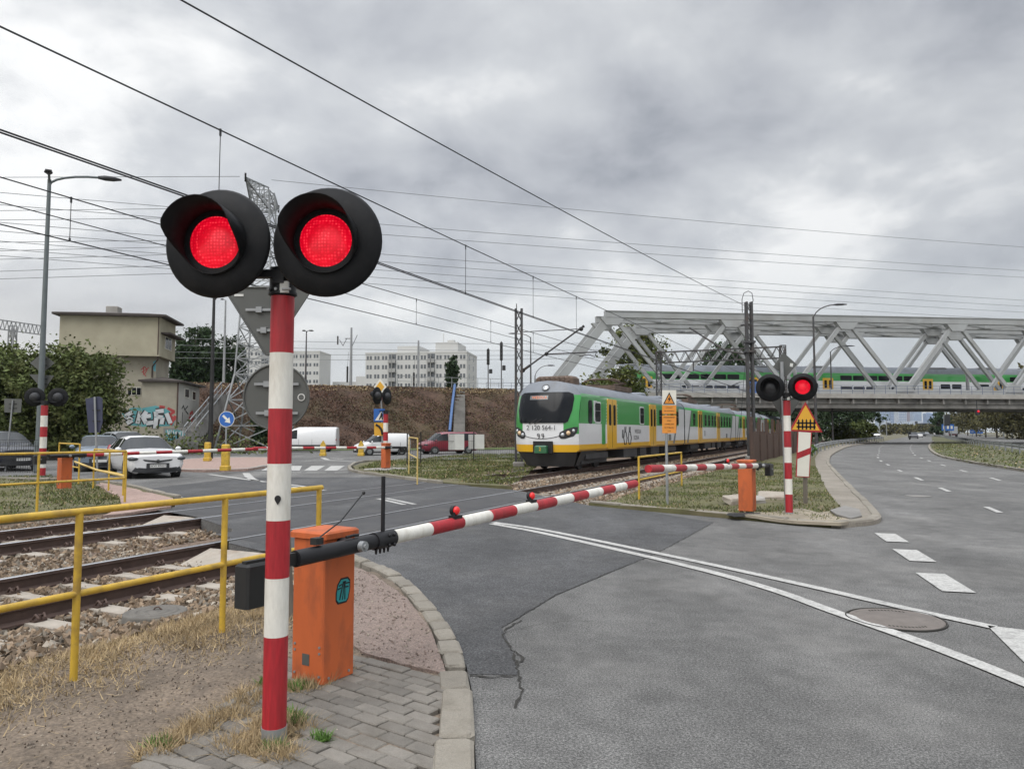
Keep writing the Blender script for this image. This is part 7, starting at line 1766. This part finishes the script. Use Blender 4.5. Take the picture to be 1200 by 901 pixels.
for (x0, y0, x1, y1), Y, lb in (((1104, 497, 1118, 504.5), 230, 'blue direction sign in the median beyond the bridge'), ((1137, 503.5, 1152, 508), 260, 'low blue direction sign right of the opposite carriageway')):
    b = at((x0 + x1) / 2, 506, Y); b.z = 0; T = thing('direction_sign', lb, 'road sign', b); mb = MB(); mb.prism([at(x0, y1, Y), at(x1, y1, Y), at(x1, y0, Y), at(x0, y0, Y)], (0, .2, 0)); pl = mb.build('sign_panel', M['sign_blue'], T, True)
    mb = MB()
    for k in (.2, .8): x = at(x0 + (x1 - x0) * k, 500, Y).x; mb.cyl((x, Y + .3, 0), (x, Y + .3, at(x0, y0, Y).z), .12, n=8)
    mb.build('post', M['galv'], T, True); mb = MB()
    for i in range(3): xx = x0 + (x1 - x0) * (i + .3) / 3.2; mb.prism([at(xx, y1 - 2, Y - .1), at(xx + 2.4, y1 - 2, Y - .1), at(xx + 2.4, y0 + 2, Y - .1), at(xx, y0 + 2, Y - .1)], (0, .05, 0))
    mb.build('sign_field', M['sign_white'], pl, True)
Y = 215; b = at(1107, 506, Y); b.z = 0; T = thing('message_board', 'dark variable message board on a post in the median', 'road sign', b); mb = MB(); mb.cyl((b.x, Y, 0), (b.x, Y, at(1107, 486, Y).z), .2, n=8); mb.build('post', M['galv'], T, True)
mb = MB(); mb.prism([at(x, y, Y - .4) for x, y in ((1107, 499), (1113.5, 499), (1113.5, 486), (1107, 486))], (0, .4, 0)); mb.build('board', M['plastic'], T, True)
Y = 88; b = at(1146, 478, Y); T = thing('traffic_light', 'red traffic light hanging under the bridge over the opposite carriageway', 'traffic light', b); mb = MB(); mb.prism([at(x, y, Y) for x, y in ((1144.5, 486.5), (1148.5, 486.5), (1148.5, 479), (1144.5, 479))], (0, .3, 0)); mb.cyl((b.x, Y + .2, at(1146, 479, Y).z), (b.x, Y + .2, DECK - 1.0), .05, n=6); mb.build('housing', M['plastic'], T, True)
mb = MB(); c = at(1146.5, 482, Y - .02); mb.ball(c, .14, 10); mb.build('lens', M['lens_on'], T, True)
for px, Y, top, lb in ((1186, 170, 470, 'slim pale post among the trees right of the far road'), (1176, 190, 490, 'short pale pole by the far road at right'), (1021, 200, 478, 'grey post at the bridge gap left of the skyline'), (1031, 260, 476, 'thin mast in front of the leftmost distant tower'), (1039, 300, 478, 'thin mast before the dark blue distant tower')):
    b = at(px, 506, Y); b.z = 0; mb = MB(); H = at(px, top, Y).z; mb.tube([(b.x, Y, -.2), (b.x, Y, H * .5), (b.x, Y, H)], [.17, .14, .09], 8); mb.bb(b.x - .4, b.x + .4, Y - .1, Y + .1, H, H + .15)
    solo('lamp_mast', mb, M['galv'], lb, 'mast', b, 'slim masts along the highway')

# ------------------------------------------------------------------ trees
def leaf_cloud(name, parent, C, rad, n, size, mat, seed, clumps=60, flat=.75, shell=.55):
    "leaf-sized quads gathered in clumps through an ellipsoid"
    g = np.random.default_rng(seed); C = np.asarray(C, float); rad = np.asarray(rad, float)
    d = g.normal(size=(clumps, 3)); d /= np.linalg.norm(d, axis=1, keepdims=True); r = (shell + (1 - shell) * g.random((clumps, 1))) * g.uniform(.75, 1.08, (clumps, 1))
    cc = C + d * r * rad; cr = rad.mean() * g.uniform(.16, .34, clumps)
    k = g.integers(0, clumps, n); off = g.normal(size=(n, 3)); off /= np.linalg.norm(off, axis=1, keepdims=True); off *= (g.random((n, 1)) ** .45) * np.where(g.random((n, 1)) < .22, 1.9, 1.0)
    p = cc[k] + off * cr[k][:, None] * np.array([1, 1, flat])
    p[:, 2] = np.maximum(p[:, 2], .15)
    u = g.normal(size=(n, 3)); u /= np.linalg.norm(u, axis=1, keepdims=True); w = g.normal(size=(n, 3)); v = np.cross(u, w); v /= np.linalg.norm(v, axis=1, keepdims=True)
    s = size * g.uniform(.55, 1.35, (n, 1))
    V = np.stack([p - u * s, p + v * s * .5, p + u * s, p - v * s * .5], 1).reshape(-1, 3)
    o = npmesh(name, V, np.arange(4 * n).reshape(-1, 4), mat)
    if parent is not None: o.parent = parent; RM[o.name] = RM[parent.name]
    return o, cc
def tree(name, label, base, h, rx, rz_, n, size, mat, seed, clumps=70, group=None, cz=None, ry=None, trunk_r=.16, limbs=9, shell=.5, lobes=1):
    T = thing(name, label, 'tree' if 'bush' not in name else 'bush', base, 0, group); cz = cz or h - rz_; g = random.Random(seed)
    o, cc = leaf_cloud('crown', T, (0, 0, cz), (rx, ry or rx, rz_), n, size, mat, seed, clumps, shell=shell)
    mb = MB(); mb.tube([(0, 0, -.3), (.05, .02, cz * .4), (-.05, 0, cz), (0, .05, h - .2 * rz_)], [trunk_r, trunk_r * .8, trunk_r * .5, trunk_r * .12], 8)
    for q in cc[:: max(1, len(cc) // limbs)]:
        z0 = cz * g.uniform(.35, .9); m = Vector(q) * .5 + Vector((0, 0, z0 * .5 + .25)); mb.tube([(0, 0, z0), m, q], [trunk_r * .4, trunk_r * .25, trunk_r * .06], 5)
    mb.build('trunk', M['bark'], T); return T
def P(x, Y, z=0.0): p = at(x, 506, Y); p.z = z; return p
tree('big_bush', 'large round green bush in front of the old signal box', P(86, 44), 7.1, 3.0, 3.3, 34000, .135, M['leaf_bush'], 1, 150, cz=3.7, ry=3.0, shell=.35)
tree('big_bush', 'green bush cut by the left edge of the picture', P(14, 43), 6.9, 3.6, 3.5, 30000, .135, M['leaf_bush'], 2, 120, cz=3.4, shell=.42)
for i, (x, Y, z, h, rx, n, mt, lb, cz) in enumerate(((226, 92, 6, 9.5, 2.6, 6000, 'leaf_dark', 'dark leafy tree on the embankment right of the signal box', 4.6), (244, 95, 6, 8.8, 2.6, 5000, 'leaf_dark', 'dark tree behind the black street lamp post', 4.3), (268, 96, 6, 8.4, 2.2, 4000, 'leaf_dark', 'tree behind the lattice pylon base', 4.1), (209, 94, 6, 7.3, 1.6, 2500, 'leaf_dark', 'small tree top just right of the signal box roof', 3.5),
        (530, 88, 6.2, 4.6, .8, 1500, 'leaf_dark', 'small bushy tree on the embankment above the blue pipe', 2.3), (717, 84, 0, 8.9, 4.2, 9000, 'leaf_olive', 'yellow-green tree behind the train roof under the bridge end', 5.4), (742, 150, 6, 18.5, 6.0, 7000, 'leaf_olive', 'tall olive tree seen through the left bridge truss', None), (694, 86, 0, 6.4, 2.6, 4000, 'leaf_olive', 'smaller yellow-green tree left of the bridge', 4.2), (858, 160, 6, 17.0, 6.0, 6000, 'leaf_dark', 'dark round tree top seen through the bridge middle', None))):
    tree('leafy_tree', lb, P(x, Y, z), h, rx, rx * 1.05 if cz is None else h - cz, n, .24 if Y < 120 else .4, M[mt], 20 + i, 60, 'leafy trees behind the railway', cz=cz)
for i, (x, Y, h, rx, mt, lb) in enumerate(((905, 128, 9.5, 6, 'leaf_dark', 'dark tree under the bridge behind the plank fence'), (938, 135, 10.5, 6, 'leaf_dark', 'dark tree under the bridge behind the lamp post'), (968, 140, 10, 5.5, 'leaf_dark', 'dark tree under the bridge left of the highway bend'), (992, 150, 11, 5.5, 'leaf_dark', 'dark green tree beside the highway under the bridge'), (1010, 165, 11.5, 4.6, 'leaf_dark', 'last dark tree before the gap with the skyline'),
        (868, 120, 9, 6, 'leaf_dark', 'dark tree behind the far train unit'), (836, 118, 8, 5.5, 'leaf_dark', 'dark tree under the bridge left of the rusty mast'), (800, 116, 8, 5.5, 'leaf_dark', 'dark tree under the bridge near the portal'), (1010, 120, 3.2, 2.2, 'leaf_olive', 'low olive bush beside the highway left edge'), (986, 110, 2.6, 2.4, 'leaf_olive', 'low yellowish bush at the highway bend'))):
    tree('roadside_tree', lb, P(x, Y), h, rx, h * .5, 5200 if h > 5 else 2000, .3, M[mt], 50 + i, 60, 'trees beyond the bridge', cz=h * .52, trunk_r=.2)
for i, (x, Y, h, lb) in enumerate(((1043, 420, 6.2, 'small tree left of the highway vanishing point'), (1062, 460, 6.4, 'olive tree group below the distant towers'), (1078, 480, 6.4, 'brownish tree near the end of the highway'), (1089, 520, 7, 'farthest tree left of the median signs'), (1101, 250, 10, 'dark narrow tree in the median beside the blue sign'), (1122, 420, 13, 'far tree right of the message board'))):
    tree('distant_tree', lb, P(x, Y), h, h * (.95 if x < 1100 else .62 if x != 1101 else .28), h * .48, 2200, .8 if x != 1101 else .5, M['leaf_autumn' if x != 1101 else 'leaf_dark'], 80 + i, 40, 'distant trees along the highway', cz=h * .5, trunk_r=.3)
for i, (x, Y, h, lb) in enumerate(((1134, 300, 19, 'autumn tree farthest left in the row beyond the far road'), (1144, 250, 17.5, 'second brownish tree of the row beyond the far road'), (1155, 215, 16.5, 'autumn tree behind the low blue sign'), (1168, 195, 16, 'brown-green tree behind the short pale pole'), (1180, 178, 15.5, 'tree behind the slim pale post at right'), (1194, 165, 15, 'brown-green tree near the right picture edge'), (1210, 155, 15, 'tree cut by the right picture edge'), (1232, 150, 15, 'tree beyond the right picture edge'))):
    tree('avenue_tree', lb, P(x, Y), h, h * .42, h * .5, 5000, .42, M['leaf_autumn'], 100 + i, 60, 'autumn trees beyond the far road', cz=h * .54, trunk_r=.22)
# dark undergrowth behind the railway under the bridge
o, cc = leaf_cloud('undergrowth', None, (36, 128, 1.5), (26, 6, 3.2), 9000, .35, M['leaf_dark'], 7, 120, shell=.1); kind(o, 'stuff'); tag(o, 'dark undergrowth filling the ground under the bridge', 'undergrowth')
o, cc = leaf_cloud('undergrowth', None, (-28, 52, .5), (16, 2.0, .4), 4500, .14, M['leaf_bush'], 8, 100, shell=.1); kind(o, 'stuff'); tag(o, 'dark hedge-like undergrowth at the foot of the signal box', 'undergrowth')
tree('ivy_bush', 'small dark bush at the foot of the slope left of the long white van', P(309, 63), 3.0, 1.2, 1.5, 3000, .14, M['leaf_dark'], 33, 40, cz=1.5, trunk_r=.06)
c = G(948, 536, .1); tree('weed_bush', 'bright green weed beside the countdown board and guard rail', c, .8, .45, .4, 700, .07, M['weed'], 35, 20, cz=.4, trunk_r=.02)

# ------------------------------------------------------------------ overhead wires
def wire_between(a, b, sag, n=24): return [a.lerp(b, i / n) - Vector((0, 0, sag * 4 * (i / n) * (1 - i / n))) for i in range(n + 1)]
def catenary(s, zc, zm, r, label, t0=-12, t1=150, drops=(), double=False, zmid=None, sag=0.0):
    T = thing('overhead_line', label, 'overhead line', ST(s, t0, zc), 0, 'railway overhead lines')
    mb = MB(); mb.tube([ST(s, t0, zc), ST(s, t1, zc)], r, 6); mb.build('contact_wire', M['wire'], T, True)
    if double: mb = MB(); mb.tube([ST(s + .045, t0, zc + .01), ST(s + .045, t1, zc + .01)], r, 6); mb.build('contact_wire', M['wire'], T, True)
    f = lambda t: zm - sag * math.cos((t - 20) / 60 * math.pi) if False else zm
    mb = MB(); mb.tube([ST(s, t0, zm[0]), ST(s, 14, zm[1]), ST(s, 31, zm[2]), ST(s, 60, zm[3])] + [ST(s, t1, zm[3])], r, 6); mb.build('messenger_wire', M['wire'], T, True)
    def zmes(t):
        k = [(t0, zm[0]), (14, zm[1]), (31, zm[2]), (60, zm[3]), (t1, zm[3])]
        for (a, za), (b, zb) in zip(k[:-1], k[1:]):
            if a <= t <= b: return za + (zb - za) * (t - a) / (b - a)
    if zmid: mb = MB(); mb.tube([ST(s + .1, t0, zmid), ST(s + .1, 31, zmid + .1), ST(s, t1, zmid)], r * .8, 6); mb.build('auxiliary_wire', M['wire'], T, True)
    for t in drops:
        mb = MB(); z1 = zmes(t); mb.tube([ST(s, t, zc), ST(s, t, z1)], r * .55, 5); mb.bb(*[c for p in (ST(s, t),) for c in (p.x - .012, p.x + .012, p.y - .012, p.y + .012)], z1 - .08, z1 + .02); mb.bb(*[c for p in (ST(s, t),) for c in (p.x - .012, p.x + .012, p.y - .012, p.y + .012)], zc - .01, zc + .05); mb.build('dropper', M['wire'], T, True)
def t_at(x, s):
    u = (x - 600) / FOC; D = s / (TN.x * u + TN.y); return D * (u * TD.x + TD.y), D
def z_on(x, y, s):
    t, D = t_at(x, s); return at(x, y, D).z
S1, S2 = -7.8, -11.85
catenary(S1, z_on(205, 229, S1), (z_on(0, 40, S1), z_on(250, 153, S1), z_on(676, 346, S1), z_on(712, 361, S1)), .011, 'near track overhead line with thick double contact wire and hangers', drops=[t_at(x, S1)[0] for x in (250, 545, 625, 676)], double=True)
catenary(S2, z_on(178, 307, S2), (z_on(0, 212, S2), z_on(178, 262, S2), z_on(487, 348, S2), z_on(575, 372, S2)), .012, 'far track overhead line with three thin wires', drops=[t_at(x, S2)[0] for x in (74, 487, 575, 625)], zmid=z_on(90, 268, S2))
A, B = at(245, 0, 9.0), at(881, 362, 40.8); d = B - A; pts = wire_between(A - d * .4, B, .25); mb = MB(); mb.tube(pts, .012, 6)
solo('feeder_wire', mb, M['wire'], 'steep dark wire from the top edge to the tall rusty mast', 'wire', B)
HV = [((318, 211), (1200, 287)), ((440, 258), (1200, 315)), ((440, 270), (1200, 323)), ((440, 293), (1200, 350)), ((440, 302), (1200, 357)), ((440, 312), (1200, 364)), ((440, 321), (1200, 373)), ((440, 329), (1200, 381))]
for i, (p, q) in enumerate(HV):
    a, b = at(*p, 64 + 1.2 * i), at(*q, 100 + 2 * i); d = b - a; mb = MB(); e = 0 if i == 0 else .35; mb.tube(wire_between(a - d * e, b + d * .25, .5), .026, 5)
    solo('power_line', mb, M['wire_thin'], 'topmost thin power line running right from the pylon arm' if i == 0 else 'thin grey power line crossing the sky over the railway', 'power line', a, 'thin power lines over the railway' if i else None)
for i, (p, q) in enumerate((((0, 208), (281, 207)), ((0, 247), (180, 245)), ((0, 258), (180, 256)), ((0, 284), (180, 282)), ((0, 294), (180, 290)), ((0, 304), (180, 299)), ((0, 318), (180, 312)), ((0, 327), (190, 321)))):
    a, b = at(*p, 60 + .6 * i), at(*q, 60 + .6 * i); d = b - a; mb = MB(); mb.tube([a - d * .5, b + (d * 0 if i == 0 else d * .6)], .026, 5)
    solo('power_line', mb, M['wire_thin'], 'topmost thin power line running left from the pylon arm' if i == 0 else 'thin grey power line crossing the sky left of the pylon', 'power line', b, 'thin power lines left of the pylon' if i else None)
for i, (y0, y1) in enumerate(((396, 402), (404, 410), (412, 415), (419, 419))):
    a, b = at(195, y0, 82 + i), at(720, y1, 96 + i); mb = MB(); mb.tube(wire_between(a, b, .3), .025, 5)
    solo('overhead_line', mb, M['wire_thin'], 'thin overhead wire above the embankment before the flats', 'wire', a, 'thin wires above the embankment')
a, b = at(-20, 372, 70), at(50, 382, 74); T = thing('overhead_line_portal', 'lattice overhead line beam above the left bush', 'catenary portal', Vector((b.x, b.y, 0)))
mb = MB(); d = b - a; n = 14
for off in (0, -.9): mb.bar(a + Vector((0, 0, off)), b + Vector((0, 0, off)), .1, .1)
for i in range(n): p, q = a + d * (i / n), a + d * ((i + .5) / n); mb.bar(p + Vector((0, 0, -.9)), q, .06, .06); mb.bar(q, a + d * ((i + 1) / n) + Vector((0, 0, -.9)), .06, .06)
mb.build('portal_beam', M['galv'], T, True); mb = MB(); lattice(mb, (b.x - 3, b.y, 0), .6, (b.x - 3, b.y, b.z), .5, 8, .09); mb.build('portal_leg', M['galv'], T, True)
# creeper and dry growth over the railway slope
def slope_cover(n, mat, name, size, seed, lo, hi, pick):
    g = np.random.default_rng(seed); seg = [(Vector(a), Vector(b)) for a, b in zip(EB[1:-1], EB[2:])]; L = np.array([(b - a).length for a, b in seg]); w = g.choice(len(seg), n, p=L / L.sum()); u = g.random(n); k = g.uniform(lo, hi, n) ** .9
    V = []
    A = np.array([a[:] for a, b in seg])[w]; B = np.array([b[:] for a, b in seg])[w]; d = (B - A) / np.linalg.norm(B - A, axis=1, keepdims=True); nr = np.stack([d[:, 1], -d[:, 0]], 1); p = A + (B - A) * u[:, None] + nr * (8.3 * k)[:, None]
    z = top_z * (1 - k) - .3 * k + g.uniform(.02, .08, n); P3 = np.concatenate([p, z[:, None]], 1)
    keep = np.array([pick(x, y, q) for x, y, q in zip(p[:, 0], p[:, 1], g.random(n))]); P3 = P3[keep]; n = len(P3)
    e = g.normal(size=(n, 3)); e /= np.linalg.norm(e, axis=1, keepdims=True); f = np.cross(e, g.normal(size=(n, 3))); f /= np.linalg.norm(f, axis=1, keepdims=True); s = size * g.uniform(.5, 1.5, (n, 1))
    kind(npmesh(name, np.stack([P3 - e * s, P3 + f * s * .6, P3 + e * s, P3 - f * s * .6], 1).reshape(-1, 3), np.arange(4 * n).reshape(-1, 4), mat), 'stuff')
M['creeper'] = pm('red_brown_creeper', (.085, .042, .027), .9, 0, .3, .5, island=.55, dirt=(.1, .065, .035), damt=.8, dscale=.3)
M['dry_leaf'] = pm('olive_creeper', (.105, .09, .04), .9, 0, .3, .5, island=.5)
slope_cover(70000, M['creeper'], 'slope_creeper', .075, 3, 0, 1, lambda x, y, q: q < .9 - .45 * smooth(-20, 0, x))
slope_cover(38000, M['dry_leaf'], 'slope_creeper', .07, 4, 0, 1, lambda x, y, q: q < .25 + .6 * smooth(-22, -4, x) + .4 * hsh(x, y, .4))
slope_cover(6000, M['straw'], 'dry_grass', .08, 5, 0, .07, lambda x, y, q: q < .6 + .4 * hsh(x, y, .5))
rg = np.random.default_rng(6)
mpoly = [tuple(G(x, y)[:2]) for x, y in ((1215, 556), (1132, 542.5), (1100, 534), (1092, 524), (1098, 519), (1150, 523), (1220, 533))]
turf('dry_grass', mpoly, 6000, .09, M['straw'], 17, lambda x, y: .06, .04, .2)
turf('grass_blades', mpoly, 30000, .11, M['grass'], 16, lambda x, y: .06, .05, .1)

# ------------------------------------------------------------------ the air
def haze():
    mb = MB(); mb.bb(-1510, 2610, -70, 3510, -1.4, 300)
    m = bpy.data.materials.new('thin_haze'); m.use_nodes = True; nt = m.node_tree; nt.nodes.remove(nt.nodes['Principled BSDF'])
    v = nt.nodes.new('ShaderNodeVolumePrincipled'); v.inputs['Color'].default_value = (.8, .86, .95, 1); v.inputs['Density'].default_value = 0.00009; v.inputs['Anisotropy'].default_value = 0.3
    nt.links.new(v.outputs[0], nt.nodes['Material Output'].inputs['Volume'])
    o = kind(mb.build('haze', m), 'stuff'); o.display_type = 'WIRE'
haze()
